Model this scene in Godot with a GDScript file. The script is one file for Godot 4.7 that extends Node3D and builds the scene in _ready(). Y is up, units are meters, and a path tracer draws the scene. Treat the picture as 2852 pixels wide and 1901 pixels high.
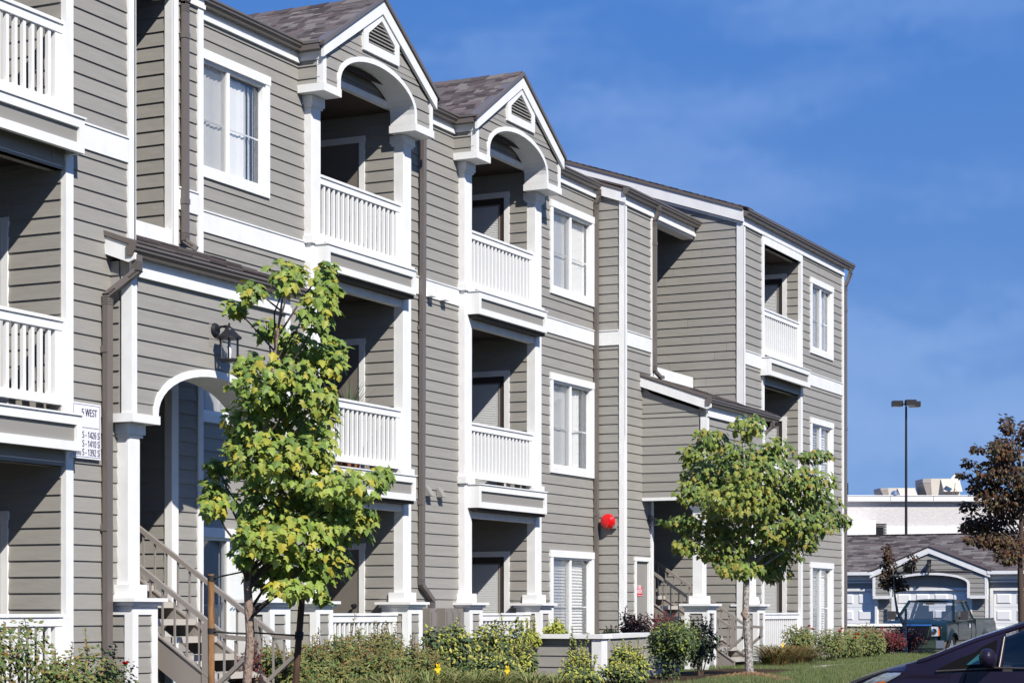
extends Node3D
# An apartment block of lap siding on a sunny day. x runs along the facade, z points out of it, y is up; metres.

const ROW := 0.1524          # exposure of one siding plank
const Z_MAIN := -13.47
const Z_BUMP := -12.97
const Z_WING := -12.07
const Z_PORCH := -11.83
const GROUND := 0.55
const EYE := Vector3(0, 1.5, 0)

var M := {}
var used := {}
var rng := RandomNumberGenerator.new()
var rows: Array = []         # planks waiting to be placed under the thing that is being built
var tiles: Array = []        # shingles likewise
var plank_mesh: ArrayMesh
var block: Node3D            # the apartment building
var light_from := Vector3(-0.72, 1.03, 1.0).normalized()   # where the sun stands, in the axes of the plant that is growing


class Shape:
	var v := PackedVector3Array()
	var n := PackedVector3Array()

	func tri(a: Vector3, b: Vector3, c: Vector3) -> void:
		var m := (c - a).cross(b - a)
		if m.length_squared() < 1e-16:
			return
		m = m.normalized()
		v.append_array([a, b, c])
		n.append_array([m, m, m])

	func quad(a: Vector3, b: Vector3, c: Vector3, d: Vector3, away: Vector3) -> void:
		if (c - a).cross(b - a).dot(away) < 0.0 or (d - a).cross(c - a).dot(away) < 0.0:
			tri(a, d, c)
			tri(a, c, b)
		else:
			tri(a, b, c)
			tri(a, c, d)

	func hexa(p: Array) -> void:   # eight corners: bit 0 = u, bit 1 = v, bit 2 = w
		var mid := Vector3.ZERO
		for q in p:
			mid += q / 8.0
		for f in [[0, 1, 3, 2], [4, 5, 7, 6], [0, 1, 5, 4], [2, 3, 7, 6], [0, 2, 6, 4], [1, 3, 7, 5]]:
			var c: Vector3 = (p[f[0]] + p[f[1]] + p[f[2]] + p[f[3]]) / 4.0
			quad(p[f[0]], p[f[1]], p[f[2]], p[f[3]], c - mid)

	func box(x0: float, x1: float, y0: float, y1: float, z0: float, z1: float) -> Shape:
		hexa([Vector3(x0, y0, z0), Vector3(x1, y0, z0), Vector3(x0, y1, z0), Vector3(x1, y1, z0), Vector3(x0, y0, z1), Vector3(x1, y0, z1), Vector3(x0, y1, z1), Vector3(x1, y1, z1)])
		return self

	func bar(a: Vector3, b: Vector3, w: float, h: float, up := Vector3.UP) -> Shape:   # a box along a line
		var d := (b - a).normalized()
		var s := d.cross(up).normalized() * w / 2.0
		var t := s.cross(d).normalized() * h / 2.0
		hexa([a - s - t, a + s - t, a - s + t, a + s + t, b - s - t, b + s - t, b - s + t, b + s + t])
		return self

	func prism(poly: PackedVector2Array, o: Vector3, u: Vector3, w: Vector3, depth: Vector3) -> Shape:   # a 2D outline in the plane (u, w), pushed along depth
		var t := Geometry2D.triangulate_polygon(poly)
		var p: Array[Vector3] = []
		for q in poly:
			p.append(o + u * q.x + w * q.y)
		for i in range(0, t.size(), 3):
			var a := p[t[i]]
			var b := p[t[i + 1]]
			var c := p[t[i + 2]]
			if (c - a).cross(b - a).dot(depth) < 0.0:
				tri(a + depth, c + depth, b + depth)
				tri(a, b, c)
			else:
				tri(a + depth, b + depth, c + depth)
				tri(a, c, b)
		var turn := 1.0 if Geometry2D.is_polygon_clockwise(poly) else -1.0
		for i in p.size():
			var a := p[i]
			var b := p[(i + 1) % p.size()]
			var d2 := (poly[(i + 1) % p.size()] - poly[i]) * turn
			quad(a, b, b + depth, a + depth, u * -d2.y + w * d2.x)
		return self

	func tube(pts: Array, radii: Array, sides := 8, flat := 1.0) -> Shape:
		var rings: Array = []
		var ref := Vector3(0.31, 0.2, 0.93)
		for i in pts.size():
			var d: Vector3 = (pts[mini(i + 1, pts.size() - 1)] - pts[maxi(i - 1, 0)]).normalized()
			var s := d.cross(ref).normalized()
			var t := s.cross(d)
			var ring := []
			for k in sides:
				var a := TAU * k / sides
				ring.append([pts[i] + (s * cos(a) + t * sin(a) * flat) * radii[i], s * cos(a) + t * sin(a)])
			rings.append(ring)
		for i in pts.size() - 1:
			for k in sides:
				var p: Array = [rings[i][k], rings[i][(k + 1) % sides], rings[i + 1][(k + 1) % sides], rings[i + 1][k]]
				var order := [0, 1, 2, 0, 2, 3]
				if (p[2][0] - p[0][0]).cross(p[1][0] - p[0][0]).dot(p[0][1] + p[2][1]) < 0.0:
					order = [0, 2, 1, 0, 3, 2]
				for j in order:
					v.append(p[j][0])
					n.append(p[j][1])
		for e in [0, pts.size() - 1]:
			var out: Vector3 = (pts[e] - pts[1 if e == 0 else e - 1]).normalized()
			for k in range(1, sides - 1):
				quad(rings[e][0][0], rings[e][k][0], rings[e][k + 1][0], rings[e][0][0], out)
		return self

	func lathe(o: Vector3, axis: Vector3, prof: Array, segs := 20) -> Shape:   # prof: [radius, height along axis]
		var s := axis.cross(Vector3(0.3, 0.5, 0.81)).normalized()
		var t := axis.cross(s)
		for i in prof.size() - 1:
			var dr: float = prof[i + 1][0] - prof[i][0]
			var dh: float = prof[i + 1][1] - prof[i][1]
			for k in segs:
				var q := []
				for c in [[i, k], [i, k + 1], [i + 1, k + 1], [i + 1, k]]:
					var a: float = TAU * c[1] / segs
					var r := s * cos(a) + t * sin(a)
					q.append([o + r * prof[c[0]][0] + axis * prof[c[0]][1], (r * dh - axis * dr).normalized()])
				var order := [0, 1, 2, 0, 2, 3]
				var m: Vector3 = (q[2][0] - q[0][0]).cross(q[1][0] - q[0][0])
				if m.length_squared() < 1e-14:
					m = (q[3][0] - q[0][0]).cross(q[2][0] - q[0][0])
				if m.dot(q[0][1] + q[2][1]) < 0.0:
					order = [0, 2, 1, 0, 3, 2]
				for j in order:
					v.append(q[j][0])
					n.append(q[j][1])
		return self

	func grid(p: Array, out: Callable) -> Shape:   # a smooth sheet through rows of points; out(point) says which way is outside
		var h := p.size()
		var w: int = p[0].size()
		var nn := []
		for i in h:
			var r := []
			for j in w:
				var du: Vector3 = p[i][mini(j + 1, w - 1)] - p[i][maxi(j - 1, 0)]
				var dv: Vector3 = p[mini(i + 1, h - 1)][j] - p[maxi(i - 1, 0)][j]
				var m := du.cross(dv).normalized()
				if m.dot(out.call(p[i][j])) < 0.0:
					m = -m
				r.append(m)
			nn.append(r)
		for i in h - 1:
			for j in w - 1:
				var c := [[i, j], [i, j + 1], [i + 1, j + 1], [i + 1, j]]
				var a: Vector3 = p[i][j]
				var b: Vector3 = p[i][j + 1]
				var d: Vector3 = p[i + 1][j + 1]
				var order := [0, 1, 2, 0, 2, 3]
				if (d - a).cross(b - a).dot(nn[i][j]) < 0.0:
					order = [0, 2, 1, 0, 3, 2]
				for k in order:
					v.append(p[c[k][0]][c[k][1]])
					n.append(nn[c[k][0]][c[k][1]])
		return self

	func hexa_run(a: Vector3, b: Vector3, h: float, w: float) -> Shape:   # an upright slab standing along a line on the ground
		var s := (b - a).normalized().cross(Vector3.UP) * w / 2.0
		var u := Vector3(0, h, 0)
		hexa([a - s, b - s, a - s + u, b - s + u, a + s, b + s, a + s + u, b + s + u])
		return self

	func hexa_bend(x: float, y0: float, y1: float, w: float, wrap: float) -> Shape:   # a bumper bar: straight in the middle, bent back at both ends
		var pts := [[-w, x + wrap], [-w * 0.8, x + 0.03], [-w * 0.35, x], [w * 0.35, x], [w * 0.8, x + 0.03], [w, x + wrap]]
		for i in 5:
			var a: Array = pts[i]
			var b: Array = pts[i + 1]
			hexa([Vector3(a[1], y0, a[0]), Vector3(b[1], y0, b[0]), Vector3(a[1], y1, a[0]), Vector3(b[1], y1, b[0]), Vector3(a[1] + 0.12, y0, a[0] * 0.97), Vector3(b[1] + 0.12, y0, b[0] * 0.97), Vector3(a[1] + 0.12, y1, a[0] * 0.97), Vector3(b[1] + 0.12, y1, b[0] * 0.97)])
		return self

	func hexa_slat(x0: float, x1: float, y: float, h: float, z: float, d: float) -> Shape:   # a louvre blade: high at the back, low at the front
		hexa([Vector3(x0, y + h, z), Vector3(x1, y + h, z), Vector3(x0, y + h + 0.012, z), Vector3(x1, y + h + 0.012, z), Vector3(x0, y, z + d), Vector3(x1, y, z + d), Vector3(x0, y + 0.012, z + d), Vector3(x1, y + 0.012, z + d)])
		return self

	func add(o: Shape, x: Transform3D) -> Shape:
		var q := x.basis.inverse().transposed()
		for i in o.v.size():
			v.append(x * o.v[i])
			n.append((q * o.n[i]).normalized())
		return self

	func mesh() -> ArrayMesh:
		var m := ArrayMesh.new()
		into(m, null)
		return m

	func into(m: ArrayMesh, mat: Material) -> void:
		if v.is_empty():
			return
		var a := []
		a.resize(Mesh.ARRAY_MAX)
		a[Mesh.ARRAY_VERTEX] = v
		a[Mesh.ARRAY_NORMAL] = n
		m.add_surface_from_arrays(Mesh.PRIMITIVE_TRIANGLES, a)
		if mat:
			m.surface_set_material(m.get_surface_count() - 1, mat)


func sh() -> Shape:
	return Shape.new()


func nm(parent: Node, called: String) -> String:
	var k := str(parent.get_instance_id()) + called
	var c: int = used.get(k, 0)
	used[k] = c + 1
	return called if c == 0 else "%s_%03d" % [called, c]


func tag(o: Node, label: String, category: String, group := "", kind := "") -> Node:
	if label: o.set_meta("label", label)
	if category: o.set_meta("category", category)
	if group: o.set_meta("group", group)
	if kind: o.set_meta("kind", kind)
	return o


func thing(called: String, at: Vector3, label: String, category: String, group := "") -> Node3D:
	var o := Node3D.new()
	o.name = nm(self, called)
	o.position = at
	add_child(o, true)
	tag(o, label, category, group)
	return o


func piece(parent: Node, called: String, m: Mesh, mat: Material, x := Transform3D.IDENTITY) -> MeshInstance3D:   # in the parent's own axes
	var o := MeshInstance3D.new()
	o.name = nm(parent, called)
	o.mesh = m
	o.material_override = null
	for i in m.get_surface_count():
		if mat: o.set_surface_override_material(i, mat)
	o.transform = x
	parent.add_child(o, true)
	return o


func part(parent: Node, called: String, s: Shape, mat: Material) -> MeshInstance3D:   # a direct part of a top-level thing, shaped in world axes
	var o := piece(parent, called, s.mesh(), mat)
	if parent is Node3D and parent.get_parent() == self:
		o.transform = (parent as Node3D).transform.affine_inverse()
	return o


func sub(parent: Node, called: String, s: Shape, mat: Material) -> MeshInstance3D:   # under a part, same axes as the part
	return piece(parent, called, s.mesh(), mat)


func solo(called: String, s: Shape, mat: Material, label: String, category: String, group := "", kind := "") -> MeshInstance3D:
	var o := piece(self, called, s.mesh(), mat)
	tag(o, label, category, group, kind)
	return o


func lin(r: float, g: float, b: float) -> Color:   # a real-world base colour, linear
	return Color(r, g, b).linear_to_srgb()


func mat(c: Color, rough := 0.7, metal := 0.0, spec := 0.5) -> StandardMaterial3D:
	var m := StandardMaterial3D.new()
	m.albedo_color = c
	m.roughness = rough
	m.metallic = metal
	m.metallic_specular = spec
	return m


func noise_tex(freq: float, size: int, seedn: int, as_normal: bool, strength := 4.0, ramp: Gradient = null, octaves := 4) -> NoiseTexture2D:
	var f := FastNoiseLite.new()
	f.seed = seedn
	f.frequency = freq
	f.fractal_octaves = octaves
	var t := NoiseTexture2D.new()
	t.width = size
	t.height = size
	t.seamless = true
	t.noise = f
	t.as_normal_map = as_normal
	t.bump_strength = strength
	if ramp: t.color_ramp = ramp
	return t


func ramp(a: Color, b: Color) -> Gradient:
	var g := Gradient.new()
	g.set_color(0, a)
	g.set_color(1, b)
	return g


func tri_map(m: StandardMaterial3D, s: Vector3) -> void:
	m.uv1_triplanar = true
	m.uv1_world_triplanar = true
	m.uv1_scale = s


func make_materials() -> void:
	var grain := noise_tex(0.012, 512, 3, true, 5.0)
	var dirt := noise_tex(0.006, 512, 5, false, 1.0, ramp(Color(0.95, 0.95, 0.945), Color(1.01, 1.01, 1.01)), 5)
	for i in 4:
		var k: float = [1.0, 0.96, 1.035, 0.98][i]
		var m := mat(lin(0.29 * k, 0.279 * k, 0.26 * k), 0.62, 0.0, 0.35)
		m.normal_enabled = true
		m.normal_texture = grain
		m.normal_scale = 0.22
		m.albedo_texture = dirt
		tri_map(m, Vector3(0.55, 5.0, 0.55))
		M["siding%d" % i] = m
	M.siding = M.siding0
	M.panel = mat(lin(0.26, 0.25, 0.235), 0.65, 0.0, 0.3)
	var w := mat(lin(0.775, 0.78, 0.79), 0.5, 0.0, 0.4)
	w.albedo_texture = noise_tex(0.008, 512, 8, false, 1.0, ramp(Color(0.95, 0.95, 0.945), Color(1, 1, 1)), 6)
	tri_map(w, Vector3(0.9, 0.6, 0.9))
	M.white = w
	M.brown = mat(lin(0.13, 0.112, 0.103), 0.42, 0.0, 0.5)       # gutters, pipes, roof edges
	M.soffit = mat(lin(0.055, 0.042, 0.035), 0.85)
	M.door = mat(lin(0.16, 0.145, 0.13), 0.5)
	M.dark_door = mat(lin(0.045, 0.036, 0.034), 0.45)
	M.dark = mat(lin(0.02, 0.019, 0.018), 0.9)
	M.room = mat(lin(0.3, 0.28, 0.25), 0.9)
	M.vinyl = mat(lin(0.78, 0.78, 0.78), 0.35)
	var gl := mat(Color(0.55, 0.62, 0.68, 0.07), 0.02, 0.0, 0.5)
	gl.transparency = BaseMaterial3D.TRANSPARENCY_ALPHA
	M.glass = gl
	var sc := mat(Color(0.45, 0.47, 0.5, 0.16), 0.5, 0.0, 0.3)
	sc.transparency = BaseMaterial3D.TRANSPARENCY_ALPHA
	M.screen = sc
	var bl := mat(lin(0.84, 0.84, 0.83), 0.6)
	bl.backlight_enabled = true
	bl.backlight = Color(0.25, 0.25, 0.25)
	M.blind = bl
	M.sheer = mat(lin(0.8, 0.8, 0.8), 0.9)
	for i in 5:
		var c: Vector3 = [Vector3(0.16, 0.14, 0.14), Vector3(0.12, 0.098, 0.1), Vector3(0.235, 0.215, 0.205), Vector3(0.085, 0.068, 0.072), Vector3(0.18, 0.145, 0.145)][i]
		var m := mat(lin(c.x, c.y, c.z), 0.95, 0.0, 0.2)
		m.albedo_texture = noise_tex(0.09, 256, 20, false, 1.0, ramp(Color(0.7, 0.7, 0.7), Color(1, 1, 1)), 3) if i == 0 else M.shingle0.albedo_texture
		tri_map(m, Vector3(3, 3, 3))
		M["shingle%d" % i] = m
	M.iron = mat(lin(0.018, 0.017, 0.02), 0.45, 0.3)
	M.concrete = mat(lin(0.42, 0.39, 0.35), 0.9)
	M.rail_paint = mat(lin(0.24, 0.215, 0.195), 0.5)
	M.red_gloss = mat(lin(0.62, 0.006, 0.008), 0.16, 0.0, 0.6)
	M.red_sign = mat(lin(0.55, 0.03, 0.035), 0.5)
	M.ink = mat(lin(0.02, 0.02, 0.06), 0.6)
	M.sign_white = mat(lin(0.72, 0.72, 0.78), 0.45)
	M.plate = mat(lin(0.33, 0.33, 0.30), 0.5)
	M.meter = mat(lin(0.2, 0.18, 0.165), 0.5)


func each(parent: Node, called: String, m: Material, boxes: Array) -> void:   # one part for every box
	for b in boxes: part(parent, called, sh().box(b[0], b[1], b[2], b[3], b[4], b[5]), m)


func slice_out(a: float, b: float, cuts: Array) -> Array:   # the interval [a, b] less the cuts
	var out := [[a, b]]
	for c in cuts:
		var nxt := []
		for i in out:
			if c[1] <= i[0] or c[0] >= i[1]:
				nxt.append(i)
				continue
			if c[0] > i[0]: nxt.append([i[0], c[0]])
			if c[1] < i[1]: nxt.append([c[1], i[1]])
		out = nxt
	return out


func unit_plank() -> ArrayMesh:
	var s := sh()
	var b := 0.021
	var t := 0.006
	var p := [Vector3(0, 0, -0.004), Vector3(1, 0, -0.004), Vector3(0, ROW, -0.004), Vector3(1, ROW, -0.004), Vector3(0, 0, b), Vector3(1, 0, b), Vector3(0, ROW, t), Vector3(1, ROW, t)]
	s.hexa(p)
	return s.mesh()


func face_frame(facing: String, c: float) -> Transform3D:   # F looks along +z at z = c, L along -x at x = c, R along +x
	if facing == "L":
		return Transform3D(Basis(Vector3(0, 0, 1), Vector3.UP, Vector3(-1, 0, 0)), Vector3(c, 0, 0))
	if facing == "R":
		return Transform3D(Basis(Vector3(0, 0, -1), Vector3.UP, Vector3(1, 0, 0)), Vector3(c, 0, 0))
	return Transform3D(Basis.IDENTITY, Vector3(0, 0, c))


func plank(parent: Node, facing: String, a0: float, a1: float, y0: float, y1: float, c: float, s: Shape = null) -> void:
	var f := face_frame(facing, c)
	var mid := f * Vector3((a0 + a1) / 2.0, (y0 + y1) / 2.0, 0)
	var w := (a1 - a0) * (y1 - y0) / mid.distance_squared_to(EYE) * (1.0 if facing != "F" else 0.62)
	var x := f
	var m := plank_mesh
	if s == null:
		x = f * Transform3D(Basis(Vector3(a1 - a0, 0, 0), Vector3(0, (y1 - y0) / ROW, 0), Vector3(0, 0, 1)), Vector3(a0, y0, 0))
	else:
		m = s.mesh()
	rows.append([w, parent, x, m, rng.randi() % 4])


func plank_cut(parent: Node, facing: String, b0: float, b1: float, t0: float, t1: float, y0: float, y1: float, c: float) -> void:   # slanting ends
	if maxf(b1 - b0, t1 - t0) < 0.01:
		return
	b1 = maxf(b1, b0 + 0.002)
	t1 = maxf(t1, t0 + 0.002)
	var h := (y1 - y0) / ROW
	var s := sh()
	s.hexa([Vector3(b0, y0, -0.004), Vector3(b1, y0, -0.004), Vector3(t0, y1, -0.004), Vector3(t1, y1, -0.004), Vector3(b0, y0, 0.021), Vector3(b1, y0, 0.021), Vector3(t0, y1, 0.021 - 0.015 * h), Vector3(t1, y1, 0.021 - 0.015 * h)])
	plank(parent, facing, minf(b0, t0), maxf(b1, t1), y0, y1, c, s)


func lay_planks(parent: Node, facing: String, a0: float, a1: float, y0: float, y1: float, c: float, holes := []) -> void:
	var k := floori(y0 / ROW + 1e-4)
	while k * ROW < y1 - 0.012:
		var ya := maxf(y0, k * ROW)
		var yb := minf(y1, (k + 1) * ROW)
		var cuts := []
		for h in holes:
			if h[2] < yb - 0.011 and h[3] > ya + 0.011:
				cuts.append([h[0], h[1]])
				if h[2] > ya + 0.012: plank(parent, facing, h[0], h[1], ya, h[2], c)
				if h[3] < yb - 0.012: plank(parent, facing, h[0], h[1], h[3], yb, c)
		for r in slice_out(a0, a1, cuts):
			var s: float = r[0]
			var reach: float = 1.2 + 2.4 * rng.randf()
			while r[1] - s > 3.7:
				plank(parent, facing, s, s + reach - 0.004, ya, yb, c)
				s += reach
				reach = 3.66
			if r[1] - s > 0.012: plank(parent, facing, s, r[1], ya, yb, c)
		k += 1


func wall(parent: Node, facing: String, a0: float, a1: float, y0: float, y1: float, c: float, holes := [], thick := 0.16, bare := false) -> MeshInstance3D:
	var f := face_frame(facing, c)
	var s := sh()
	var ys := [y0, y1]
	for h in holes:
		for e in [h[2], h[3]]:
			if e > y0 and e < y1 and not ys.has(e): ys.append(e)
	ys.sort()
	for i in ys.size() - 1:
		var cuts := []
		for h in holes:
			if h[2] < ys[i + 1] - 1e-4 and h[3] > ys[i] + 1e-4: cuts.append([h[0], h[1]])
		for r in slice_out(a0, a1, cuts):
			var q := sh().box(r[0], r[1], ys[i], ys[i + 1], -thick, -0.002)
			s.add(q, f)
	var o := part(parent, "siding_wall", s, M.siding)
	if not bare: lay_planks(o, facing, a0, a1, y0, y1, c, holes)
	return o


func place_rows(root: Node3D, called: String, list: Array, mats: String, plain := 300) -> void:
	list.sort_custom(func(p, q): return p[0] > q[0])
	var rest: Array[Shape] = []
	for i in 5: rest.append(sh())
	for i in list.size():
		var e: Array = list[i]
		if i < plain:
			piece(e[1], called, e[3], M[mats + str(e[4])], e[2])
		else:
			var a: Array = e[3].surface_get_arrays(0)
			var q := sh()
			q.v = a[Mesh.ARRAY_VERTEX]
			q.n = a[Mesh.ARRAY_NORMAL]
			rest[e[4]].add(q, e[2])
	if list.size() > plain:
		var m := ArrayMesh.new()
		for i in 5: rest[i].into(m, M[mats + str(i)] if M.has(mats + str(i)) else null)
		var o := piece(root, called + "_rows", m, null, root.transform.affine_inverse())
		o.set_meta("kind", "stuff")
	list.clear()


func sky_cover() -> ImageTexture:   # thin cirrus: streaks of pale cloud, alpha as cover
	var w := 2048
	var h := 1024
	var im := Image.create(w, h, false, Image.FORMAT_RGBA8)
	var f := FastNoiseLite.new()
	f.seed = 11
	f.frequency = 1.0
	f.fractal_octaves = 6
	f.domain_warp_enabled = true
	f.domain_warp_amplitude = 0.5
	f.domain_warp_frequency = 1.4
	var g := FastNoiseLite.new()
	g.seed = 31
	g.frequency = 1.0
	g.fractal_octaves = 3
	for j in h / 2:
		var up := PI / 2.0 - PI * (j + 0.5) / h
		for i in w:
			var az := TAU * (i + 0.5) / w
			var d := Vector3(cos(up) * sin(az), sin(up) * 1.0, cos(up) * cos(az))
			var q := Vector3(d.x * 5.0 + d.y * 7.0, d.y * 19.0 - d.x * 3.0, d.z * 5.0)
			var a := f.get_noise_3dv(q) * 0.5 + 0.5
			var b := g.get_noise_3dv(d * 3.4) * 0.5 + 0.5
			var c := clampf((a * 0.85 + b * 0.55 - 0.52) * 2.2, 0.0, 1.0)
			c = c * c * (3.0 - 2.0 * c)
			im.set_pixel(i, j, Color(1, 1, 1, c * 0.62))
	return ImageTexture.create_from_image(im)


func _ready() -> void:
	rng.seed = 7
	# camera
	var yaw := 0.451
	var cam := Camera3D.new()
	cam.name = "camera"
	cam.transform = Transform3D(Basis(Vector3(sin(yaw), 0, cos(yaw)), Vector3.UP, Vector3(-cos(yaw), 0, sin(yaw))), EYE)
	cam.projection = Camera3D.PROJECTION_FRUSTUM
	cam.near = 0.1
	cam.far = 900.0
	cam.size = 0.1 * 1901.0 / 5718.0
	cam.frustum_offset = Vector2(0, 0.1 * (1703.0 - 950.5) / 5718.0)
	add_child(cam)
	# sky, exposure
	var sky_m := ProceduralSkyMaterial.new()
	sky_m.sky_top_color = lin(0.03, 0.14, 0.46)
	sky_m.sky_horizon_color = lin(0.18, 0.315, 0.56)
	sky_m.sky_curve = 0.125
	sky_m.ground_bottom_color = lin(0.16, 0.15, 0.13)
	sky_m.ground_horizon_color = lin(0.2, 0.2, 0.19)
	sky_m.sun_angle_max = 4.0
	sky_m.sky_cover = sky_cover()
	sky_m.sky_cover_modulate = Color(0.36, 0.37, 0.37, 1.0)
	var env := Environment.new()
	env.background_mode = Environment.BG_SKY
	env.sky = Sky.new()
	env.sky.sky_material = sky_m
	env.tonemap_mode = Environment.TONE_MAPPER_LINEAR
	env.tonemap_exposure = 1.3
	env.sdfgi_enabled = true
	env.ssao_enabled = true
	env.ssil_enabled = true
	var we := WorldEnvironment.new()
	we.name = "world_environment"
	we.environment = env
	add_child(we)
	# sun
	var sun := DirectionalLight3D.new()
	sun.name = "sun"
	sun.light_color = Color(1.0, 0.975, 0.93)
	sun.light_energy = 1.6
	sun.light_angular_distance = 0.5
	sun.shadow_enabled = true
	var towards := Vector3(0.72, -1.03, -1.0).normalized()
	sun.transform = Transform3D(Basis.looking_at(towards, Vector3.UP), Vector3(0, 30, 0))
	add_child(sun)

	make_materials()
	plank_mesh = unit_plank()
	build_ground()
	build_apartments()
	build_stairs()
	build_planter()
	build_fixtures()
	build_garage()
	build_store()
	build_truck()
	build_car("parked_car", Vector3(21.27, 0, -6.27), "dark purple hatchback car in the bottom right corner of the view", lin(0.013, 0.0095, 0.025))
	build_car("parked_car_001", Vector3(51.0, 0, -11.45), "white car whose bonnet shows just above the dark purple car", lin(0.6, 0.6, 0.62))
	build_trees()
	build_plants()


# ------------------------------------------------------------------ the ground

func lawn_height(x: float, z: float) -> float:
	var a := smoothstep(-6.9, -9.4, z)
	var b := 1.0 - smoothstep(46.0, 50.0, x)
	return 0.12 + (GROUND - 0.12) * minf(a, b) + 0.012 * sin(x * 1.7 + z * 0.6) * minf(a, b)


func build_ground() -> void:
	var asphalt := mat(lin(0.055, 0.054, 0.054), 0.92, 0.0, 0.3)
	asphalt.albedo_texture = noise_tex(0.15, 512, 41, false, 1.0, ramp(Color(0.6, 0.6, 0.6), Color(1, 1, 1)), 3)
	tri_map(asphalt, Vector3(0.8, 0.8, 0.8))
	var o := solo("parking_lot", sh().box(-160, 420, -0.3, 0.0, -320, 160), asphalt, "dark asphalt of the street and parking lot", "asphalt")
	o.set_meta("kind", "structure")
	var grass := mat(lin(0.10, 0.135, 0.05), 0.95, 0.0, 0.2)
	grass.albedo_texture = noise_tex(0.05, 512, 43, false, 1.0, ramp(Color(0.55, 0.6, 0.5), Color(1, 1, 1)), 5)
	tri_map(grass, Vector3(0.5, 0.5, 0.5))
	var rowsp := []
	for i in 40:
		var z := -24.0 + 17.2 * i / 39.0
		var r := []
		for j in 70:
			var x := -12.0 + 62.0 * j / 69.0
			r.append(Vector3(x, lawn_height(x, z), z))
		rowsp.append(r)
	var s := sh().grid(rowsp, func(_p): return Vector3.UP)
	for q in [[Vector3(-12, 0, -6.8), Vector3(50, 0, -6.8), Vector3(0, 0, 1)], [Vector3(50, 0, -6.8), Vector3(50, 0, -24), Vector3(1, 0, 0)], [Vector3(-12, 0, -6.8), Vector3(-12, 0, -24), Vector3(-1, 0, 0)]]:
		s.quad(q[0], q[1], q[1] + Vector3(0, 0.12, 0), q[0] + Vector3(0, 0.12, 0), q[2])
	o = solo("lawn", s, grass, "green lawn sloping up from the kerb to the building", "lawn")
	o.set_meta("kind", "structure")
	s = sh().box(-12.2, 50.2, 0.0, 0.15, -6.8, -6.62)
	s.box(50.003, 50.2, 0.0, 0.15, -24, -6.803)
	o = solo("kerb", s, M.concrete, "pale concrete kerb between lawn and parking lot", "kerb")
	o.set_meta("kind", "structure")
	s = sh()
	var last := Vector2(33.0, -10.75)
	for p in [Vector2(34.6, -10.5), Vector2(37.0, -10.46), Vector2(39.4, -10.4), Vector2(42.0, -10.35)]:
		var a := lawn_height(last.x, last.y) + 0.012
		var b := lawn_height(p.x, p.y) + 0.012
		for e in [[0.0, 0.0]]:
			s.hexa([Vector3(last.x, a - 0.1, last.y - 0.2), Vector3(p.x, b - 0.1, p.y - 0.2), Vector3(last.x, a, last.y - 0.2), Vector3(p.x, b, p.y - 0.2), Vector3(last.x, a - 0.1, last.y + 0.2), Vector3(p.x, b - 0.1, p.y + 0.2), Vector3(last.x, a, last.y + 0.2), Vector3(p.x, b, p.y + 0.2)])
		last = p
	o = solo("path", s, M.concrete, "narrow pale concrete path across the lawn", "path")
	o.set_meta("kind", "structure")
	var soil := mat(lin(0.10, 0.065, 0.042), 0.95, 0.0, 0.2)
	soil.albedo_texture = noise_tex(0.12, 256, 47, false, 1.0, ramp(Color(0.45, 0.45, 0.45), Color(1, 1, 1)), 4)
	tri_map(soil, Vector3(1.5, 1.5, 1.5))
	M.soil = soil
	s = sh().box(9, 25.3, 0.3, GROUND + 0.03, -11.85, -9.35)
	s.box(25.302, 31.6, 0.3, GROUND + 0.028, -11.4, -9.7)
	s.box(35.0, 46.0, 0.3, GROUND + 0.026, -12.1, -11.0)
	o = solo("planting_bed", s, soil, "brown soil of the planting beds along the building", "soil")
	o.set_meta("kind", "structure")


# ------------------------------------------------------------------ the apartment building

func gutter_x(parent: Node, x0: float, x1: float, y: float, z: float) -> void:   # K profile; z = its back, y = its top
	var p := PackedVector2Array([Vector2(0, 0), Vector2(0.125, 0), Vector2(0.125, -0.022), Vector2(0.108, -0.034), Vector2(0.106, -0.056), Vector2(0.078, -0.085), Vector2(0.07, -0.105), Vector2(0, -0.105)])
	part(parent, "gutter", sh().prism(p, Vector3(x0, y, z), Vector3(0, 0, 1), Vector3.UP, Vector3(x1 - x0, 0, 0)), M.brown)


func pipe(parent: Node, pts: Array, w := 0.078, d := 0.056, collars := []) -> void:   # a square downspout with ribbed elbows
	var s := sh()
	for i in pts.size() - 1:
		var a: Vector3 = pts[i]
		var b: Vector3 = pts[i + 1]
		var e := (b - a).normalized() * 0.012
		var steep := absf((b - a).normalized().y) > 0.9
		s.bar(a - e, b + e, w, d, Vector3(0, 0, 1) if steep else Vector3.UP)
	for i in range(1, pts.size() - 1):
		for k in 5:
			var a: Vector3 = pts[i] + (pts[i - 1] - pts[i]).normalized() * 0.022 * k
			var b: Vector3 = pts[i] + (pts[i + 1] - pts[i]).normalized() * 0.022 * k
			for q in [a, b]:
				s.box(q.x - w * 0.54, q.x + w * 0.54, q.y - 0.004, q.y + 0.004, q.z - d * 0.58, q.z + d * 0.58)
	for c in collars:
		s.box(c.x - w * 0.58, c.x + w * 0.58, c.y - 0.03, c.y + 0.03, c.z - d * 0.62, c.z + d * 0.62)
	part(parent, "downspout", s, M.brown)


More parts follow.
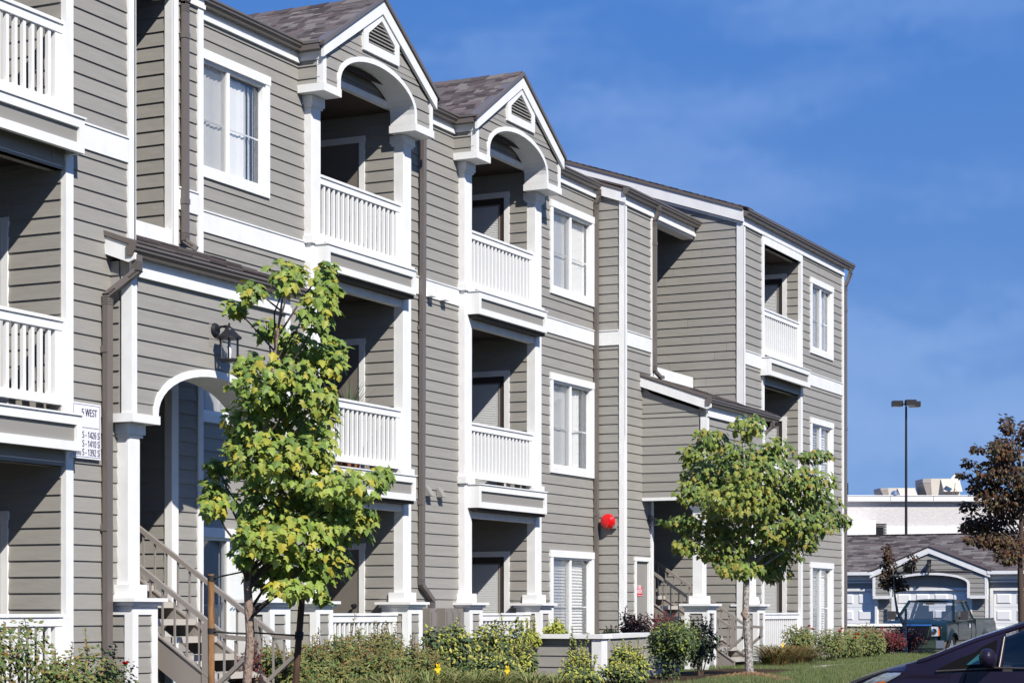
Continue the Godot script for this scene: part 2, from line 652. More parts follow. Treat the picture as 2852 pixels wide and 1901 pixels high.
func window(x0: float, x1: float, y0: float, y1: float, z: float, style: String, lower := false) -> void:
	var s := sh()
	s.box(x0, x0 + 0.09, y0, y1 - 0.11, z - 0.05, z + 0.04)
	s.box(x1 - 0.09, x1, y0, y1 - 0.11, z - 0.05, z + 0.04)
	s.box(x0 - 0.012, x1 + 0.012, y1 - 0.11, y1, z - 0.05, z + 0.046)
	s.box(x0 + 0.09, x1 - 0.09, y0, y0 + 0.1, z - 0.05, z + 0.04)
	var o := part(block, "window", s, M.white)
	var a0 := x0 + 0.09
	var a1 := x1 - 0.09
	var b0 := y0 + 0.1
	var b1 := y1 - 0.11
	var mid := a0 + (a1 - a0) * 0.485
	s = sh().box(a0, a0 + 0.03, b0, b1, z - 0.056, z + 0.012)
	s.box(a1 - 0.03, a1, b0, b1, z - 0.056, z + 0.012)
	s.box(a0 + 0.03, a1 - 0.03, b1 - 0.035, b1, z - 0.056, z + 0.012)
	s.box(a0 + 0.03, a1 - 0.03, b0, b0 + 0.04, z - 0.056, z + 0.012)
	s.box(mid - 0.028, mid + 0.028, b0 + 0.04, b1 - 0.035, z - 0.075, z + 0.008)
	sub(o, "frame", s, M.vinyl)
	s = sh()
	var bar_y := b0 + (b1 - b0) * 0.47
	s.box(a0 + 0.03, mid - 0.028, bar_y - 0.009, bar_y + 0.009, z - 0.066, z - 0.056)
	s.box(mid + 0.028, a1 - 0.03, bar_y - 0.009, bar_y + 0.009, z - 0.066, z - 0.056)
	sub(o, "grille_bar", s, M.vinyl)
	sub(o, "pane", sh().box(a0 + 0.03, mid - 0.028, b0 + 0.04, b1 - 0.035, z - 0.034, z - 0.03), M.glass)
	sub(o, "pane", sh().box(mid + 0.028, a1 - 0.03, b0 + 0.04, b1 - 0.035, z - 0.052, z - 0.048), M.glass)
	if style != "dark": sub(o, "insect_screen", sh().box(a0 + 0.03, mid - 0.03, b0 + 0.04, b1 - 0.035, z - 0.012, z - 0.011), M.screen)
	if style == "vertical":
		var count := 17
		for k in count:
			var x := a0 + 0.05 + (a1 - a0 - 0.1) * (k + 0.5) / count
			var turn := deg_to_rad(-4.0 - 26.0 * rng.randf())
			if k > count - 4: turn = deg_to_rad(20.0 + 40.0 * rng.randf())
			var q := sh().box(-0.05, 0.05, b0 + 0.06, b1 - 0.05 - 0.01 * rng.randf(), -0.001, 0.001)
			piece(o, "blind_slat", q.mesh(), M.blind, Transform3D(Basis(Vector3.UP, turn), Vector3(x, 0, z - 0.10)))
	elif style == "closed":
		var q := sh()
		for k in 15:
			var xa := a0 + 0.03 + (a1 - a0 - 0.06) * k / 15.0
			q.hexa([Vector3(xa, b0 + 0.05, z - 0.125), Vector3(xa + 0.09, b0 + 0.05, z - 0.095), Vector3(xa, b1 - 0.04, z - 0.125), Vector3(xa + 0.09, b1 - 0.04, z - 0.095), Vector3(xa, b0 + 0.05, z - 0.123), Vector3(xa + 0.09, b0 + 0.05, z - 0.093), Vector3(xa, b1 - 0.04, z - 0.123), Vector3(xa + 0.09, b1 - 0.04, z - 0.093)])
		sub(o, "window_blind", q, M.blind)
	elif style == "horizontal":
		var q := sh()
		var yy := b0 + 0.05
		while yy < b1 - 0.2:
			q.hexa([Vector3(a0 + 0.05, yy, z - 0.085), Vector3(a1 - 0.12, yy, z - 0.085), Vector3(a0 + 0.05, yy + 0.047, z - 0.105), Vector3(a1 - 0.12, yy + 0.047, z - 0.105), Vector3(a0 + 0.05, yy + 0.001, z - 0.082), Vector3(a1 - 0.12, yy + 0.001, z - 0.082), Vector3(a0 + 0.05, yy + 0.049, z - 0.102), Vector3(a1 - 0.12, yy + 0.049, z - 0.102)])
			yy += 0.049
		q.box(a0 + 0.05, a1 - 0.12, b1 - 0.16, b1 - 0.04, z - 0.14, z - 0.09)
		sub(o, "window_blind", q, M.blind)
	elif style == "curtain":
		var q := sh()
		for k in 22:
			var xa := mid + (a1 - mid) * k / 22.0
			var zz := z - 0.11 + (0.02 if k % 2 else -0.02)
			var zn := z - 0.11 + (-0.02 if k % 2 else 0.02)
			q.hexa([Vector3(xa, b0, zz), Vector3(xa + 0.034, b0, zn), Vector3(xa, b1, zz), Vector3(xa + 0.034, b1, zn), Vector3(xa, b0, zz + 0.002), Vector3(xa + 0.034, b0, zn + 0.002), Vector3(xa, b1, zz + 0.002), Vector3(xa + 0.034, b1, zn + 0.002)])
		sub(o, "window_curtain", q, M.sheer)


func side_door(x: float, zn: float, zd: float, y0: float, y1: float, glazed: bool) -> void:   # on a wall that looks along -x; zn is its near edge
	var t := 0.085
	var s := sh()
	s.box(x - 0.034, x - 0.002, y0, y1 - t, zn - t, zn)
	s.box(x - 0.034, x - 0.002, y0, y1 - t, zd, zd + t)
	s.box(x - 0.034, x - 0.002, y1 - t, y1, zd - 0.01, zn + 0.008)
	var o := part(block, "door", s, M.white)
	sub(o, "door_leaf", sh().box(x - 0.012, x + 0.03, y0, y1 - t, zd + t, zn - t), M.dark_door if glazed else M.door)
	if glazed:
		var a := zd + t + 0.1
		var b := zn - t - 0.1
		var f := sh()
		f.box(x - 0.028, x - 0.013, y0 + 0.2, y1 - t - 0.1, a - 0.022, a)
		f.box(x - 0.028, x - 0.013, y0 + 0.2, y1 - t - 0.1, b, b + 0.022)
		f.box(x - 0.028, x - 0.013, y1 - t - 0.122, y1 - t - 0.1, a, b)
		sub(o, "glazing_bead", f, M.rail_paint)
		var q := sh()
		var yy := y0 + 0.22
		while yy < y1 - t - 0.13:
			q.hexa([Vector3(x - 0.022, yy, a), Vector3(x - 0.022, yy, b), Vector3(x - 0.0135, yy + 0.026, a), Vector3(x - 0.0135, yy + 0.026, b), Vector3(x - 0.0135, yy - 0.001, a), Vector3(x - 0.0135, yy - 0.001, b), Vector3(x - 0.0125, yy + 0.024, a), Vector3(x - 0.0125, yy + 0.024, b)])
			yy += 0.027
		sub(o, "door_blind", q, M.blind)
		sub(o, "pane", sh().box(x - 0.0262, x - 0.0242, y0 + 0.2, y1 - t - 0.122, a, b), M.glass)
	else:
		sub(o, "door_handle", sh().lathe(Vector3(x - 0.012, y0 + 0.95, zn - t - 0.07), Vector3(-1, 0, 0), [[0.03, 0], [0.03, 0.012], [0.012, 0.018], [0.012, 0.04], [0.028, 0.05], [0.026, 0.075], [0.0, 0.08]], 10), M.iron)


func rail(x0: float, x1: float, z: float, top: float, foot: float, gap := 0.118) -> void:   # a balustrade along x
	var s := sh().box(x0, x1, top - 0.032, top, z - 0.05, z + 0.05)
	s.box(x0, x1, top - 0.115, top - 0.036, z - 0.032, z + 0.034)
	s.box(x0, x1, foot, foot + 0.085, z - 0.032, z + 0.034)
	s.box(x1 - 0.1, x1, foot + 0.085, top - 0.115, z - 0.03, z + 0.026)
	var o := part(block, "balustrade", s, M.white)
	var b := sh().box(-0.019, 0.019, 0, top - 0.115 - foot - 0.085, -0.019, 0.019).mesh()
	var n := floori((x1 - x0 - 0.16) / gap)
	for k in n:
		piece(o, "baluster", b, M.white, Transform3D(Basis.IDENTITY, Vector3(x1 - 0.1 - gap * (k + 0.62), foot + 0.085, z)))


func fascia_box(x0: float, x1: float, zb: float, zf: float, y0: float, y1: float) -> void:   # the white framed edge of a balcony floor
	var s := sh()
	s.box(x0, x1, y1 - 0.085, y1, zf - 0.05, zf)
	s.box(x0, x1, y0, y0 + 0.085, zf - 0.05, zf)
	s.box(x0, x0 + 0.075, y0 + 0.085, y1 - 0.085, zf - 0.05, zf)
	s.box(x1 - 0.075, x1, y0 + 0.085, y1 - 0.085, zf - 0.05, zf)
	s.box(x0, x0 + 0.04, y0, y1, zb, zf - 0.052)
	s.box(x1 - 0.04, x1, y0, y1, zb, zf - 0.052)
	s.box(x0 - 0.015, x1 + 0.015, y1 + 0.002, y1 + 0.018, zb, zf + 0.015)
	var o := part(block, "balcony_fascia", s, M.white)
	sub(o, "fascia_panel", sh().box(x0 + 0.04, x1 - 0.04, y0 + 0.03, y1 - 0.03, zf - 0.075, zf - 0.03), M.panel)


func pier(parent: Node, x0: float, x1: float, zb: float, zf: float, top: float) -> void:   # a clad pier under a column
	var y1 := top - 0.075
	var core := part(parent, "pier", sh().box(x0 + 0.022, x1 - 0.022, GROUND - 0.2, y1, zb + 0.022, zf - 0.022), M.siding)
	var w := 0.085
	lay_planks(core, "F", x0 + w, x1 - w, GROUND, y1 - 0.085, zf - 0.022)
	lay_planks(core, "L", zb + w, zf - w, GROUND, y1 - 0.085, x0 + 0.022)
	var s := sh()
	for x in [x0, x1 - w]:
		for z in [zb, zf - w]:
			s.box(x - 0.004, x + w + 0.004, GROUND - 0.2, y1 - 0.085, z - 0.004, z + w + 0.004)
	s.box(x0 - 0.004, x1 + 0.004, y1 - 0.085, y1, zb - 0.004, zf + 0.004)
	s.box(x0 - 0.035, x1 + 0.035, y1 + 0.002, y1 + 0.038, zb - 0.035, zf + 0.035)
	s.box(x0 - 0.075, x1 + 0.075, y1 + 0.04, top, zb - 0.075, zf + 0.075)
	sub(core, "pier_trim", s, M.white)


func column(parent: Node, x0: float, x1: float, zb: float, zf: float, y0: float, y1: float, foot := 0.0, head := 0.0) -> void:
	var s := sh().box(x0, x1, y0 + foot, y1 - head, zb, zf)
	s.box(x0 + 0.02, x1 - 0.02, y0 + foot, y1 - head, zf, zf + 0.008)
	if foot > 0.0: s.box(x0 - 0.05, x1 + 0.05, y0, y0 + foot, zb - 0.05, zf + 0.05)
	if head > 0.0:
		s.box(x0 - 0.04, x1 + 0.04, y1 - head, y1, zb - 0.04, zf + 0.04)
		s.box(x0 - 0.022, x1 + 0.022, y1 - head - 0.03, y1 - head, zb - 0.022, zf + 0.022)
	part(parent, "column", s, M.white)


func ellipse_arc(c: float, y: float, a: float, b: float, foot: float, n := 22) -> PackedVector2Array:   # from the left foot over the top to the right foot
	var p := PackedVector2Array([Vector2(c - a, foot)])
	for i in n + 1:
		var t := PI - PI * i / n
		p.append(Vector2(c + a * cos(t), y + b * sin(t)))
	p.append(Vector2(c + a, foot))
	return p


func arch_band(parent: Node, c: float, y: float, a: float, b: float, w: float, foot: float, zf: float, zm: float, zb: float) -> void:
	var inner := ellipse_arc(c, y, a, b, foot)
	var outer := ellipse_arc(c, y, a + w, b + w, foot)
	var soffit := ellipse_arc(c, y, a + 0.02, b + 0.02, foot)
	var s := sh()
	for i in inner.size() - 1:
		for q in [[outer, zm, zf], [soffit, zb, zm - 0.002]]:
			var o: PackedVector2Array = q[0]
			var p := []
			for z in [q[1], q[2]]:
				for e in [inner[i], inner[i + 1], o[i], o[i + 1]]: p.append(Vector3(e.x, e.y, z))
			s.hexa(p)
	part(parent, "arch_trim", s, M.white)


func gable_bay(g: float, glazed: bool) -> void:
	var B := block
	var c := g + 1.415
	var zg := -13.12
	var zc := -13.355
	var l0 := g + 0.13
	var l1 := g + 0.355
	var r0 := g + 2.49
	var r1 := g + 2.72
	var back := -15.3
	# recesses: floors, return walls, back
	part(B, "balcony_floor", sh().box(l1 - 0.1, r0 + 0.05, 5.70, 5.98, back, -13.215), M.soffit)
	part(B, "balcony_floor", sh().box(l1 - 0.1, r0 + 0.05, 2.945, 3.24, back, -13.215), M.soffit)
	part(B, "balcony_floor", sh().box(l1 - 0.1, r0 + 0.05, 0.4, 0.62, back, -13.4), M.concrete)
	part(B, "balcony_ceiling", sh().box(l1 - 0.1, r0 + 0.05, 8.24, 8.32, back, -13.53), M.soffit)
	for f in [[0.62, 2.94, 2.43, 0.62], [3.24, 5.70, 5.21, 3.24], [5.98, 8.24, 7.955, 5.98]]:
		var zn := -13.785 if glazed else -13.935
		wall(B, "L", back, Z_MAIN - 0.02, f[0], f[1], r0, [[zn - 0.98, zn, f[3], f[2]]], 0.14)
		side_door(r0, zn, zn - 0.98, f[3] + 0.01, f[2], glazed)
	part(B, "wall", sh().box(l1 - 0.16, l1 - 0.02, 0.4, 8.32, back, Z_MAIN - 0.1), M.siding)
	part(B, "wall", sh().box(l1 - 0.16, r0 + 0.14, 0.4, 8.32, back - 0.15, back), M.siding)
	part(B, "beam", sh().box(l1, r0, 5.60, 5.695, zc - 0.12, zc - 0.012), M.white)
	part(B, "beam", sh().box(l1, r0, 2.85, 2.94, zc - 0.12, zc - 0.012), M.white)
	part(B, "beam", sh().box(l1 - 0.1, r0 + 0.1, 8.235, 8.312, -13.53, -13.45), M.white)
	wall(B, "F", l1 - 0.1, r0 + 0.1, 8.313, 8.62, -13.5, [], 0.1)
	# columns and piers
	for x in [[l0, l1], [r0, r1]]:
		column(B, x[0], x[1], -13.5, zc, 1.63, 2.94, 0.13)
		column(B, x[0], x[1], -13.5, zc, 2.94, 5.70)
		column(B, x[0], x[1], -13.5, zc, 5.70, 7.905, 0.0, 0.11)
		part(B, "column_base", sh().box(x[0] - 0.035, x[1] + 0.035, 6.078, 6.165, -13.5, zc + 0.035), M.white)
		part(B, "column_base", sh().box(x[0] - 0.035, x[1] + 0.035, 3.33, 3.43, -13.5, zc + 0.035), M.white)
		var m: float = (x[0] + x[1]) / 2.0
		pier(B, m - 0.2, m + 0.2, -13.63, -13.23, 1.632)
	rail(l1, r0, -13.43, 6.985, 6.16)
	rail(l1, r0, -13.43, 4.225, 3.42)
	rail(l0 + 0.32, r0 - 0.09, -13.43, 1.482, 0.7)
	fascia_box(g + 0.2, g + 2.5, zc + 0.002, -13.16, 5.745, 6.06)
	fascia_box(g + 0.2, g + 2.5, zc + 0.002, -13.16, 2.985, 3.31)
	# gable front
	var ac := g + 1.365
	var aw := 0.965
	var y0 := 8.01
	var outline := PackedVector2Array([Vector2(g + 0.02, y0)])
	outline.append_array(ellipse_arc(ac, 8.13, aw + 0.03, 0.425, y0))
	outline.append_array(PackedVector2Array([Vector2(g + 2.81, y0), Vector2(g + 2.81, 8.42), Vector2(c, 9.3), Vector2(g + 0.02, 8.42)]))
	var o := part(B, "gable_wall", sh().prism(outline, Vector3(0, 0, zg - 0.06), Vector3.RIGHT, Vector3.UP, Vector3(0, 0, 0.058)), M.siding)
	var oa := aw + 0.066
	var ob := 0.40 + 0.066
	var k := floori(y0 / ROW)
	while k * ROW < 9.25:
		var stops := [maxf(y0, k * ROW), (k + 1) * ROW]
		if 8.13 + ob > stops[0] + 0.01 and 8.13 + ob < stops[1] - 0.01: stops.insert(1, 8.13 + ob)
		for i in stops.size() - 1:
			var e := []
			for y in [stops[i], stops[i + 1]]:
				var cut := maxf(0.0, (y - 8.36) / 0.634)
				var half := 0.0
				if y < 8.13: half = oa
				elif y < 8.13 + ob - 0.001: half = oa * sqrt(1.0 - pow((y - 8.13) / ob, 2))
				e.append([minf(g + 0.06 + cut, c), ac - half, ac + half, maxf(g + 2.77 - cut, c)])
			if stops[i] >= 8.13 + ob - 0.002:
				plank_cut(o, "F", e[0][0], e[0][3], e[1][0], e[1][3], stops[i], stops[i + 1], zg)
			else:
				plank_cut(o, "F", e[0][0], maxf(e[0][1], e[0][0]), e[1][0], maxf(e[1][1], e[1][0]), stops[i], stops[i + 1], zg)
				plank_cut(o, "F", minf(e[0][2], e[0][3]), e[0][3], minf(e[1][2], e[1][3]), e[1][3], stops[i], stops[i + 1], zg)
		k += 1
	arch_band(B, ac, 8.13, aw, 0.40, 0.066, 8.009, zg + 0.034, zg - 0.04, -13.46)
	# cheeks of the gable box
	wall(B, "L", Z_MAIN, zg - 0.02, y0, 8.30, g + 0.0, [], 0.06)
	part(B, "cheek", sh().box(g + 2.77, g + 2.83, y0, 8.45, Z_MAIN, zg - 0.06), M.siding)
	part(B, "frieze", sh().box(g - 0.03, g - 0.002, 8.30, 8.42, Z_MAIN, zg + 0.03), M.white)
	var s: Shape
	each(B, "corner_board", M.white, [[g - 0.02, g + 0.06, y0, 8.30, zg - 0.06, zg + 0.03], [g + 2.77, g + 2.85, y0, 8.45, zg - 0.06, zg + 0.03], [g - 0.02, g + 0.06, 8.30, 8.40, zg - 0.06, zg + 0.028]])
	each(B, "impost", M.white, [[g - 0.03, g + 0.40, 7.91, 8.008, Z_MAIN - 0.01, zg + 0.045], [g + 2.33, g + 2.86, 7.91, 8.008, Z_MAIN - 0.01, zg + 0.045]])
	s = sh()
	s.prism(PackedVector2Array([Vector2(g - 0.07, 8.31), Vector2(g - 0.07, 8.475), Vector2(c, 9.405), Vector2(c, 9.215)]), Vector3(0, 0, zg + 0.03), Vector3.RIGHT, Vector3.UP, Vector3(0, 0, 0.04))
	s.prism(PackedVector2Array([Vector2(g + 2.9, 8.31), Vector2(g + 2.9, 8.475), Vector2(c, 9.405), Vector2(c, 9.215)]), Vector3(0, 0, zg + 0.03), Vector3.RIGHT, Vector3.UP, Vector3(0, 0, 0.04))
	part(B, "barge_board", s, M.white)
	s = sh()
	s.prism(PackedVector2Array([Vector2(g - 0.1, 8.455), Vector2(g - 0.1, 8.505), Vector2(c, 9.452), Vector2(c, 9.402)]), Vector3(0, 0, zg - 0.05), Vector3.RIGHT, Vector3.UP, Vector3(0, 0, 0.15))
	s.prism(PackedVector2Array([Vector2(g + 2.93, 8.455), Vector2(g + 2.93, 8.505), Vector2(c, 9.452), Vector2(c, 9.402)]), Vector3(0, 0, zg - 0.05), Vector3.RIGHT, Vector3.UP, Vector3(0, 0, 0.15))
	part(B, "roof_edge", s, M.brown)
	# louvred vent
	var po := [Vector2(-0.465, 8.65), Vector2(0.465, 8.65), Vector2(0.465, 8.93), Vector2(0, 9.255), Vector2(-0.465, 8.93)]
	var pi := [Vector2(-0.345, 8.765), Vector2(0.345, 8.765), Vector2(0.345, 8.885), Vector2(0, 9.125), Vector2(-0.345, 8.885)]
	s = sh()
	for i in 5:
		var p := []
		for z in [zg + 0.0, zg + 0.05]:
			for e in [pi[i], pi[(i + 1) % 5], po[i], po[(i + 1) % 5]]: p.append(Vector3(c + e.x, e.y, z))
		s.hexa(p)
	var vent := part(B, "gable_vent", s, M.white)
	sub(vent, "vent_back", sh().prism(PackedVector2Array(pi), Vector3(c, 0, zg + 0.002), Vector3.RIGHT, Vector3.UP, Vector3(0, 0, 0.004)), M.dark)
	for i in 7:
		var y := 8.775 + i * 0.046
		var half := 0.342 if y < 8.86 else maxf(0.03, 0.345 * (9.125 - y - 0.02) / 0.24)
		sub(vent, "louvre", sh().hexa_slat(c - half, c + half, y, 0.03, zg + 0.008, 0.04), M.siding)
	# the gable's own roof
	for side in [-1.0, 1.0]:
		var xe: float = c + side * 1.535
		var roof := part(B, "gable_roof", sh().prism(PackedVector2Array([Vector2(xe, 8.435), Vector2(xe, 8.47), Vector2(c, 9.438), Vector2(c, 9.403)]), Vector3(0, 0, -16.4), Vector3.RIGHT, Vector3.UP, Vector3(0, 0, 16.4 - 13.03 - 0.01)), M.shingle1)
		var run := Vector2(c - xe, 9.438 - 8.47)
		var d := Vector3(run.x, run.y, 0).normalized()
		var nrm := Vector3(-d.y, d.x, 0) * (1.0 if side < 0 else -1.0)
		var widths := [0.11, 0.15, 0.2] if side < 0 else [0.3, 0.3, 0.3]
		var cuts := []
		for w in widths: cuts.append(sh().box(0, 0.15, 0, 0.011, 0, w - 0.004).mesh())
		var rr := 0
		while rr * 0.108 < run.length() - 0.145:
			var at := Vector3(xe, 8.47, 0) + d * (rr * 0.108 - 0.01)
			var z := -13.04 - 0.05 * rng.randf()
			while z > -16.2:
				var pickw := rng.randi() % 3
				z -= widths[pickw]
				if at.y > 8.5 + (-13.35 - z) / 3.0 - 0.1:
					var x := Transform3D(Basis(d, nrm, Vector3(0, 0, -side)), at + nrm * (0.002 + 0.005 * rng.randf()) + Vector3(0, 0, z + (widths[pickw] if side > 0 else 0.0)))
					tiles.append([1.0 if side < 0 else 0.0, roof, x, cuts[pickw], rng.randi() % 5])
			rr += 1
	for i in 12:
		for side in [-1.0, 1.0]:
			var e := Vector3(c, 9.462, -13.06 - 0.27 * i)
			var q := sh()
			var d := Vector3(side * 0.14, -0.14 * 0.634, 0)
			var up := Vector3(0, 0.012, 0)
			var bk := Vector3(0, 0, -0.30)
			q.hexa([e, e + d, e + up, e + d + up, e + bk - up, e + bk + d - up, e + bk, e + bk + d])
			tiles.append([1.5, B.get_child(B.get_child_count() - 1), Transform3D.IDENTITY, q.mesh(), rng.randi() % 5])
	part(B, "gutter", sh().box(g - 0.125, g - 0.03, 8.40, 8.51, -13.46, zg + 0.03), M.brown)
	part(B, "gutter", sh().box(g + 2.86, g + 2.96, 8.40, 8.51, -13.46, zg + 0.03), M.brown)


func band(facing: String, a0: float, a1: float, c: float, y0 := 5.857, y1 := 6.10) -> void:
	var s := sh()
	s.add(sh().box(a0, a1, y0, y1, 0.0, 0.034), face_frame(facing, c))
	s.add(sh().box(a0, a1, y1 - 0.012, y1 + 0.004, 0.035, 0.046), face_frame(facing, c))
	part(block, "trim_band", s, M.white)


func board(called: String, x0: float, x1: float, y0: float, y1: float, z0: float, z1: float) -> void:
	part(block, called, sh().box(x0, x1, y0, y1, z0, z1), M.white)


func build_apartments() -> void:
	var B := thing("apartment_building", Vector3(26, GROUND, -13), "three storey grey lap siding apartment block with white trim, gables and balconies", "apartment building")
	block = B
	var g1 := 21.72
	var g2 := 25.90
	var base := GROUND - 0.1
	# ---- main wall, three pieces between the gabled bays
	var wl := [19.37, 21.03]
	var wr := [29.14, 30.83]
	var sills := [[0.78, 2.47], [3.68, 5.245], [6.485, 7.95]]
	var hl := []
	var hr := []
	for q in sills:
		hl.append([wl[0] + 0.05, wl[1] - 0.05, q[0] + 0.05, q[1] - 0.06])
		hr.append([wr[0] + 0.05, wr[1] - 0.05, q[0] + 0.05, q[1] - 0.06])
	for a in [[18.88, g1 + 0.16, hl], [g1 + 2.69, g2 + 0.16, []], [g2 + 2.69, 30.95, hr]]:
		var o := wall(B, "F", a[0], a[1], base, 8.44, Z_MAIN, a[2])
		var e0: float = a[0] - 0.0
		var e1: float = a[1]
		if e0 > 20: e0 += 0.03
		if e1 < 30: e1 -= 0.03
		band("F", e0, e1, Z_MAIN)
		board("frieze", a[0], a[1], 8.335, 8.42, Z_MAIN + 0.003, Z_MAIN + 0.03)
		board("frieze", a[0], a[1], 8.278, 8.332, Z_MAIN + 0.003, Z_MAIN + 0.05)
		gutter_x(B, maxf(a[0], g1 - 3.0) if a[0] < 20 else g1 + 2.965 if a[0] < 26 else g2 + 2.965, minf(a[1], (g1 if a[0] < 20 else g2) - 0.13) if a[0] < 26 else 30.93, 8.51, Z_MAIN + 0.035)
	window(wl[0], wl[1], 6.485, 7.95, Z_MAIN, "vertical")
	window(wl[0], wl[1], 3.68, 5.245, Z_MAIN, "vertical")
	window(wl[0], wl[1], 0.78, 2.47, Z_MAIN, "curtain")
	window(wr[0], wr[1], 6.485, 7.95, Z_MAIN, "closed")
	window(wr[0], wr[1], 3.68, 5.245, Z_MAIN, "vertical")
	window(wr[0], wr[1], 0.78, 2.47, Z_MAIN, "horizontal")
	gable_bay(g1, false)
	gable_bay(g2, true)
	# ---- stair bump on the right, with the fire riser door
	var zb := Z_BUMP
	wall(B, "F", 30.95, 32.17, base, 8.2, zb, [[31.41, 32.02, 0.6, 2.37]])
	wall(B, "L", Z_MAIN, zb - 0.02, base, 8.42, 30.95, [], 0.1)
	wall(B, "R", -zb + 0.02, 18.9, base, 8.2, 32.17, [], 0.1, true)
	var s: Shape
	each(B, "corner_board", M.white, [[30.93, 31.03, base, 8.14, zb, zb + 0.034], [30.916, 30.948, base, 8.30, zb - 0.06, zb + 0.034], [32.10, 32.2, base, 8.14, zb, zb + 0.034]])
	band("F", 31.032, 32.098, zb)
	band("L", Z_MAIN, zb - 0.062, 30.948)
	s = sh().box(31.38, 31.45, 0.6, 2.34, zb, zb + 0.036)
	s.box(31.98, 32.05, 0.6, 2.34, zb, zb + 0.036)
	s.box(31.37, 32.06, 2.34, 2.405, zb, zb + 0.04)
	var riser := part(B, "door", s, M.white)
	sub(riser, "door_leaf", sh().box(31.45, 31.98, 0.6, 2.34, zb - 0.06, zb - 0.005), M.panel)
	board("frieze", 30.93, 34.16, 8.19, 8.31, zb + 0.003, zb + 0.03)
	board("frieze", 30.93, 34.16, 8.14, 8.187, zb + 0.003, zb + 0.05)
	board("beam", 32.2, 34.16, 8.10, 8.30, zb - 0.2, zb)
	gutter_x(B, 30.85, 34.2, 8.40, zb + 0.035)
	s = sh().prism(PackedVector2Array([Vector2(zb + 0.06, 8.16), Vector2(zb + 0.06, 8.33), Vector2(Z_MAIN, 8.53), Vector2(Z_MAIN, 8.36)]), Vector3(30.885, 0, 0), Vector3(0, 0, 1), Vector3.UP, Vector3(0.03, 0, 0))
	part(B, "rake_board", s, M.white)
	s = sh().prism(PackedVector2Array([Vector2(zb + 0.15, 8.375), Vector2(zb + 0.15, 8.41), Vector2(-17.0, 9.76), Vector2(-17.0, 9.725)]), Vector3(30.89, 0, 0), Vector3(0, 0, 1), Vector3.UP, Vector3(3.22, 0, 0))
	part(B, "stair_roof", s, M.shingle1)
	part(B, "roof_edge", sh().prism(PackedVector2Array([Vector2(zb + 0.06, 8.335), Vector2(zb + 0.06, 8.375), Vector2(Z_MAIN, 8.575), Vector2(Z_MAIN, 8.535)]), Vector3(30.872, 0, 0), Vector3(0, 0, 1), Vector3.UP, Vector3(0.05, 0, 0)), M.brown)
	board("landing_edge", 32.2, 34.15, 5.45, 5.65, zb - 0.06, zb)
	part(B, "stair_landing", sh().box(32.2, 34.15, 5.2, 5.45, -18.8, zb - 0.06), M.soffit)
	part(B, "stair_landing", sh().box(32.2, 34.15, 2.75, 3.2, -18.8, -14.9), M.soffit)
	part(B, "wall", sh().box(32.2, 34.2, base, 9.5, -19.0, -18.85), M.siding)
	# ---- stair bump on the left, mirrored
	wall(B, "F", 18.33, 18.88, base, 8.2, zb)
	wall(B, "L", -18.9, zb - 0.02, base, 8.2, 18.33, [], 0.1)
	part(B, "wall", sh().box(18.70, 18.879, base, 8.4, Z_MAIN - 0.1, zb - 0.17), M.siding)
	each(B, "corner_board", M.white, [[18.32, 18.425, base, 8.14, zb, zb + 0.034], [18.30, 18.328, base, 8.14, zb - 0.06, zb + 0.034], [18.80, 18.9, base, 8.14, zb, zb + 0.034]])
	band("F", 18.427, 18.798, zb)
	board("frieze", 16.42, 18.92, 8.19, 8.31, zb + 0.003, zb + 0.03)
	board("frieze", 16.42, 18.92, 8.14, 8.187, zb + 0.003, zb + 0.05)
	board("beam", 16.42, 18.3, 8.10, 8.30, zb - 0.2, zb)
	gutter_x(B, 16.4, 18.98, 8.40, zb + 0.035)
	part(B, "stair_roof", sh().prism(PackedVector2Array([Vector2(zb + 0.15, 8.375), Vector2(zb + 0.15, 8.41), Vector2(-17.0, 9.76), Vector2(-17.0, 9.725)]), Vector3(16.4, 0, 0), Vector3(0, 0, 1), Vector3.UP, Vector3(2.6, 0, 0)), M.shingle1)
	board("landing_edge", 16.4, 18.3, 5.42, 5.62, zb - 0.06, zb)
	part(B, "stair_landing", sh().box(16.4, 18.33, 5.17, 5.42, -18.8, zb - 0.06), M.soffit)
	part(B, "stair_landing", sh().box(16.4, 18.33, 2.75, 3.2, -18.8, -14.9), M.soffit)
	part(B, "wall", sh().box(16.38, 18.4, base, 9.5, -19.0, -18.85), M.siding)
	# ---- right wing
	var zf := Z_WING
	var wx := [38.06, 39.53]
	var holes := [[35.3, 37.44, 5.98, 8.13], [35.3, 37.44, 3.24, 5.60], [35.3, 37.44, 0.62, 2.85]]
	for q in sills: holes.append([wx[0] + 0.05, wx[1] - 0.05, q[0] + 0.05, q[1] - 0.06])
	wall(B, "F", 34.2, 40.25, base, 8.4, zf, holes)
	window(wx[0], wx[1], 6.485, 7.945, zf, "vertical")
	window(wx[0], wx[1], 3.72, 5.245, zf, "horizontal")
	window(wx[0], wx[1], 0.78, 2.46, zf, "horizontal")
	var side := wall(B, "L", -18.9, zf - 0.02, base, 8.38, 34.2, [], 0.12)
	s = sh().prism(PackedVector2Array([Vector2(zf - 0.02, 8.381), Vector2(-18.9, 8.381), Vector2(-18.9, 10.6)]), Vector3(34.202, 0, 0), Vector3(0, 0, 1), Vector3.UP, Vector3(0.1, 0, 0))
	sub(side, "gable_core", s, M.siding)
	var k := 55
	while k * ROW < 9.9:
		var ya := k * ROW
		var yb := ya + ROW
		plank_cut(side, "L", -17.5, zf - 0.02 - maxf(0, ya - 8.42) * 3.0, -17.5, zf - 0.02 - maxf(0, yb - 8.42) * 3.0, ya, yb, 34.2)
		k += 1
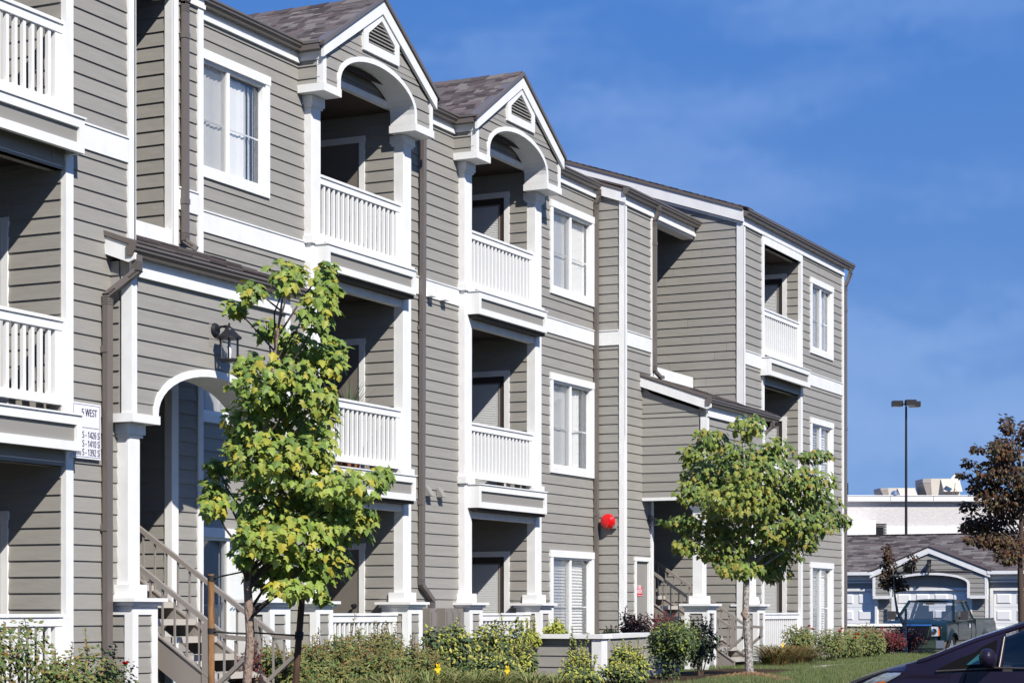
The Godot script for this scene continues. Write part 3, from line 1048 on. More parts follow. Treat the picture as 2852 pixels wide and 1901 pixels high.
	part(B, "rake_board", sh().prism(PackedVector2Array([Vector2(zf + 0.05, 8.33), Vector2(zf + 0.05, 8.53), Vector2(-18.5, 10.69), Vector2(-18.5, 10.49)]), Vector3(34.115, 0, 0), Vector3(0, 0, 1), Vector3.UP, Vector3(0.05, 0, 0)), M.white)
	part(B, "rake_trim", sh().prism(PackedVector2Array([Vector2(zf + 0.03, 8.285), Vector2(zf + 0.03, 8.328), Vector2(-18.5, 10.488), Vector2(-18.5, 10.445)]), Vector3(34.155, 0, 0), Vector3(0, 0, 1), Vector3.UP, Vector3(0.02, 0, 0)), M.white)
	part(B, "roof_edge", sh().prism(PackedVector2Array([Vector2(zf + 0.05, 8.533), Vector2(zf + 0.05, 8.585), Vector2(-18.5, 10.745), Vector2(-18.5, 10.693)]), Vector3(34.095, 0, 0), Vector3(0, 0, 1), Vector3.UP, Vector3(0.09, 0, 0)), M.brown)
	var rake := part(B, "wing_roof", sh().prism(PackedVector2Array([Vector2(zf + 0.15, 8.50), Vector2(zf + 0.15, 8.56), Vector2(-20.0, 11.24), Vector2(-20.0, 11.18)]), Vector3(34.12, 0, 0), Vector3(0, 0, 1), Vector3.UP, Vector3(6.54, 0, 0)), M.shingle1)
	for i in 46:   # the ends of the shingle courses show along the rake
		var z := zf + 0.14 - 0.13 * i
		var q := sh().box(34.09, 34.4, 0.0, 0.014, -0.17, 0.0)
		tiles.append([2.0 - i * 0.01, rake, Transform3D(Basis(Vector3(1, 0, 0), atan(1.0 / 3.0) - 0.03), Vector3(0, 8.562 + 0.13 * i / 3.0, z)), q.mesh(), rng.randi() % 5])
	each(B, "corner_board", M.white, [[34.18, 34.28, base, 8.28, zf, zf + 0.034], [34.166, 34.198, base, 8.34, zf - 0.09, zf + 0.034], [40.16, 40.262, base, 8.28, zf, zf + 0.034]])
	board("frieze", 34.19, 40.26, 8.335, 8.44, zf + 0.003, zf + 0.03)
	board("frieze", 34.19, 40.26, 8.278, 8.332, zf + 0.003, zf + 0.05)
	gutter_x(B, 34.12, 40.62, 8.535, zf + 0.04)
	band("F", 34.282, 35.2, zf)
	band("F", 37.6, 40.158, zf)
	wing_balcony(35.3, 37.44, true)
	part(B, "wall", sh().box(40.1, 40.25, base, 8.6, -24.0, zf - 0.165), M.siding)
	# ---- left wing
	holes = [[13.2, 15.35, 5.98, 8.13], [13.2, 15.35, 3.24, 5.60], [13.2, 15.35, 0.62, 2.85]]
	wall(B, "F", 9.5, 16.4, base, 8.4, zf, holes)
	each(B, "corner_board", M.white, [[16.31, 16.42, base, 8.28, zf, zf + 0.034], [16.402, 16.432, base, 8.28, zf - 0.1, zf + 0.034]])
	board("frieze", 9.5, 16.42, 8.335, 8.44, zf + 0.003, zf + 0.03)
	gutter_x(B, 9.4, 16.5, 8.535, zf + 0.04)
	band("F", 15.46, 16.308, zf)
	wing_balcony(13.2, 15.35, true)
	part(B, "wall", sh().box(16.25, 16.4, base, 8.38, -18.9, zf - 0.165), M.siding)
	# ---- shell: ends, back and the big roofs
	part(B, "wall", sh().box(9.5, 9.65, base, 8.6, -24.0, zf - 0.165), M.siding)
	part(B, "wall", sh().box(9.5, 40.25, base, 8.6, -24.15, -24.0), M.siding)
	for q in [[9.3, 16.55, zf + 0.15, 8.56, -20.0, 11.24], [16.56, 34.05, Z_MAIN + 0.12, 8.50, -20.0, 10.68]]:
		if q[0] < 10 or q[0] > 16:
			part(B, "main_roof", sh().prism(PackedVector2Array([Vector2(q[2], q[3] - 0.05), Vector2(q[2], q[3]), Vector2(q[4], q[5]), Vector2(q[4], q[5] - 0.05)]), Vector3(q[0], 0, 0), Vector3(0, 0, 1), Vector3.UP, Vector3(q[1] - q[0], 0, 0)), M.shingle1)
	part(B, "main_roof", sh().prism(PackedVector2Array([Vector2(-20.002, 11.15), Vector2(-20.002, 11.2), Vector2(-24.4, 8.62), Vector2(-24.4, 8.57)]), Vector3(9.3, 0, 0), Vector3(0, 0, 1), Vector3.UP, Vector3(31.3, 0, 0)), M.shingle1)
	porch(16.06, 18.86, true)
	porch(31.75, 34.63, false)
	downspouts(g1)
	place_rows(B, "plank", rows, "siding")
	place_rows(B, "shingle", tiles, "shingle")


func wing_balcony(x0: float, x1: float, glazed: bool) -> void:
	var B := block
	var zf := Z_WING
	var back := -13.95
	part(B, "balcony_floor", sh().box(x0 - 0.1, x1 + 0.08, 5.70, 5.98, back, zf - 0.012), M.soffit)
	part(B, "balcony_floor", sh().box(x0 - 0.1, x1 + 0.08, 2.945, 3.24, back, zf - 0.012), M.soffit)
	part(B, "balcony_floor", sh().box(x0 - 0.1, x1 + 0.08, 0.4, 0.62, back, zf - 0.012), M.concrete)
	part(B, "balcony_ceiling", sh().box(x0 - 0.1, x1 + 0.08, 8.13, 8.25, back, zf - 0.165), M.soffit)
	for f in [[0.62, 2.94, 2.45, 0.62], [3.24, 5.70, 5.215, 3.24], [5.98, 8.13, 7.93, 5.98]]:
		var zn := -12.315 if x0 > 30 else -12.70
		wall(B, "L", back, zf - 0.02, f[0], f[1], x1, [[zn - 0.98, zn, f[3], f[2]]], 0.12)
		side_door(x1, zn, zn - 0.98, f[3] + 0.01, f[2], glazed)
	part(B, "wall", sh().box(x0 - 0.14, x0, 0.4, 8.25, back, zf - 0.165), M.siding)
	part(B, "wall", sh().box(x0 - 0.14, x1 + 0.14, 0.4, 8.25, back - 0.14, back), M.siding)
	var s := sh()
	for p in [[x0 - 0.1, x0 + 0.005], [x1 - 0.005, x1 + 0.105]]:
		for y in [[0.45, 3.0], [3.32, 5.745], [6.07, 8.28]]: s.box(p[0], p[1], y[0], y[1], zf - 0.08, zf + 0.036)
	part(B, "balcony_post", s, M.white)
	board("beam", x0 + 0.006, x1 - 0.006, 8.13, 8.277, zf - 0.08, zf + 0.04)
	board("beam", x0 + 0.006, x1 - 0.006, 5.60, 5.695, zf - 0.08, zf + 0.01)
	board("beam", x0 + 0.006, x1 - 0.006, 2.85, 2.94, zf - 0.08, zf + 0.01)
	var gap := 0.118
	for q in [[6.985, 6.16], [4.225, 3.42], [1.482, 0.68]]: rail(x0, x1, zf - 0.04, q[0], q[1], gap)
	fascia_box(x0 - 0.16, x1 + 0.06, zf + 0.002, zf + 0.2, 5.745, 6.06)
	fascia_box(x0 - 0.16, x1 + 0.02, zf + 0.002, zf + 0.2, 2.985, 3.31)


func porch(x0: float, x1: float, left: bool) -> void:   # the hooded entrance in front of a stair
	var B := block
	var zf := Z_PORCH
	var zb := Z_WING if left else Z_BUMP
	var c := (x0 + x1) / 2.0
	var outer := PackedVector2Array([Vector2(x0, 3.40)])
	outer.append_array(ellipse_arc(c, 3.42, 1.02, 0.47, 3.40))
	outer.append_array(PackedVector2Array([Vector2(x1, 3.40), Vector2(x1, 4.88), Vector2(x0, 4.88)]))
	var o := part(B, "porch_wall", sh().prism(outer, Vector3(0, 0, zf - 0.12), Vector3.RIGHT, Vector3.UP, Vector3(0, 0, 0.118)), M.siding)
	var k := floori(3.40 / ROW)
	while k * ROW < 4.72:
		var stops := [maxf(3.40, k * ROW), minf(4.72, (k + 1) * ROW)]
		var crown := 3.42 + 0.46 + 0.075
		if crown > stops[0] + 0.01 and crown < stops[1] - 0.01: stops.insert(1, crown)
		for i in stops.size() - 1:
			var h := []
			for y in [stops[i], stops[i + 1]]:
				h.append(0.0 if y > crown - 0.001 else 1.065 * sqrt(1.0 - pow(maxf(0.0, y - 3.42) / (0.46 + 0.075), 2)))
			if stops[i] > crown - 0.002:
				plank(o, "F", x0 + 0.06, x1 - 0.06, stops[i], stops[i + 1], zf)
			else:
				plank_cut(o, "F", x0 + 0.06, c - h[0], x0 + 0.06, c - h[1], stops[i], stops[i + 1], zf)
				plank_cut(o, "F", c + h[0], x1 - 0.06, c + h[1], x1 - 0.06, stops[i], stops[i + 1], zf)
		k += 1
	arch_band(B, c, 3.42, 0.99, 0.455, 0.075, 3.40, zf + 0.034, zf - 0.10, zf - 0.42)
	# cheeks
	if left:
		wall(B, "L", zb, zf - 0.125, 3.40, 4.86, x0, [], 0.1)
	else:
		var w := wall(B, "L", zb, zf - 0.125, 3.40, 4.80, x0, [], 0.1)
		sub(w, "cheek_core", sh().prism(PackedVector2Array([Vector2(zf - 0.125, 4.801), Vector2(zb, 4.801), Vector2(zb, 5.2)]), Vector3(x0 + 0.002, 0, 0), Vector3(0, 0, 1), Vector3.UP, Vector3(0.09, 0, 0)), M.siding)
		for i in 3:
			var ya := (31.5 + i) * ROW
			plank_cut(w, "L", zb, zf - 0.05 - maxf(0, ya - 4.80) * 2.9, zb, zf - 0.05 - maxf(0, ya + ROW - 4.80) * 2.9, ya, ya + ROW, x0)
		board("porch_trim", x0 - 0.03, x0 + 0.09, 3.345, 3.398, zb, zf - 0.13)
	part(B, "cheek", sh().box(x1 - 0.1, x1, 3.40, 4.86, zb, zf - 0.125), M.siding)
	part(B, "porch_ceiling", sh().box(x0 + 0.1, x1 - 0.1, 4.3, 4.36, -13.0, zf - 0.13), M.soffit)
	var s: Shape
	each(B, "corner_board", M.white, [[x0 - 0.022, x0 + 0.065, 3.40, 4.70, zf - 0.09, zf + 0.03], [x1 - 0.065, x1 + 0.022, 3.40, 4.70, zf - 0.09, zf + 0.03]])
	board("frieze", x0 - 0.02, x1 + 0.02, 4.775, 4.90, zf + 0.003, zf + 0.03)
	board("frieze", x0 - 0.02, x1 + 0.02, 4.705, 4.772, zf + 0.003, zf + 0.05)
	each(B, "impost", M.white, [[x0 - 0.035, c - 0.985, 3.315, 3.398, zf - 0.36, zf + 0.05], [c + 0.985, x1 + 0.035, 3.315, 3.398, zf - 0.36, zf + 0.05]])
	# roof, rake and gutter
	var zr := zb - 0.0
	var rise := 0.36
	var ye := 4.985
	var xl := x0 - 0.10
	var xr := x1 + 0.24 if left else x1 + 0.5
	var top := ye + (zf + 0.12 - Z_BUMP) * rise
	s = sh().prism(PackedVector2Array([Vector2(zf + 0.14, ye - 0.03), Vector2(zf + 0.14, ye + 0.012), Vector2(Z_BUMP, top + 0.012), Vector2(Z_BUMP, top - 0.03)]), Vector3(maxf(xl, 16.42) if left else xl, 0, 0), Vector3(0, 0, 1), Vector3.UP, Vector3(xr - (maxf(xl, 16.42) if left else xl), 0, 0))
	var roof := part(B, "porch_roof", s, M.shingle1)
	if left:
		part(B, "porch_roof", sh().prism(PackedVector2Array([Vector2(zf + 0.14, ye - 0.03), Vector2(zf + 0.14, ye + 0.012), Vector2(zb, ye + 0.012 + 0.38 * rise), Vector2(zb, ye - 0.03 + 0.38 * rise)]), Vector3(xl, 0, 0), Vector3(0, 0, 1), Vector3.UP, Vector3(16.42 - xl, 0, 0)), M.shingle1)
	for i in 9:
		for j in 12:
			var z := zf + 0.15 - 0.135 * i
			var x := xl + 0.02 + 0.3 * j - 0.1 * (i % 3)
			if x < xl or x + 0.3 > xr or (left and x < 16.44 and i > 1) or (not left and x + 0.3 > 34.15 and i > 1): continue
			var y := ye + 0.014 + 0.135 * i * rise
			tiles.append([1.5 if left else 0.9, roof, Transform3D(Basis(Vector3(1, 0, 0), atan(rise) - 0.05), Vector3(x, y, z)), sh().box(0, 0.296, 0, 0.012, -0.17, 0).mesh(), rng.randi() % 5])
	s = sh().prism(PackedVector2Array([Vector2(zf + 0.12, ye - 0.14), Vector2(zf + 0.12, ye - 0.02), Vector2(zr, ye - 0.02 + (zf + 0.12 - zr) * rise), Vector2(zr, ye - 0.19 + (zf + 0.12 - zr) * rise), Vector2(zf + 0.05, ye - 0.19 + 0.07 * rise)]), Vector3(x0 - 0.10, 0, 0), Vector3(0, 0, 1), Vector3.UP, Vector3(0.04, 0, 0))
	part(B, "rake_board", s, M.white)
	s = sh().prism(PackedVector2Array([Vector2(zf + 0.13, ye - 0.018), Vector2(zf + 0.13, ye + 0.03), Vector2(zr, ye + 0.03 + (zf + 0.13 - zr) * rise), Vector2(zr, ye - 0.018 + (zf + 0.13 - zr) * rise)]), Vector3(x0 - 0.118, 0, 0), Vector3(0, 0, 1), Vector3.UP, Vector3(0.07, 0, 0))
	part(B, "roof_edge", s, M.brown)
	gutter_x(B, x0 - 0.12, xr, ye, zf + 0.035)
	# columns on piers
	for m in [x0 + 0.19, x1 - 0.19]:
		column(B, m - 0.095, m + 0.095, zf - 0.27, zf - 0.1, 1.632, 3.313, 0.13, 0.10)
		pier(B, m - 0.2, m + 0.2, zf - 0.37, zf + 0.03, 1.632)


func downspouts(g1: float) -> void:
	var B := block
	var zw := Z_WING + 0.06
	pipe(B, [Vector3(16.03, 4.88, Z_PORCH + 0.1), Vector3(16.03, 4.74, Z_PORCH + 0.1), Vector3(15.93, 4.52, zw + 0.01), Vector3(15.93, 0.5, zw + 0.01)], 0.085, 0.06, [Vector3(15.93, 4.0, zw), Vector3(15.93, 2.3, zw)])
	var zb := Z_BUMP + 0.07
	pipe(B, [Vector3(18.5, 8.32, zb + 0.06), Vector3(18.5, 8.24, zb + 0.06), Vector3(18.5, 8.10, zb), Vector3(18.5, 5.52, zb), Vector3(18.56, 5.44, zb + 0.1)], 0.078, 0.056, [Vector3(18.5, 7.75, zb), Vector3(18.5, 5.95, zb)])
	var zm := Z_MAIN + 0.06
	pipe(B, [Vector3(24.84, 8.40, zm + 0.03), Vector3(24.84, 1.86, zm), Vector3(25.14, 1.66, zm), Vector3(25.14, 0.5, zm)], 0.085, 0.06, [Vector3(24.84, 5.4, zm), Vector3(24.84, 3.0, zm)])
	pipe(B, [Vector3(30.9, 8.40, zm + 0.05), Vector3(30.9, 8.32, zm + 0.05), Vector3(30.87, 8.18, zm), Vector3(30.87, 0.5, zm)], 0.078, 0.056, [Vector3(30.87, 5.5, zm), Vector3(30.87, 3.1, zm)])
	pipe(B, [Vector3(32.2, 8.32, zb + 0.06), Vector3(32.2, 8.24, zb + 0.06), Vector3(32.17, 8.08, zb), Vector3(32.17, 5.55, zb), Vector3(32.26, 5.46, zb + 0.06), Vector3(32.36, 5.46, zb + 0.06)], 0.07, 0.05, [Vector3(32.17, 7.7, zb)])
	pipe(B, [Vector3(40.42, 8.44, zw + 0.06), Vector3(40.42, 8.34, zw + 0.06), Vector3(40.33, 8.08, zw - 0.02), Vector3(40.33, 0.5, zw - 0.02)], 0.08, 0.056, [Vector3(40.33, 7.6, zw - 0.02), Vector3(40.33, 5.2, zw - 0.02)])
	pipe(B, [Vector3(34.85, 4.88, Z_PORCH + 0.1), Vector3(34.85, 4.78, Z_PORCH + 0.1), Vector3(34.78, 4.6, Z_PORCH - 0.1), Vector3(34.78, 4.5, zw)], 0.08, 0.056)
	# bath vents and meter boxes on the wall between the gabled bays
	for q in [[25.10, 5.93], [25.49, 5.93], [25.06, 3.17], [25.41, 3.17]]:
		var s := sh()
		var x: float = q[0]
		var y: float = q[1]
		var z := Z_MAIN + 0.02
		s.hexa([Vector3(x - 0.06, y - 0.07, z), Vector3(x + 0.06, y - 0.07, z), Vector3(x - 0.06, y + 0.07, z), Vector3(x + 0.06, y + 0.07, z), Vector3(x - 0.06, y - 0.07, z + 0.11), Vector3(x + 0.06, y - 0.07, z + 0.11), Vector3(x - 0.06, y + 0.05, z + 0.03), Vector3(x + 0.06, y + 0.05, z + 0.03)])
		part(B, "wall_vent", s, M.white if y > 5 else M.panel)


# ------------------------------------------------------------------ outdoor stairs

func build_stairs() -> void:
	stairs(16.70, 17.58, -11.16, "brown painted outdoor staircase in the arched entrance beside the left pier")
	stairs(32.39, 33.27, -11.66, "brown painted outdoor staircase behind the right hand maple tree")


func stairs(xa: float, xb: float, zk: float, label: String) -> void:   # zk = the knee of the handrails
	var slope := 0.665
	var zk_end := zk + 0.10
	var T := thing("staircase", Vector3((xa + xb) / 2.0, GROUND, -11.3), label, "staircase", "outdoor entrance stairs")
	var up := 3.9
	var ztop := zk - up
	for x in [xa, xb]:
		var s := sh()
		var p := PackedVector2Array([Vector2(zk_end, GROUND), Vector2(zk_end, GROUND + 0.13), Vector2(ztop, GROUND + 0.13 + (zk_end - ztop) * slope), Vector2(ztop, GROUND - 0.20 + (zk_end - ztop) * slope), Vector2(zk_end - 0.3, GROUND)])
		s.prism(p, Vector3(x - 0.022, 0, 0), Vector3(0, 0, 1), Vector3.UP, Vector3(0.044, 0, 0))
		s.bar(Vector3(x, GROUND + 0.12, zk_end), Vector3(x, GROUND + 0.12 + (zk_end - ztop) * slope, ztop), 0.075, 0.014)
		part(T, "stringer", s, M.rail_paint)
		s = sh()
		var k := Vector3(x, 1.255, zk)
		s.bar(Vector3(x, 1.255 + up * slope, ztop), k, 0.045, 0.045)
		s.bar(k, Vector3(x, 1.235, zk + 0.27), 0.045, 0.045)
		s.bar(Vector3(x, 1.255, zk + 0.27), Vector3(x, 1.05, zk + 0.24), 0.04, 0.04, Vector3(1, 0, 0))
		s.bar(Vector3(x, 1.08, zk + 0.25), Vector3(x, 0.78, zk - 0.12), 0.04, 0.04)
		part(T, "handrail", s, M.rail_paint)
		part(T, "newel_post", sh().box(x - 0.035, x + 0.035, GROUND, 1.39, zk - 0.27, zk - 0.20), M.rail_paint)
		part(T, "newel_post", sh().box(x - 0.035, x + 0.035, GROUND, 2.62, zk - 2.02, zk - 1.95), M.rail_paint)
		for i in 24:
			var z := zk - 0.03 - 0.145 * i
			if i > 0 and (absf(z - zk + 0.23) < 0.06 or absf(z - zk + 1.98) < 0.06): continue
			var t := zk - z
			part(T, "baluster", sh().box(x - 0.009, x + 0.009, GROUND + 0.10 + (zk_end - z) * slope, 1.235 + t * slope, z - 0.009, z + 0.009), M.rail_paint)
		part(T, "baluster", sh().box(x - 0.009, x + 0.009, 0.93, 1.22, zk + 0.09, zk + 0.108), M.rail_paint)
	for i in 15:
		var y := GROUND + 0.175 * (i + 1)
		var z := zk_end - 0.263 * i
		part(T, "tread", sh().box(xa + 0.023, xb - 0.023, y - 0.06, y, z - 0.30, z), M.concrete)


# ------------------------------------------------------------------ the planter

func build_planter() -> void:
	var P := thing("planter_wall", Vector3(26, GROUND, -11.2), "low grey sided planter wall with a white cap below the balconies", "planter")
	var keep := block
	block = P
	wall(P, "L", -13.1, -10.83, GROUND - 0.2, 1.14, 25.06, [], 0.12)
	var o := part(P, "planter_side", sh().hexa_run(Vector3(25.2, GROUND - 0.2, -10.83), Vector3(29.6, GROUND - 0.2, -11.55), 0.78, 0.12), M.siding)
	for i in 4:
		var y := 1.138 - ROW * (4 - i)
		var f := Vector3(4.4, 0, -0.72)
		var d := f.normalized()
		var x := Transform3D(Basis(d * f.length(), Vector3.UP, d.cross(Vector3.UP)), Vector3(25.2, y, -10.83) + d.cross(Vector3.UP) * 0.062)
		piece(o, "plank", plank_mesh, M["siding%d" % (i % 4)], x)
	part(P, "corner_board", sh().box(25.0, 25.2, GROUND - 0.2, 1.13, -10.93, -10.79), M.white)
	var s := sh().box(24.97, 25.22, 1.142, 1.20, -13.1, -10.76)
	s.add(sh().hexa_run(Vector3(25.22, 1.142, -10.86), Vector3(29.62, 1.142, -11.58), 0.058, 0.25), Transform3D.IDENTITY)
	part(P, "cap", s, M.white)
	part(P, "planter_soil", sh().box(25.2, 29.5, 0.6, 1.0, -13.0, -11.6), M.soil)
	place_rows(P, "plank", rows, "siding")
	block = keep


# ------------------------------------------------------------------ lantern, signs, bell, meters

func text(parent: Node, words: String, at: Vector3, height: float, squeeze: float, m: Material, basis: Basis, called := "lettering", font := "Droid Sans", weight := 400) -> MeshInstance3D:
	var t := TextMesh.new()
	var f := SystemFont.new()
	f.font_names = PackedStringArray([font])
	f.font_weight = weight
	t.font = f
	t.text = words
	t.font_size = 64
	t.pixel_size = height / 46.0
	t.depth = 0.004
	t.horizontal_alignment = HORIZONTAL_ALIGNMENT_RIGHT
	t.vertical_alignment = VERTICAL_ALIGNMENT_BOTTOM
	var o := piece(parent, called, t, m, Transform3D(basis.scaled_local(Vector3(squeeze, 1, 1)), at))
	return o


func build_fixtures() -> void:
	# the address sign on the left wing
	var zs := Z_WING + 0.035
	var S := thing("address_sign", Vector3(15.63, 2.937, zs), "white address sign reading WEST half hidden behind the lowest left balcony edge", "sign")
	part(S, "sign_board", sh().box(15.417, 15.845, 2.937, 3.46, zs, zs + 0.018), M.sign_white)
	var s := sh()
	var e := 0.016
	for q in [[15.417 + e, 15.845 - e, 3.46 - e - 0.003, 3.46 - e], [15.417 + e, 15.845 - e, 2.937 + e, 2.937 + e + 0.003], [15.417 + e, 15.417 + e + 0.003, 2.937 + e + 0.003, 3.46 - e - 0.003], [15.845 - e - 0.003, 15.845 - e, 2.937 + e + 0.003, 3.46 - e - 0.003], [15.45, 15.815, 3.228, 3.232]]:
		s.box(q[0], q[1], q[2], q[3], zs + 0.018, zs + 0.02)
	part(S, "sign_border", s, M.ink)
	for q in [["5 WEST", 15.783, 3.318, 0.066, 0.78], ["S - 1426 S", 15.822, 3.113, 0.06, 0.72], ["S - 1410 S", 15.822, 3.031, 0.06, 0.72], ["1386 S - 1392 S", 15.822, 2.950, 0.06, 0.72]]:
		text(S, q[0], S.transform.affine_inverse() * Vector3(q[1], q[2], zs + 0.02), q[3], q[4], M.ink, Basis.IDENTITY)
	# the lantern on the left porch
	var zl := Z_PORCH + 0.02
	var L := thing("wall_lantern", Vector3(17.46, 3.95, zl), "black iron wall lantern with glass panes above the arched entrance", "lantern")
	var x := 17.46
	var y := 4.36
	part(L, "back_plate", sh().lathe(Vector3(x, y, zl), Vector3(0, 0, 1), [[0.0, 0.03], [0.05, 0.028], [0.068, 0.016], [0.075, 0.0]], 20), M.iron)
	part(L, "mount_block", sh().box(x - 0.10, x + 0.10, y - 0.17, y + 0.12, zl - 0.02, zl - 0.004), M.siding)
	var zc := zl + 0.17
	s = sh().tube([Vector3(x, y, zl + 0.02), Vector3(x, y + 0.03, zl + 0.07), Vector3(x, y + 0.035, zl + 0.13), Vector3(x, y + 0.02, zc)], [0.014, 0.012, 0.012, 0.014], 8)
	part(L, "bracket", s, M.iron)
	s = sh().lathe(Vector3(x, 0, zc), Vector3.UP, [[0.0, y + 0.07], [0.012, y + 0.055], [0.012, y + 0.03], [0.045, y + 0.005], [0.05, y - 0.01], [0.118, y - 0.075], [0.13, y - 0.082], [0.13, y - 0.1], [0.0, y - 0.1]], 8)
	part(L, "lantern_roof", s, M.iron)
	s = sh()
	for i in 6:
		var a := TAU * (i + 0.5) / 6.0
		var p := Vector3(x + 0.098 * cos(a), 0, zc + 0.098 * sin(a))
		s.box(p.x - 0.006, p.x + 0.006, y - 0.31, y - 0.1, p.z - 0.006, p.z + 0.006)
	s.lathe(Vector3(x, 0, zc), Vector3.UP, [[0.0, y - 0.335], [0.08, y - 0.335], [0.115, y - 0.32], [0.115, y - 0.305], [0.0, y - 0.305]], 6)
	part(L, "lantern_cage", s, M.iron)
	part(L, "lantern_glass", sh().lathe(Vector3(x, 0, zc), Vector3.UP, [[0.09, y - 0.305], [0.09, y - 0.1]], 6), M.glass)
	part(L, "bulb", sh().lathe(Vector3(x, 0, zc), Vector3.UP, [[0.0, y - 0.16], [0.02, y - 0.17], [0.026, y - 0.24], [0.02, y - 0.29], [0.02, y - 0.305]], 12), M.vinyl)
	# the alarm bell
	var A := thing("alarm_bell", Vector3(30.9, 2.86, -13.2), "glossy red round fire alarm bell on the grey siding", "alarm bell")
	part(A, "bell_dome", sh().lathe(Vector3(30.86, 2.975, -13.2), Vector3(-1, 0, 0), [[0.125, -0.01], [0.128, 0.0], [0.126, 0.02], [0.112, 0.055], [0.08, 0.078], [0.04, 0.088], [0.0, 0.09]], 32), M.red_gloss)
	part(A, "bell_box", sh().box(30.86, 30.926, 2.86, 2.99, -13.19, -13.07), M.panel)
	# the fire riser sign
	var R := thing("fire_riser_sign", Vector3(31.65, 1.757, Z_BUMP), "small red FIRE RISER sign on the narrow white framed door", "sign")
	var zr := Z_BUMP - 0.004
	part(R, "sign_board", sh().box(31.545, 31.77, 1.757, 1.93, zr, zr + 0.006), M.red_sign)
	s = sh().box(31.565, 31.75, 1.766, 1.774, zr + 0.006, zr + 0.008)
	part(R, "sign_line", s, M.sign_white)
	for q in [["FIRE", 31.728, 1.856], ["RISER", 31.75, 1.785]]:
		text(R, q[0], R.transform.affine_inverse() * Vector3(q[1], q[2], zr + 0.005), 0.062, 0.93 if q[0] == "FIRE" else 0.88, M.sign_white, Basis.IDENTITY, "lettering", "Droid Sans", 700)
	# number plate on the right porch
	var N := thing("number_plate", Vector3(34.5, 1.66, Z_PORCH), "small pale unit number plate on the white column base behind the right maple", "sign")
	part(N, "plate", sh().box(34.46, 34.56, 1.65, 1.75, Z_PORCH - 0.048, Z_PORCH - 0.038), M.sign_white)
	text(N, "9", N.transform.affine_inverse() * Vector3(34.55, 1.665, Z_PORCH - 0.038), 0.07, 0.8, M.ink, Basis.IDENTITY)
	# meter boxes at the foot of the wall
	var xs := [24.98, 25.43, 25.62, 25.81]
	var say := ["brown meter box just left of the crooked downspout foot", "brown meter box nearest the right of the crooked downspout foot", "brown meter box in the middle of the row of three", "brown meter box at the right end of the row by the pier"]
	for i in 4:
		var mx: float = xs[i]
		var W := thing("meter_box", Vector3(mx, 1.2, Z_MAIN + 0.02), say[i], "meter box", "meter boxes on the wall between the bays")
		part(W, "case", sh().box(mx - 0.085, mx + 0.085, 1.2, 1.55, Z_MAIN + 0.022, Z_MAIN + 0.16), M.meter)
		part(W, "cover", sh().box(mx - 0.065, mx + 0.065, 1.24, 1.50, Z_MAIN + 0.16, Z_MAIN + 0.185), M.meter)
		part(W, "conduit", sh().tube([Vector3(mx - 0.06, 1.2, Z_MAIN + 0.09), Vector3(mx - 0.06, 0.4, Z_MAIN + 0.09)], [0.02, 0.02], 8), M.meter)
	var V := thing("basket_light", Vector3(32.3, 2.95, Z_BUMP + 0.12), "small brown caged lamp beside the right stair opening", "wall lamp")
	s = sh().box(32.02, 32.10, 3.02, 3.12, Z_BUMP + 0.022, Z_BUMP + 0.06)
	part(V, "lamp_base", s, M.meter)
	s = sh()
	for i in 5: s.box(32.0 + 0.028 * i, 32.008 + 0.028 * i, 2.96, 3.06, Z_BUMP + 0.1, Z_BUMP + 0.11)
	s.box(31.995, 32.125, 3.06, 3.075, Z_BUMP + 0.022, Z_BUMP + 0.115)
	s.box(31.995, 32.125, 2.95, 2.962, Z_BUMP + 0.022, Z_BUMP + 0.115)
	part(V, "lamp_cage", s, M.meter)


# ------------------------------------------------------------------ the garages behind

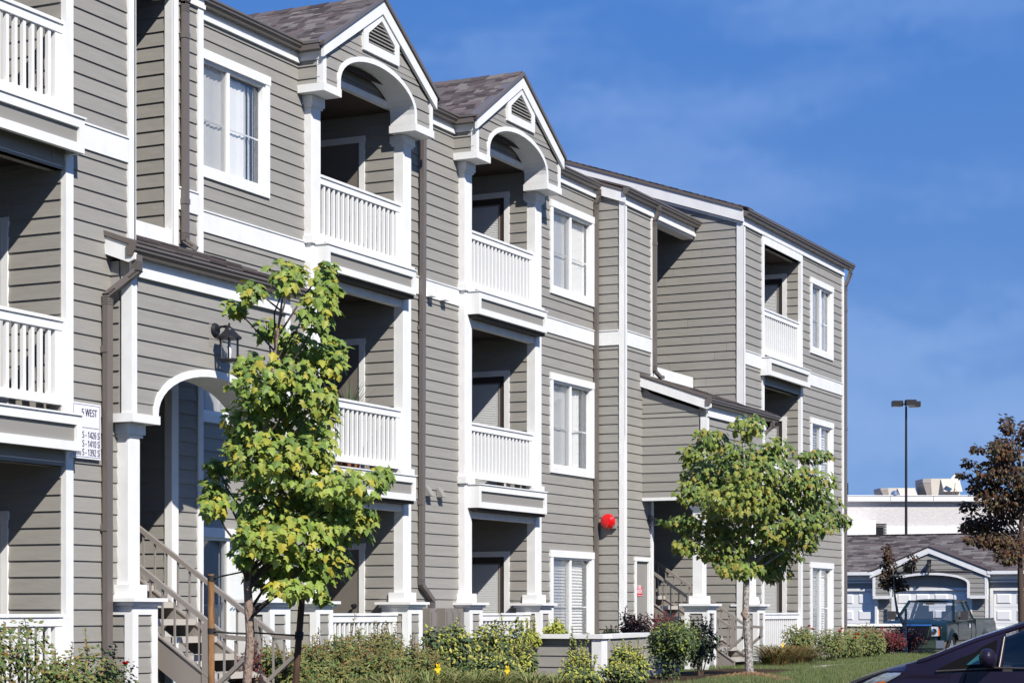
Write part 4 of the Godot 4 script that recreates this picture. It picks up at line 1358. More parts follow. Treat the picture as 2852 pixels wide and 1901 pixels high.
func build_garage() -> void:
	var G := thing("garage_building", Vector3(67, 0, -17), "low grey garage row with white doors and a small arched gable behind the pickup", "garage")
	var keep := block
	block = G
	var xf := 67.0
	var doors := [[-18.30, -15.81, 2.20], [-21.6, -18.98, 2.19], [-15.02, -12.4, 2.19], [-24.6, -22.0, 2.19]]
	var holes := []
	for d in doors: holes.append([d[0], d[1], 0.0, d[2]])
	wall(G, "L", -27.0, -11.0, 0.0, 2.72, xf, holes)
	part(G, "wall", sh().box(67.2, 74.0, 0, 2.7, -27.0, -26.85), M.siding)
	part(G, "wall", sh().box(67.2, 74.0, 0, 2.7, -11.15, -11.0), M.siding)
	part(G, "wall", sh().box(73.9, 74.05, 0, 2.7, -26.84, -11.16), M.siding)
	for d in doors:
		var s := sh()
		s.box(xf - 0.03, xf - 0.003, 0.0, d[2] + 0.08, d[0] - 0.1, d[0])
		s.box(xf - 0.03, xf - 0.003, 0.0, d[2] + 0.08, d[1], d[1] + 0.1)
		s.box(xf - 0.034, xf - 0.003, d[2], d[2] + 0.085, d[0] + 0.001, d[1] - 0.001)
		var trim := part(G, "garage_door", s, M.white)
		sub(trim, "door_sheet", sh().box(xf + 0.06, xf + 0.1, 0.02, d[2], d[0], d[1]), M.vinyl)
		var cols := 4
		for i in 4:
			sub(trim, "door_section", sh().box(xf + 0.045, xf + 0.06, 0.04 + i * 0.54, 0.04 + i * 0.54 + 0.53, d[0] + 0.005, d[1] - 0.005), M.vinyl)
			for j in cols:
				var w: float = (d[1] - d[0]) / cols
				var z0: float = d[0] + w * j + 0.09
				var y0 := 0.14 + i * 0.54
				var p := []
				for q in [[0.0, 0.045], [0.035, 0.02]]:
					for e in [[z0 + q[0], y0 + q[0]], [z0 + w - 0.18 - q[0], y0 + q[0]], [z0 + q[0], y0 + 0.33 - q[0]], [z0 + w - 0.18 - q[0], y0 + 0.33 - q[0]]]: p.append(Vector3(xf + q[1], e[1], e[0]))
				var r := sh()
				r.hexa(p)
				sub(trim, "door_panel", r, M.vinyl)
	# the gabled porch
	var xg := 66.75
	var c := -17.06
	var poly := PackedVector2Array([Vector2(-18.94, 1.98)])
	poly.append_array(PackedVector2Array([Vector2(-18.31, 1.98), Vector2(-18.31, 2.42)]))
	for i in 13:
		var t := PI - PI * i / 12.0
		poly.append(Vector2(c + 1.25 * cos(t), 2.42 + 0.3 * sin(t)))
	poly.append_array(PackedVector2Array([Vector2(-15.81, 1.98), Vector2(-15.18, 1.98), Vector2(-15.18, 2.72), Vector2(c, 3.48), Vector2(-18.94, 2.72)]))
	var o := part(G, "gable_wall", sh().prism(poly, Vector3(xg + 0.002, 0, 0), Vector3(0, 0, 1), Vector3.UP, Vector3(0.12, 0, 0)), M.siding)
	var k := 13
	while k * ROW < 3.4:
		var e := []
		for y in [k * ROW, (k + 1) * ROW]:
			var cut := maxf(0.0, (y - 2.66) / 0.404)
			var half := 0.0
			if y < 2.42: half = 1.33
			elif y < 2.8: half = 1.33 * sqrt(maxf(0.0, 1.0 - pow((y - 2.42) / 0.38, 2)))
			e.append([minf(-18.88 + cut, c), c - half, c + half, maxf(-15.24 - cut, c)])
		if e[0][2] - e[0][1] < 0.01:
			plank_cut(o, "L", e[0][0], e[0][3], e[1][0], e[1][3], k * ROW, (k + 1) * ROW, xg)
		else:
			plank_cut(o, "L", e[0][0], maxf(e[0][1], e[0][0]), e[1][0], maxf(e[1][1], e[1][0]), k * ROW, (k + 1) * ROW, xg)
			plank_cut(o, "L", minf(e[0][2], e[0][3]), e[0][3], minf(e[1][2], e[1][3]), e[1][3], k * ROW, (k + 1) * ROW, xg)
		k += 1
	var s := sh()
	var inner: Array[Vector2] = []
	var outer: Array[Vector2] = []
	inner.append(Vector2(c - 1.25, 1.95))
	outer.append(Vector2(c - 1.33, 1.95))
	for i in 17:
		var t := PI - PI * i / 16.0
		inner.append(Vector2(c + 1.25 * cos(t), 2.42 + 0.29 * sin(t)))
		outer.append(Vector2(c + 1.33 * cos(t), 2.42 + 0.37 * sin(t)))
	inner.append(Vector2(c + 1.25, 1.95))
	outer.append(Vector2(c + 1.33, 1.95))
	for i in inner.size() - 1:
		var p := []
		for x in [xg - 0.035, xg + 0.125]:
			for q in [inner[i], inner[i + 1], outer[i], outer[i + 1]]: p.append(Vector3(x, q.y, q.x))
		s.hexa(p)
	part(G, "arch_trim", s, M.white)
	s = sh()
	s.box(xg - 0.034, xg + 0.125, 1.93, 2.03, -18.96, -18.392)
	s.box(xg - 0.034, xg + 0.125, 1.93, 2.03, -15.728, -15.16)
	s.box(xg - 0.03, xg + 0.125, 2.03, 2.66, -18.97, -18.88)
	s.box(xg - 0.03, xg + 0.125, 2.03, 2.66, -15.24, -15.15)
	part(G, "corner_board", s, M.white)
	s = sh()
	for q in [-1.0, 1.0]:
		s.prism(PackedVector2Array([Vector2(c + q * 2.0, 2.62), Vector2(c + q * 2.0, 2.80), Vector2(c, 3.605), Vector2(c, 3.42)]), Vector3(xg - 0.07, 0, 0), Vector3(0, 0, 1), Vector3.UP, Vector3(0.05, 0, 0))
	part(G, "barge_board", s, M.white)
	s = sh()
	for q in [-1.0, 1.0]:
		s.prism(PackedVector2Array([Vector2(c + q * 2.05, 2.81), Vector2(c + q * 2.05, 2.84), Vector2(c, 3.66), Vector2(c, 3.63)]), Vector3(xg - 0.1, 0, 0), Vector3(0, 0, 1), Vector3.UP, Vector3(2.6, 0, 0))
	part(G, "gable_roof", s, M.shingle1)
	s = sh()
	s.box(xg - 0.03, xg - 0.003, 0.0, 1.93, -18.31, -18.21)
	for z in [-18.94, -15.28]: s.box(66.97, 66.997, 0.0, 2.6, z, z + 0.1)
	part(G, "corner_board", s, M.white)
	for zz in [[-27.0, -18.98], [-15.14, -11.0]]:
		part(G, "frieze", sh().box(66.96, 66.997, 2.55, 2.72, zz[0], zz[1]), M.white)
		part(G, "frieze", sh().box(66.94, 66.996, 2.46, 2.515, zz[0], zz[1]), M.white)
		part(G, "gutter", sh().box(66.66, 66.78, 2.72, 2.83, zz[0], zz[1]), M.white)
		part(G, "eave_soffit", sh().box(66.79, 67.0, 2.725, 2.755, zz[0], zz[1]), M.white)
	s = sh()
	s.bar(Vector3(66.7, 2.72, -19.05), Vector3(66.93, 2.45, -18.9), 0.08, 0.08)
	s.bar(Vector3(66.93, 2.46, -18.9), Vector3(66.93, 0.1, -18.9), 0.08, 0.08, Vector3(0, 0, 1))
	part(G, "downspout", s, M.white)
	# roof with shingle courses
	var run := Vector2(70.55 - 66.7, 4.18 - 2.84)
	var d := Vector3(run.x, run.y, 0).normalized()
	var nrm := Vector3(-d.y, d.x, 0)
	s = sh().prism(PackedVector2Array([Vector2(66.7, 2.80), Vector2(66.7, 2.835), Vector2(70.55, 4.175), Vector2(70.55, 4.14)]), Vector3(0, 0, -27.2), Vector3.RIGHT, Vector3.UP, Vector3(0, 0, 16.4))
	var roof := part(G, "roof", s, M.shingle1)
	part(G, "roof", sh().prism(PackedVector2Array([Vector2(70.552, 4.14), Vector2(70.552, 4.175), Vector2(74.4, 2.835), Vector2(74.4, 2.80)]), Vector3(0, 0, -27.2), Vector3.RIGHT, Vector3.UP, Vector3(0, 0, 16.4)), M.shingle1)
	var tile := sh().box(0, 0.2, 0, 0.014, 0, 0.4)
	var tm := tile.mesh()
	for i in 29:
		var z := -27.1 + 0.2 * (i % 2) + 0.1 * rng.randf()
		while z < -11.3:
			var at := Vector3(66.7, 2.838, z) + d * (0.138 * i)
			if not (at.y < 3.6 - absf(z - c) * 0.4):
				tiles.append([0.0, roof, Transform3D(Basis(d, nrm, Vector3(0, 0, 1)), at + nrm * 0.004 * rng.randf()), tm, rng.randi() % 5])
			z += 0.405
	s = sh()
	for i in 40: s.add(sh().box(-0.13, 0.13, 0.0, 0.03, 0.0, 0.36), Transform3D(Basis.IDENTITY, Vector3(70.55, 4.18, -27.0 + 0.4 * i)))
	part(G, "ridge_cap", s, M.shingle3)
	place_rows(G, "plank", rows, "siding")
	place_rows(G, "shingle", tiles, "shingle", 0)
	block = keep
	# its lantern
	var L := thing("wall_lantern", Vector3(66.6, 2.75, -17.06), "small black lantern on the garage gable above the arch", "lantern")
	s = sh().lathe(Vector3(xg - 0.13, 0, c), Vector3.UP, [[0, 3.17], [0.02, 3.14], [0.1, 3.04], [0.105, 3.02], [0, 3.02]], 8)
	s.lathe(Vector3(xg - 0.13, 0, c), Vector3.UP, [[0, 2.77], [0.06, 2.78], [0.07, 2.80], [0, 2.80]], 8)
	for i in 6: s.box(xg - 0.13 + 0.072 * cos(i * TAU / 6) - 0.006, xg - 0.13 + 0.072 * cos(i * TAU / 6) + 0.006, 2.8, 3.02, c + 0.072 * sin(i * TAU / 6) - 0.006, c + 0.072 * sin(i * TAU / 6) + 0.006)
	s.box(xg - 0.13, xg - 0.02, 3.1, 3.13, c - 0.02, c + 0.02)
	s.box(xg - 0.03, xg - 0.005, 3.0, 3.22, c - 0.06, c + 0.06)
	part(L, "lantern_cage", s, M.iron)
	part(L, "lantern_glass", sh().lathe(Vector3(xg - 0.13, 0, c), Vector3.UP, [[0.06, 2.8], [0.066, 3.02]], 8), M.glass)


# ------------------------------------------------------------------ the store, its roof units, the lot light

func build_store() -> void:
	var turn := Transform3D(Basis(Vector3.UP, -1.1198), Vector3(117.6, 0, -32.4))
	var block_m := mat(lin(0.62, 0.60, 0.595), 0.85, 0.0, 0.3)
	block_m.albedo_texture = noise_tex(0.03, 512, 61, false, 1.0, ramp(Color(0.88, 0.87, 0.87), Color(1, 1, 1)), 5)
	block_m.normal_enabled = true
	block_m.normal_texture = noise_tex(0.05, 512, 62, true, 2.0)
	tri_map(block_m, Vector3(0.25, 0.5, 0.25))
	var cap_m := mat(lin(0.72, 0.71, 0.72), 0.6)
	var S := Node3D.new()
	S.name = "store_building"
	S.transform = turn
	add_child(S, true)
	tag(S, "long white flat roofed store building far behind the garages", "store")
	piece(S, "wall", sh().box(-50, 60, 0, 7.96, -40, 0).mesh(), block_m)
	piece(S, "lower_wall", sh().box(-50, 60, 0, 6.45, 0.002, 0.12).mesh(), M.white)
	for i in 44:
		piece(S, "coping_panel", sh().box(-50 + i * 2.5, -50 + i * 2.5 + 2.47, 7.94, 8.24, 0.02, 0.34).mesh(), cap_m)
	piece(S, "coping_edge", sh().box(-50, 60, 8.242, 8.29, -0.1, 0.38).mesh(), M.white)
	piece(S, "coping_edge", sh().box(-50, 60, 7.90, 7.938, 0.002, 0.30).mesh(), block_m)
	var e := sh().box(-6.0, -1.1, 0, 6.78, 0.13, 1.6)
	piece(S, "loading_annex", e.mesh(), M.white)
	e = sh()
	for i in 10: e.box(-1.04, -0.35, 5.75 + i * 0.09, 5.80 + i * 0.09, 0.2, 0.9)
	piece(S, "louvre_box", e.mesh(), M.iron)
	var tan_m := mat(lin(0.5, 0.46, 0.40), 0.6)
	var grey_m := mat(lin(0.27, 0.25, 0.25), 0.6)
	for u in [[0.5, 1.08, 0.52, "tan rooftop unit with a slanted hood, left of the lot light pole", "RTU3"], [3.05, 1.16, 1.07, "larger tan rooftop unit with a slanted hood, right of the lot light pole", "RTU36"]]:
		var U := Node3D.new()
		U.name = nm(self, "rooftop_unit")
		U.transform = turn * Transform3D(Basis.IDENTITY, Vector3(u[0], 8.0, -0.6))
		add_child(U, true)
		tag(U, u[3], "rooftop unit", "rooftop units on the store roof")
		var k: float = u[1]
		var h: float = u[2] + 0.25
		var b := sh()
		b.hexa([Vector3(-0.45 * k, 0, -1.6), Vector3(1.02 * k, 0, -1.6), Vector3(-0.55 * k, h, -1.6), Vector3(1.02 * k, h, -1.6), Vector3(-0.45 * k, 0, 0), Vector3(1.02 * k, 0, 0), Vector3(-0.55 * k, h, 0), Vector3(1.02 * k, h, 0)])
		piece(U, "cabinet", b.mesh(), tan_m)
		b = sh()
		b.hexa([Vector3(-0.85 * k, 0, -1.2), Vector3(-0.46 * k, 0, -1.2), Vector3(-1.05 * k, h * 0.78, -1.2), Vector3(-0.56 * k, h * 0.8, -1.2), Vector3(-0.62 * k, 0, 0.3), Vector3(-0.4 * k, 0, 0.06), Vector3(-0.9 * k, h * 0.78, 0.3), Vector3(-0.46 * k, h * 0.8, 0.06)])
		piece(U, "coil_face", b.mesh(), M.meter)
		b = sh()
		b.hexa([Vector3(-1.05 * k, h * 0.79, -1.2), Vector3(-0.56 * k, h * 0.81, -1.2), Vector3(-1.05 * k, h * 0.97, -1.2), Vector3(-0.56 * k, h, -1.2), Vector3(-0.92 * k, h * 0.79, 0.32), Vector3(-0.46 * k, h * 0.81, 0.08), Vector3(-0.92 * k, h * 0.97, 0.32), Vector3(-0.46 * k, h, 0.08)])
		piece(U, "coil_top", b.mesh(), grey_m)
		b = sh()
		b.hexa([Vector3(0.12 * k, h * 0.42, 0.005), Vector3(1.0 * k, h * 0.42, 0.005), Vector3(0.04 * k, h * 0.96, 0.005), Vector3(0.98 * k, h * 0.96, 0.005), Vector3(0.12 * k, h * 0.4, 0.5), Vector3(1.06 * k, h * 0.4, 0.5), Vector3(0.04 * k, h * 0.97, 0.05), Vector3(0.98 * k, h * 0.97, 0.05)])
		piece(U, "hood", b.mesh(), tan_m)
		var tilt := Basis(Vector3(1, 0, 0), -atan(0.45 / (h * 0.56)))
		text(U, u[4], Vector3(0.82 * k, h * 0.52, 0.385), 0.13, 1.2, grey_m, tilt)
	# vent dome, antennas
	var V := solo("roof_vent", sh().lathe(turn * Vector3(0.25, 8.05, 0.2), Vector3.UP, [[0.12, 0.0], [0.12, 0.25], [0.24, 0.26], [0.23, 0.36], [0.15, 0.48], [0.0, 0.52]], 16), mat(Color(0.8, 0.8, 0.82), 0.25, 0.9), "shiny round metal roof vent in front of the left rooftop unit", "roof vent")
	V.name = "roof_vent"
	var A := Node3D.new()
	A.name = "dish_antenna"
	A.transform = turn * Transform3D(Basis.IDENTITY, Vector3(3.75, 8.27, 0.1))
	add_child(A, true)
	tag(A, "white diamond shaped panel antenna on a tripod on the store roof", "antenna")
	var q := 0.2
	piece(A, "panel", sh().prism(PackedVector2Array([Vector2(0, -0.3), Vector2(0.27, 0), Vector2(0, 0.3), Vector2(-0.27, 0)]), Vector3(0, 1.0, 0.3), Vector3.RIGHT, Vector3.UP, Vector3(0, 0, 0.03)).mesh(), M.white)
	var tp := sh().tube([Vector3(0, 0.1, 0), Vector3(0, 1.0, 0.28)], [0.018, 0.018], 6)
	for t in 3: tp.tube([Vector3(0, 0.45, 0.1), Vector3(0.26 * cos(t * 2.09 + 0.4), 0, 0.2 * sin(t * 2.09 + 0.4))], [0.012, 0.012], 5)
	piece(A, "tripod", tp.mesh(), M.meter)
	for a in [[5.2, 1.3, "thin mast antenna with wires on the store roof beside the purple tree"], [5.9, 1.9, "tall white mast antenna on the store roof behind the purple tree"], [-2.5, 0.75, "short dark pipe standing at the left end of the visible store roof"]]:
		var t := sh().tube([Vector3(0, 0, 0), Vector3(0, a[1], 0)], [0.035, 0.03], 6)
		if a[1] < 1.0: t = sh().box(-0.06, 0.06, 0, a[1], -0.06, 0.06)
		else:
			for w in 3: t.tube([Vector3(0, a[1] * 0.5, 0), Vector3(0.3 * cos(w * 2.09), 0, 0.3 * sin(w * 2.09))], [0.008, 0.008], 4)
			t.box(-0.16, -0.08, a[1] * 0.6, a[1] * 0.95, -0.03, 0.03)
		var N := piece(self, "mast_antenna" if a[1] > 1.0 else "roof_pipe", t.mesh(), M.iron if a[1] < 1.0 else M.plate, turn * Transform3D(Basis.IDENTITY, Vector3(a[0], 8.27, 0.0)))
		tag(N, a[2], "antenna" if a[1] > 1.0 else "pipe")
	# the parking lot light
	var P := Node3D.new()
	P.name = "lot_light"
	P.transform = Transform3D(Basis(Vector3.UP, -1.1198), Vector3(86.57, 0, -23.14))
	add_child(P, true)
	tag(P, "tall dark parking lot light pole with three box lamp heads", "street lamp")
	piece(P, "pole", sh().tube([Vector3(0, 0, 0), Vector3(0, 10.3, 0)], [0.075, 0.045], 10).mesh(), M.iron)
	piece(P, "pole_base", sh().tube([Vector3(0, 0, 0), Vector3(0, 0.7, 0)], [0.3, 0.3], 12).mesh(), M.concrete)
	for h in [[-0.38, 0.0], [0.11, 0.42], [0.42, -0.25]]:
		var b := sh().box(-0.22, 0.22, -0.12, 0.11, -0.2, 0.2)
		var head := piece(P, "lamp_head", b.mesh(), M.iron, Transform3D(Basis.IDENTITY, Vector3(h[0], 10.42, h[1])))
		piece(head, "lens", sh().box(-0.18, 0.18, -0.135, -0.122, -0.16, 0.16).mesh(), M.vinyl)
		piece(P, "arm", sh().bar(Vector3(0, 10.4, 0), Vector3(h[0] * 0.5, 10.4, h[1] * 0.6), 0.06, 0.05).mesh(), M.iron)


# ------------------------------------------------------------------ vehicles

func paint(c: Color, rough := 0.3) -> StandardMaterial3D:
	var m := mat(c, rough, 0.0, 0.3)
	m.clearcoat_enabled = true
	m.clearcoat = 0.3
	m.clearcoat_roughness = 0.03
	return m


func wheel(root: Node3D, at: Vector3, r: float, w: float, side: float, rim_m: Material) -> void:   # the axle lies along the root's own z; side = which way the hub looks
	var tyre := mat(lin(0.022, 0.021, 0.02), 0.9, 0.0, 0.3)
	var ax := Vector3(0, 0, side)
	var o := piece(root, "wheel", sh().lathe(at - ax * w / 2.0, ax, [[r * 0.66, 0.0], [r * 0.92, 0.0], [r, w * 0.16], [r, w * 0.84], [r * 0.92, w], [r * 0.66, w * 0.98]], 36).mesh(), tyre)
	var s := sh().lathe(at - ax * w / 2.0, ax, [[r * 0.66, w * 0.98], [r * 0.62, w * 0.9], [r * 0.58, w * 0.72], [r * 0.2, w * 0.8], [r * 0.17, w * 0.92], [0, w * 0.92]], 30)
	for k in 5:
		var a := TAU * k / 5.0 + 0.3
		var d := Vector3(cos(a), sin(a), 0)
		s.bar(at + ax * w * 0.40 + d * r * 0.12, at + ax * w * 0.38 + d * r * 0.62, r * 0.17, w * 0.1, ax)
	sub(o, "rim", s, rim_m)


func build_truck() -> void:
	var T := Node3D.new()
	T.name = "pickup_truck"
	T.transform = Transform3D(Basis(Vector3.UP, -0.05), Vector3(60.2, 0.02, -15.95))   # its own +x runs from the nose to the tailgate, +z is the driver's side
	add_child(T, true)
	tag(T, "dark teal pickup truck parked nose out in front of the garages", "pickup truck")
	var P := paint(lin(0.005, 0.016, 0.021), 0.35)
	var low := paint(lin(0.17, 0.16, 0.145), 0.45)
	var chrome := mat(Color(0.85, 0.85, 0.86), 0.12, 1.0)
	var black := mat(lin(0.012, 0.012, 0.013), 0.6)
	var lens := mat(Color(0.85, 0.87, 0.9), 0.08, 0.3, 0.8)
	var amber := mat(lin(0.7, 0.16, 0.01), 0.2)
	var W := 0.97
	# body sides and ends: sections along x, each from the sill over the top
	var arch := func(x: float, y: float) -> float:
		for w in [0.98, 4.52]:
			var d: float = 0.48 * 0.48 - (x - w) * (x - w)
			if d > 0.0: y = maxf(y, 0.38 + sqrt(d))
		return y
	for side in [-1.0, 1.0]:
		var g := []
		var n := 96
		for i in n + 1:
			var x := 0.05 + 5.6 * i / n
			var lo: float = arch.call(x, 0.63)
			var top := 1.08 + 0.1 * smoothstep(0.0, 0.5, x) if x < 1.3 else 1.2
			if x > 3.36: top = 1.27
			var tuck := 0.12 * (1.0 - smoothstep(0.0, 0.35, x))
			var r := []
			for k in 9:
				var t := k / 8.0
				var y := lerpf(lo, maxf(top, lo + 0.02), t)
				var bulge := 0.035 * sin(PI * clampf((y - 0.45) / 0.85, 0, 1)) - 0.05 * smoothstep(0.8, 1.0, t)
				for w in [0.98, 4.52]:   # flared arches
					var dd := Vector2(x - w, y - 0.38).length()
					bulge += 0.05 * (1.0 - smoothstep(0.48, 0.62, dd)) * (1.0 if dd > 0.47 else 0.0)
				r.append(Vector3(x, y, side * (W - tuck + bulge)))
			g.append(r)
		piece(T, "body_side", sh().grid(g, func(_p): return Vector3(0, 0, side)).mesh(), P)
		var gl := []
		for i in n + 1:
			var x := 0.12 + 5.5 * i / n
			var lo: float = arch.call(x, 0.36)
			var r := []
			for k in 4:
				var y := maxf(lo, lerpf(0.36, 0.63, k / 3.0))
				r.append(Vector3(x, y, side * (W - 0.015 - 0.06 * (1.0 - k / 3.0) - 0.1 * (1.0 - smoothstep(0.0, 0.4, x)))))
			gl.append(r)
		piece(T, "lower_body", sh().grid(gl, func(_p): return Vector3(0, 0, side)).mesh(), low)
		piece(T, "wheel_well", sh().box(0.45, 1.52, 0.4, 1.0, side * 0.5 - 0.02, side * 0.5 + 0.02).box(4.0, 5.05, 0.4, 1.0, side * 0.5 - 0.02, side * 0.5 + 0.02).mesh(), black)
		wheel(T, Vector3(0.98, 0.385, side * 0.85), 0.385, 0.25, side, chrome)
		wheel(T, Vector3(4.52, 0.385, side * 0.85), 0.385, 0.25, side, chrome)
		# head lamps with amber corners, mirrors, handles
		var h := sh()
		h.hexa([Vector3(0.02, 0.76, side * 0.55), Vector3(0.28, 0.76, side * 0.55), Vector3(0.03, 1.04, side * 0.6), Vector3(0.28, 1.04, side * 0.6), Vector3(0.07, 0.76, side * 0.83), Vector3(0.28, 0.76, side * 0.86), Vector3(0.08, 1.04, side * 0.83), Vector3(0.28, 1.04, side * 0.86)])
		var hl := piece(T, "headlight", h.mesh(), lens)
		h = sh().lathe(Vector3(0.02, 0.9, side * 0.7), Vector3(-1, 0, 0), [[0.09, -0.03], [0.085, 0.004], [0.0, 0.012]], 16)
		sub(hl, "reflector", h, chrome)
		h = sh()
		h.hexa([Vector3(0.06, 0.78, side * 0.82), Vector3(0.3, 0.78, side * 0.88), Vector3(0.07, 1.02, side * 0.82), Vector3(0.3, 1.02, side * 0.88), Vector3(0.09, 0.78, side * 0.905), Vector3(0.3, 0.78, side * 0.955), Vector3(0.1, 1.02, side * 0.9), Vector3(0.3, 1.02, side * 0.945)])
		piece(T, "turn_signal", h.mesh(), amber)
		h = sh().box(1.62, 1.80, 1.24, 1.50, minf(side * 1.02, side * 1.26), maxf(side * 1.02, side * 1.26))
		h.bar(Vector3(1.68, 1.28, side * 0.9), Vector3(1.72, 1.30, side * 1.05), 0.08, 0.08)
		piece(T, "wing_mirror", h.mesh(), mat(lin(0.06, 0.055, 0.055), 0.5))
		piece(T, "door_handle", sh().box(2.62, 2.78, 1.0, 1.12, minf(side * (W - 0.02), side * (W + 0.045)), maxf(side * (W - 0.02), side * (W + 0.045))).mesh(), chrome)
		piece(T, "door_seam", sh().box(2.9, 2.908, 0.64, 1.22, minf(side * (W + 0.0), side * (W + 0.04)), maxf(side * (W + 0.0), side * (W + 0.04))).mesh(), black)
		piece(T, "door_seam", sh().box(3.36, 3.372, 0.5, 1.26, minf(side * (W - 0.05), side * (W + 0.04)), maxf(side * (W - 0.05), side * (W + 0.04))).mesh(), black)
		piece(T, "door_seam", sh().box(1.52, 1.528, 0.64, 1.2, minf(side * (W + 0.0), side * (W + 0.038)), maxf(side * (W + 0.0), side * (W + 0.038))).mesh(), black)
	# bonnet
	var g := []
	for i in 13:
		var x := 0.06 + 1.36 * i / 12.0
		var r := []
		for k in 21:
			var t := -1.0 + 2.0 * k / 20.0
			var edge := 1.08 + 0.1 * smoothstep(0.0, 0.5, x)
			var y := edge + (0.06 + 0.035 * smoothstep(0.1, 1.2, x)) * (1.0 - pow(absf(t), 3.0)) - 0.05 * (1.0 - smoothstep(0.0, 0.12, x)) - 0.02 * exp(-pow((absf(t) - 0.62) / 0.07, 2))
			r.append(Vector3(x, y, t * (W - 0.012 - 0.12 * (1.0 - smoothstep(0.0, 0.35, x)))))
		g.append(r)
	piece(T, "bonnet", sh().grid(g, func(_p): return Vector3.UP).mesh(), P)
	# grille, bumper, air dam
	var s := sh().box(0.01, 0.06, 0.72, 1.09, -0.62, 0.62)
	piece(T, "grille", s.mesh(), black)
	s = sh()
	for i in 9: s.box(-0.004, 0.009, 0.745 + i * 0.036, 0.755 + i * 0.036, -0.5, 0.5)
	for i in 15: s.box(-0.004, 0.009, 0.73, 1.05, -0.5 + i * 0.0715, -0.492 + i * 0.0715)
	piece(T, "grille_mesh", s.mesh(), mat(lin(0.06, 0.06, 0.065), 0.4, 0.6))
	s = sh()
	s.hexa([Vector3(-0.02, 1.06, -0.63), Vector3(0.06, 1.06, -0.63), Vector3(0.0, 1.11, -0.66), Vector3(0.08, 1.11, -0.66), Vector3(-0.02, 1.06, 0.63), Vector3(0.06, 1.06, 0.63), Vector3(0.0, 1.11, 0.66), Vector3(0.08, 1.11, 0.66)])
	for q in [-1.0, 1.0]: s.hexa([Vector3(-0.02, 0.7, q * 0.48), Vector3(0.05, 0.7, q * 0.48), Vector3(-0.01, 1.06, q * 0.58), Vector3(0.05, 1.06, q * 0.58), Vector3(-0.01, 0.7, q * 0.54), Vector3(0.05, 0.7, q * 0.54), Vector3(0.0, 1.06, q * 0.64), Vector3(0.05, 1.06, q * 0.64)])
	piece(T, "grille_surround", s.mesh(), chrome)
	piece(T, "badge", sh().lathe(Vector3(-0.005, 0.9, 0), Vector3(-1, 0, 0), [[0.09, 0.0], [0.085, 0.012], [0.0, 0.018]], 18).mesh(), chrome)
	piece(T, "valance", sh().hexa_bend(0.04, 0.62, 0.77, W - 0.08, 0.16).mesh(), P)
	piece(T, "bumper", sh().hexa_bend(-0.05, 0.40, 0.63, W + 0.0, 0.2).mesh(), chrome)
	piece(T, "air_dam", sh().hexa_bend(0.0, 0.25, 0.40, W - 0.04, 0.2).mesh(), low)
	piece(T, "underbody", sh().box(0.3, 5.5, 0.3, 0.7, -0.49, 0.49).mesh(), black)
	# cab: roof, pillars, glass, seats
	var roofy := 1.86
	s = sh()
	g = []
	for i in 11:
		var x := 2.02 + 1.28 * i / 10.0
		var r := []
		for k in 15:
			var t := -1.0 + 2.0 * k / 14.0
			r.append(Vector3(x - 0.05 * (1.0 - t * t) * (1.0 if i == 0 else 0.0), roofy - 0.07 * pow(absf(t), 5.0) - 0.05 * pow((i - 5.5) / 5.5, 4.0) + 0.015, t * 0.70))
		g.append(r)
	piece(T, "cab_roof", sh().grid(g, func(_p): return Vector3.UP).mesh(), P)
	s = sh()
	for q in [-1.0, 1.0]:
		s.bar(Vector3(1.36, 1.2, q * 0.9), Vector3(2.04, 1.80, q * 0.69), 0.07, 0.07)
		s.bar(Vector3(2.9, 1.2, q * 0.93), Vector3(2.78, 1.80, q * 0.70), 0.10, 0.05)
		s.bar(Vector3(3.34, 1.2, q * 0.93), Vector3(3.28, 1.80, q * 0.69), 0.12, 0.08)
		s.bar(Vector3(2.0, 1.80, q * 0.69), Vector3(3.3, 1.80, q * 0.69), 0.06, 0.07)
		s.bar(Vector3(1.4, 1.2, q * 0.93), Vector3(3.36, 1.24, q * 0.94), 0.05, 0.05)
	s.bar(Vector3(3.3, 1.8, -0.69), Vector3(3.3, 1.8, 0.69), 0.08, 0.1)
	s.box(3.3, 3.37, 0.7, 1.3, -0.93, 0.93)
	piece(T, "cab_frame", s.mesh(), P)
	s = sh()
	s.hexa([Vector3(1.38, 1.21, -0.87), Vector3(1.38, 1.21, 0.87), Vector3(2.03, 1.80, -0.66), Vector3(2.03, 1.80, 0.66), Vector3(1.386, 1.21, -0.87), Vector3(1.386, 1.21, 0.87), Vector3(2.036, 1.80, -0.66), Vector3(2.036, 1.80, 0.66)])
	piece(T, "windscreen", s.mesh(), M.glass)
	piece(T, "rear_window", sh().box(3.33, 3.336, 1.3, 1.76, -0.66, 0.66).mesh(), M.glass)
	for q in [-1.0, 1.0]:
		s = sh()
		s.hexa([Vector3(1.5, 1.24, q * 0.9), Vector3(3.3, 1.24, q * 0.92), Vector3(2.06, 1.78, q * 0.70), Vector3(3.25, 1.78, q * 0.70), Vector3(1.5, 1.24, q * 0.905), Vector3(3.3, 1.24, q * 0.925), Vector3(2.06, 1.78, q * 0.705), Vector3(3.25, 1.78, q * 0.705)])
		piece(T, "side_window", s.mesh(), M.glass)
	s = sh()
	for q in [-0.42, 0.42]:
		s.box(2.55, 2.75, 0.8, 1.5, q - 0.26, q + 0.26)
		s.box(2.58, 2.70, 1.5, 1.68, q - 0.14, q + 0.14)
	s.box(1.45, 2.0, 1.0, 1.2, -0.85, 0.85)
	s.box(1.9, 1.94, 1.70, 1.77, -0.13, 0.13)
	piece(T, "seats", s.mesh(), mat(lin(0.05, 0.05, 0.052), 0.9))
	var ring := []
